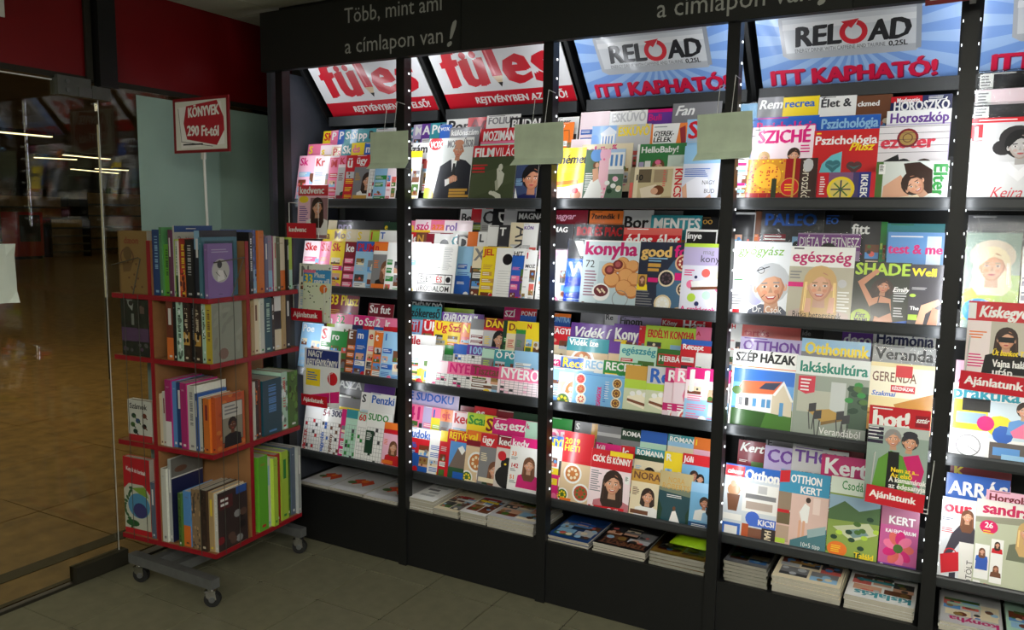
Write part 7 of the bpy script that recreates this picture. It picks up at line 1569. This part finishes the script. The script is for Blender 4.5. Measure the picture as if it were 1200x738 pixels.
# ------------------------------------------------------------------ books
BOOKS = [
(0,'f',-0.0369,0.0406,0.2622,0.17,0.0012,'navyb','~','lb',{},'tall dark blue book'),
(0,'f',0.0046,0.0143,0.2717,0.17,-0.0016,'lgreen','','w',{},'tall pale green book'),
(0,'f',0.0195,0.0306,0.2044,0.139,0.0064,'bgreen','~','dg',{},'short bright green book'),
(0,'f',0.0539,0.0159,0.2626,0.17,-0.0028,'plum','','w',{},'slim plum book'),
(0,'f',0.0717,0.0086,0.2788,0.2,0.0046,'wht','','blu',{'cov': 'lepes'},'big white numbered book taller than neighbours'),
(0,'f',0.0809,0.0091,0.2257,0.1535,0.0019,'lime','','w',{},'slim lime book'),
(0,'f',0.0906,0.0125,0.221,0.1503,-0.0031,'wht','~','g',{'bb': 'dg'},'slim white and green book'),
(0,'f',0.1038,0.039,0.2291,0.1558,0.0041,'fire','~','y',{'bb': 'o'},'red and orange book'),
(0,'f',0.1435,0.0419,0.2276,0.1548,-0.0034,'blk','~','lg',{},'thick black book with pale lettering'),
(0,'f',0.1859,0.0273,0.262,0.2,0.0029,'dkb','','w',{'b': 'lb', 'cov': 'plain'},'dark book with pale top'),
(0,'f',0.2138,0.0152,0.236,0.188,-0.0029,'tealb','','w',{'cov': 'plain'},'teal blue book'),
(0,'f',0.2399,0.0191,0.2117,0.13,-0.0025,'lavb','','w',{'cov': 'purple'},'purple book with round white picture'),
(0,'r',-0.0174,0.0202,0.2537,0.17,0.0028,'blk','~','w',{},'black book with white upright lettering'),
(0,'r',0.0036,0.0249,0.2629,0.17,0.0092,'cloud','','w',{'bb': 'lb'},'cloudy blue book'),
(0,'r',0.0304,0.0329,0.2606,0.17,-0.002,'oran','','dr',{},'orange book'),
(0,'r',0.0706,0.0196,0.2326,0.1582,-0.0004,'vgrey','','w',{},'violet grey book'),
(0,'r',0.091,0.0309,0.2392,0.1627,0.006,'lavg','','mag',{'bb': 'lb'},'lavender grey book'),
(0,'r',0.1225,0.0121,0.2373,0.1614,0.0112,'maga','','w',{},'slim crimson book'),
(0,'r',0.1358,0.0115,0.236,0.1605,0.0052,'wht','','r',{},'slim white book'),
(0,'r',0.1479,0.0202,0.2303,0.1566,0.0023,'olive','','w',{},'dark olive book'),
(0,'r',0.1687,0.0404,0.2299,0.1563,0.0116,'cream','','br',{'bb': 'o'},'cream and orange book'),
(0,'r',0.2097,0.0091,0.2212,0.1504,-0.0033,'blk','','w',{},'slim black book'),
(0,'r',0.2196,0.0348,0.2291,0.1558,0.0097,'lime','','g',{'bb': 'mint'},'yellow green book'),
(0,'l',-0.2284,0.03,0.2551,0.1611,0,'tan','~','dr',{'cov': 'sketch'},'tan book with sketched figure'),
(1,'f',0.0252,0.0377,0.236,0.1605,0.0006,'rust','','w',{'bb': 'o'},'dark rust book'),
(1,'f',0.0635,0.0182,0.236,0.1605,-0.0017,'blk','','w',{},'slim black book'),
(1,'f',0.0823,0.0319,0.236,0.1605,-0.0021,'mint','~','dg',{},'pale green book with dark pattern'),
(1,'f',0.1148,0.033,0.236,0.1605,0.0009,'dkbr','~','cream',{'band': 'go'},'dark book with golden band'),
(1,'f',0.1483,0.0264,0.236,0.1605,0.0091,'blk','~','gy',{},'black book'),
(1,'f',0.1754,0.0335,0.236,0.1605,-0.0011,'dkbr','~','cream',{'band': 'go'},'dark brown book with golden band'),
(1,'f',0.2095,0.0176,0.236,0.1605,0.0053,'mint','~','dg',{},'slim pale green book'),
(1,'f',0.2277,0.0313,0.236,0.165,0.0062,'yel','~','br',{'cov': 'greywhite'},'yellow book with grey-white cover'),
(1,'r',-0.0191,0.0204,0.2286,0.1554,0.002,'tanl','','br',{},'slim tan book'),
(1,'r',0.0022,0.0267,0.236,0.1605,0.0048,'cream','','br',{},'cream book'),
(1,'r',0.0309,0.024,0.2349,0.1597,-0.003,'wht','','g',{},'white book'),
(1,'r',0.0555,0.0463,0.234,0.1591,-0.003,'teald','~','mint',{},'dark teal book'),
(1,'r',0.1024,0.0184,0.2291,0.1558,-0.0007,'dkbr','','w',{},'slim dark brown book'),
(1,'r',0.1235,0.0481,0.236,0.1605,0.0069,'blk','','w',{'b': 'w', 'bb': 'cream'},'black book with white top'),
(1,'r',0.1735,0.0243,0.2351,0.1599,0.0028,'tanl','','br',{},'pale brown book'),
(1,'r',0.1984,0.0263,0.236,0.1605,0.001,'blk','','w',{},'black book with white dot'),
(1,'l',-0.2296,0.03,0.2324,0.1549,0,'dkg','','w',{'cov': 'garden'},'book with dark garden photo cover'),
(2,'f',-0.0369,0.0181,0.2144,0.1458,0.0054,'cream','','br',{},'slim cream book'),
(2,'f',-0.0179,0.0161,0.2259,0.1536,0.0033,'wht','','dr',{},'slim white book'),
(2,'f',0.001,0.0311,0.2772,0.17,0.0008,'maga','','w',{'bb': 'w'},'magenta book with white foot'),
(2,'f',0.0327,0.024,0.2708,0.17,0.0087,'sky','','w',{},'sky blue book'),
(2,'f',0.0573,0.0279,0.2715,0.17,0.0072,'navyb','','w',{},'blue book'),
(2,'f',0.0858,0.0325,0.2717,0.17,-0.0001,'maga','','w',{},'bright magenta book'),
(2,'f',0.119,0.0392,0.2643,0.17,0.0052,'wht','~','gy',{},'thick white book'),
(2,'f',0.1588,0.0138,0.2338,0.159,0.0044,'blu','','w',{},'white book with blue edges'),
(2,'f',0.1731,0.0193,0.2204,0.1499,0.01,'wht','','gy',{},'thin white book'),
(2,'f',0.193,0.0124,0.2172,0.1477,0.0077,'dkg','','w',{},'slim dark green book'),
(2,'f',0.206,0.0305,0.2213,0.1505,0.0006,'oran','','dr',{},'orange book'),
(2,'f',0.2371,0.0219,0.2255,0.16,0.0117,'oran2','','dr',{'cov': 'orangep'},'orange book with white portrait panel'),
(2,'r',-0.0219,0.012,0.2473,0.1682,-0.0021,'wht','','r',{},'slim white and red book'),
(2,'r',-0.0092,0.0233,0.2481,0.1687,0.0027,'dkbr','','o',{},'dark brown book'),
(2,'r',0.0147,0.0188,0.2488,0.1692,0.0081,'rust','','w',{},'rust brown book'),
(2,'r',0.0358,0.1184,0.2411,0.1639,-0.0016,'teald','~','sky',{},'thick teal blue book'),
(2,'r',0.1573,0.0417,0.257,0.17,0.0038,'mint','~','r',{},'pale book with red flowers'),
(2,'r',0.2015,0.0575,0.2539,0.17,-0.0034,'leaf','','w',{},'leaf green book'),
(2,'l',-0.2162,0.03,0.1738,0.1371,0,'wht','~','dk',{'cov': 'szamok'},'white picture book with red foot'),
(3,'f',-0.0997,0.0204,0.2417,0.1644,-0.002,'gyb','','w',{},'slim grey blue book'),
(3,'f',-0.0771,0.0271,0.2469,0.1679,0.0009,'brick','','w',{},'slim brick red book'),
(3,'f',-0.0342,0.0283,0.3132,0.17,-0.0048,'wht','','gy',{},'tall white book leaning at left'),
(3,'f',-0.0037,0.0175,0.3522,0.17,0.0043,'lgr','','w',{'cov': 'navyc'},'pale grey picture book'),
(3,'f',0.0648,0.0158,0.225,0.153,-0.0126,'leaf','','w',{},'green picture book'),
(3,'f',0.0813,0.0377,0.2336,0.1589,-0.0011,'sky','','br',{'bb': 'o'},'colourful picture book'),
(3,'f',0.13,0.0242,0.2485,0.169,-0.0042,'sepia','','dk',{},'first sepia patterned book'),
(3,'f',0.1548,0.0253,0.2516,0.17,-0.0046,'sepia','','dk',{},'second sepia patterned book'),
(3,'f',0.1807,0.0336,0.2549,0.17,-0.0083,'dkbr','','cream',{},'dark brown patterned book'),
(3,'f',0.2149,0.0258,0.2478,0.1685,0.0032,'tanl','','y',{},'pale yellow book'),
(3,'f',0.2413,0.0177,0.2434,0.1655,0.0063,'wht','~','w',{'cov': 'foci'},'dark football picture book'),
(3,'r',-0.0095,0.0568,0.3284,0.17,-0.0078,'bgreen','','r',{},'bright green picture book'),
(3,'r',0.0478,0.0221,0.3126,0.17,-0.0021,'wht','','lb',{},'white and green picture book'),
(3,'r',0.0706,0.0259,0.3049,0.17,-0.0202,'lime','','g',{},'lime picture book'),
(3,'r',0.0991,0.0333,0.3106,0.17,-0.001,'brick','','w',{},'red picture book'),
(3,'r',0.1401,0.0446,0.3129,0.17,-0.0026,'lime','','g',{},'pale lime picture book'),
(3,'r',0.1853,0.0241,0.2996,0.17,0.0078,'leaf','','w',{},'green picture book beside dark ones'),
(3,'r',0.2123,0.0265,0.3122,0.17,0.0027,'gyb','','w',{},'slate picture book'),
(3,'r',0.2394,0.0196,0.3102,0.17,-0.0135,'lgr','','w',{},'grey picture book at the far end'),
(3,'l',-0.2595,0.03,0.3324,0.1525,0,'brick','~','w',{'cov': 'globe'},'red picture book with globe'),
]
def book_cover(kind, W, H, col, rnd):
    a = Art(W, H, col)
    if kind == 'plain':
        a.R(0, 0, 1, 1, col); a.R(0.08, 0.06, 0.9, 0.94, tuple(int(v*0.72) for v in PAL[col]))
    elif kind == 'purple':
        a.lines(0.14, 0.1, 0.7, 2, 'lav', rnd, 0.03, 0.07); a.E(0.5, 0.5, 0.36, 0.36, (196, 196, 190), 24); a.E(0.46, 0.38, 0.1, 0.12, 'k', 12); a.P([(0.4, 0.48), (0.6, 0.5), (0.66, 0.66), (0.36, 0.7)], 'w'); a.L(0.3, 0.52, 0.46, 0.6, 0.02, 'k'); a.L(0.62, 0.5, 0.74, 0.62, 0.03, 'k'); a.ring(0.5, 0.5, 0.35, 0.365, 'lav'); a.lines(0.4, 0.93, 0.2, 1, 'k', rnd, 0.012)
    elif kind == 'lepes':
        a.R(0, 0, 1, 0.09, 'blu'); a.lines(0.3, 0.035, 0.3, 1, 'w', rnd, 0.02); a.T('2', 0.08, 0.15, 0.14, 'gy', bold=0); a.T('lépés', 0.28, 0.16, 0.11, 'dk', w=0.36, bold=0); a.lines(0.1, 0.4, 0.7, 4, 'lg', rnd)
    elif kind == 'sketch':
        a.T('dæon', 0.2, 0.1, 0.16, (140, 60, 36), w=0.6, bold=0.02); a.ring(0.3, 0.42, 0.2, 0.24, 'br'); a.E(0.32, 0.36, 0.15, 0.18, (110, 84, 46), 14); a.P([(0.12, 0.5), (0.5, 0.5), (0.4, 0.64), (0.15, 0.66)], (120, 90, 50))
        for k in range(9):
            a.E(0.3 + 0.6*rnd.random(), 0.5 + 0.45*rnd.random(), 0.035, 0.03, (110, 70, 40), 7)
        a.R(0, 0, 0.05, 1, (120, 92, 50))
    elif kind == 'greywhite':
        a.R(0, 0, 1, 1, (150, 156, 140))
        for k in range(10):
            a.E(rnd.random(), rnd.random(), 0.16, 0.06, rnd.choice([(138, 142, 128), (160, 166, 150)]), 9, rot=rnd.uniform(0, 90))
        a.E(0.36, 0.86, 0.16, 0.14, (130, 100, 86), 10)
    elif kind == 'garden':
        a.R(0, 0, 1, 1, (40, 46, 36)); a.P([(0.2, 0), (0.5, 0), (0.42, 0.2), (0.3, 0.12)], (150, 156, 150)); a.R(0.38, 0.25, 0.48, 0.45, (130, 136, 128)); a.R(0.7, 0.06, 0.86, 0.24, (110, 90, 80)); a.R(0, 0.5, 1, 0.74, (92, 66, 100))
        for k in range(14):
            a.E(rnd.random(), rnd.uniform(0.02, 0.48), 0.08, 0.07, rnd.choice([(30, 36, 26), (52, 58, 44), (44, 40, 34)]), 8)
        for k in range(16):
            a.E(rnd.random(), rnd.uniform(0.72, 1), 0.06, 0.05, rnd.choice([(40, 40, 40), (96, 70, 100), (90, 90, 90)]), 7)
    elif kind == 'orangep':
        for k in range(18):
            a.E(rnd.random(), rnd.random(), 0.08, 0.06, rnd.choice([(186, 76, 30), (224, 130, 60)]), 8)
        a.R(0.2, 0.14, 0.92, 0.86, (60, 56, 50)); a.R(0.215, 0.15, 0.905, 0.85, (206, 206, 196)); a.lines(0.3, 0.2, 0.5, 3, 'gy', rnd, 0.04, 0.09); a.R(0.215, 0.42, 0.905, 0.85, (150, 146, 128)); a.face(0.56, 0.56, 0.12, 'k', 'br', 0, 'k', 0, 0)
    elif kind == 'szamok':
        a.R(0, 0.84, 1, 1, (190, 30, 44)); a.T('Számok', 0.08, 0.08, 0.16, 'dk', w=0.74)
        for k, (x, y) in enumerate(((0.25, 0.38), (0.7, 0.36), (0.2, 0.6), (0.68, 0.62), (0.42, 0.5), (0.3, 0.76))):
            a.E(x, y, 0.1, 0.08, ('dg', 'rust', 'leaf', 'k', 'navyb', 'dg')[k], 10); a.L(x, y, x + 0.12, y + 0.08, 0.04, ('leaf', 'br', 'dg', 'rust', 'leaf', 'k')[k])
    elif kind == 'navyc':
        a.R(0, 0, 1, 1, (32, 40, 86)); a.R(0, 0, 1, 0.22, (120, 120, 116)); a.E(0.3, 0.14, 0.2, 0.08, (110, 76, 60), 12); a.R(0, 0.22, 1, 0.235, 'w')
    elif kind == 'foci':
        a.R(0, 0, 1, 1, (58, 44, 44)); a.R(0.05, 0.08, 0.5, 0.3, (90, 40, 44)); a.lines(0.1, 0.12, 0.36, 2, 'w', rnd, 0.06, 0.12); a.R(0.62, 0.0, 0.98, 0.13, (50, 90, 170))
        for k in range(8):
            a.E(rnd.random(), rnd.uniform(0.35, 0.95), 0.12, 0.1, rnd.choice([(130, 30, 40), (150, 150, 150), (34, 28, 30), (96, 70, 60)]), 9)
    elif kind == 'globe':
        a.R(0, 0, 1, 1, (196, 26, 40)); a.T('Kutyák és barátaik', 0.12, 0.12, 0.11, 'w', w=0.76, rot=-6, bold=0.02); a.P([(0, 0.42), (0.2, 0.34), (0.75, 0.34), (1, 0.45), (1, 0.93), (0.0, 0.93)], (206, 208, 190)); a.E(0.56, 0.62, 0.42, 0.36, (80, 150, 190), 22); a.E(0.6, 0.68, 0.26, 0.22, (62, 62, 120), 14); a.P([(0.3, 0.4), (0.8, 0.36), (0.95, 0.5), (0.6, 0.46)], (130, 170, 60))
        for k in range(13):
            t = k*0.55; a.E(0.14 + 0.13*math.cos(t), 0.4 + 0.045*k, 0.08, 0.045, (40, 96, 50), 8, rot=40*k)
        a.E(0.3, 0.86, 0.26, 0.1, (40, 96, 50), 12); a.R(0, 0.93, 1, 1, (196, 26, 40))
    return a
def book(t, h, d, col, title, tcol, op, seed):
    rnd = random.Random(seed)
    c = 0.0016
    pg = MB().box(c, 0.0015, 0.002, t - c, d - 0.003, h - 0.002).build('page_block', M_PAGES)
    m = MB().box(0, 0, 0, c, d, h).box(t - c, 0, 0, t, d, h).box(c, 0, 0, t - c, c*0.8, h)
    r = m.build('book', SPINE(col))
    pg.parent = r
    a = Art(t, h, col)
    if op.get('bb'): a.R(0, 0.62, 1, 1, op['bb'])
    if op.get('b'): a.R(0, 0, 1, 0.28, op['b'])
    if op.get('band'): a.R(0, 0.5, 1, 0.72, op['band'])
    q = t / h
    if title:                                              # lettering too worn and small to read: a run of strokes
        y_ = 0.1
        while y_ < 0.62:
            e_ = rnd.uniform(0.010, 0.026)
            a.R(0.3, y_, 0.7, y_ + e_, tcol)
            y_ += e_ + rnd.choice([0.008, 0.008, 0.03])
    else:
        a.R(0.3, 0.12, 0.7, 0.4, tcol) if seed % 3 == 0 else a.lines(0.25, 0.1, 0.5, 2, tcol, rnd, 0.03, 0.1)
    if col in ('sepia', 'dkbr', 'mint', 'fire', 'leaf', 'cloud') and t > 0.014:
        for k in range(14):
            a.E(rnd.random(), rnd.random(), 0.2, 0.3, rnd.choice([tuple(int(v*0.6) for v in PAL[col]), tuple(min(255, int(v*1.3)) for v in PAL[col])]), 7)
    a.R(0.3, 0.92, 0.7, 0.955, tcol)
    link('spine_print', a.mesh('spine_ink', lambda x, y, l: (x, -0.0003 - l, y), M_BOOK, 0.00001), r)
    if op.get('cov'):
        a = book_cover(op['cov'], d, h, col, rnd)
        link('front_cover', a.mesh('cover_ink', lambda x, y, l: (t + 0.0003 + l, x, y), M_BOOK, 0.00002), r)
    return r
TIER = ('top', 'second', 'third', 'lowest')
SIDE = {'f': 'front', 'r': 'right', 'l': 'left'}
for n_, (lv, c, p0, t, h, d, deep, col, title, tcol, op, desc) in enumerate(BOOKS):
    q = book(t, h, d, col, title, tcol, op, n_ + 3)
    if c == 'f':
        loc = (p0, -hw + 0.012 + deep); rz = 0
    elif c == 'r':
        loc = (hw - 0.012 - deep, p0); rz = R(90)
    else:
        loc = (p0, -hw + 0.013 + t + deep); rz = R(-90)
    ca, sa = math.cos(STH), math.sin(STH)
    q.location = (SX + loc[0]*ca - loc[1]*sa, SY + loc[0]*sa + loc[1]*ca, LV[lv] + 0.0007)
    q.rotation_euler = (0, 0, STH + rz)
    tag(q, '%s, %s tier, %s side of the book stand' % (desc, TIER[lv], SIDE[c]), 'book', 'books on the %s tier, %s side' % (TIER[lv], SIDE[c]))

# the lettering curve was only a pattern
bpy.data.objects.remove(_fo)
bpy.data.curves.remove(_fc)
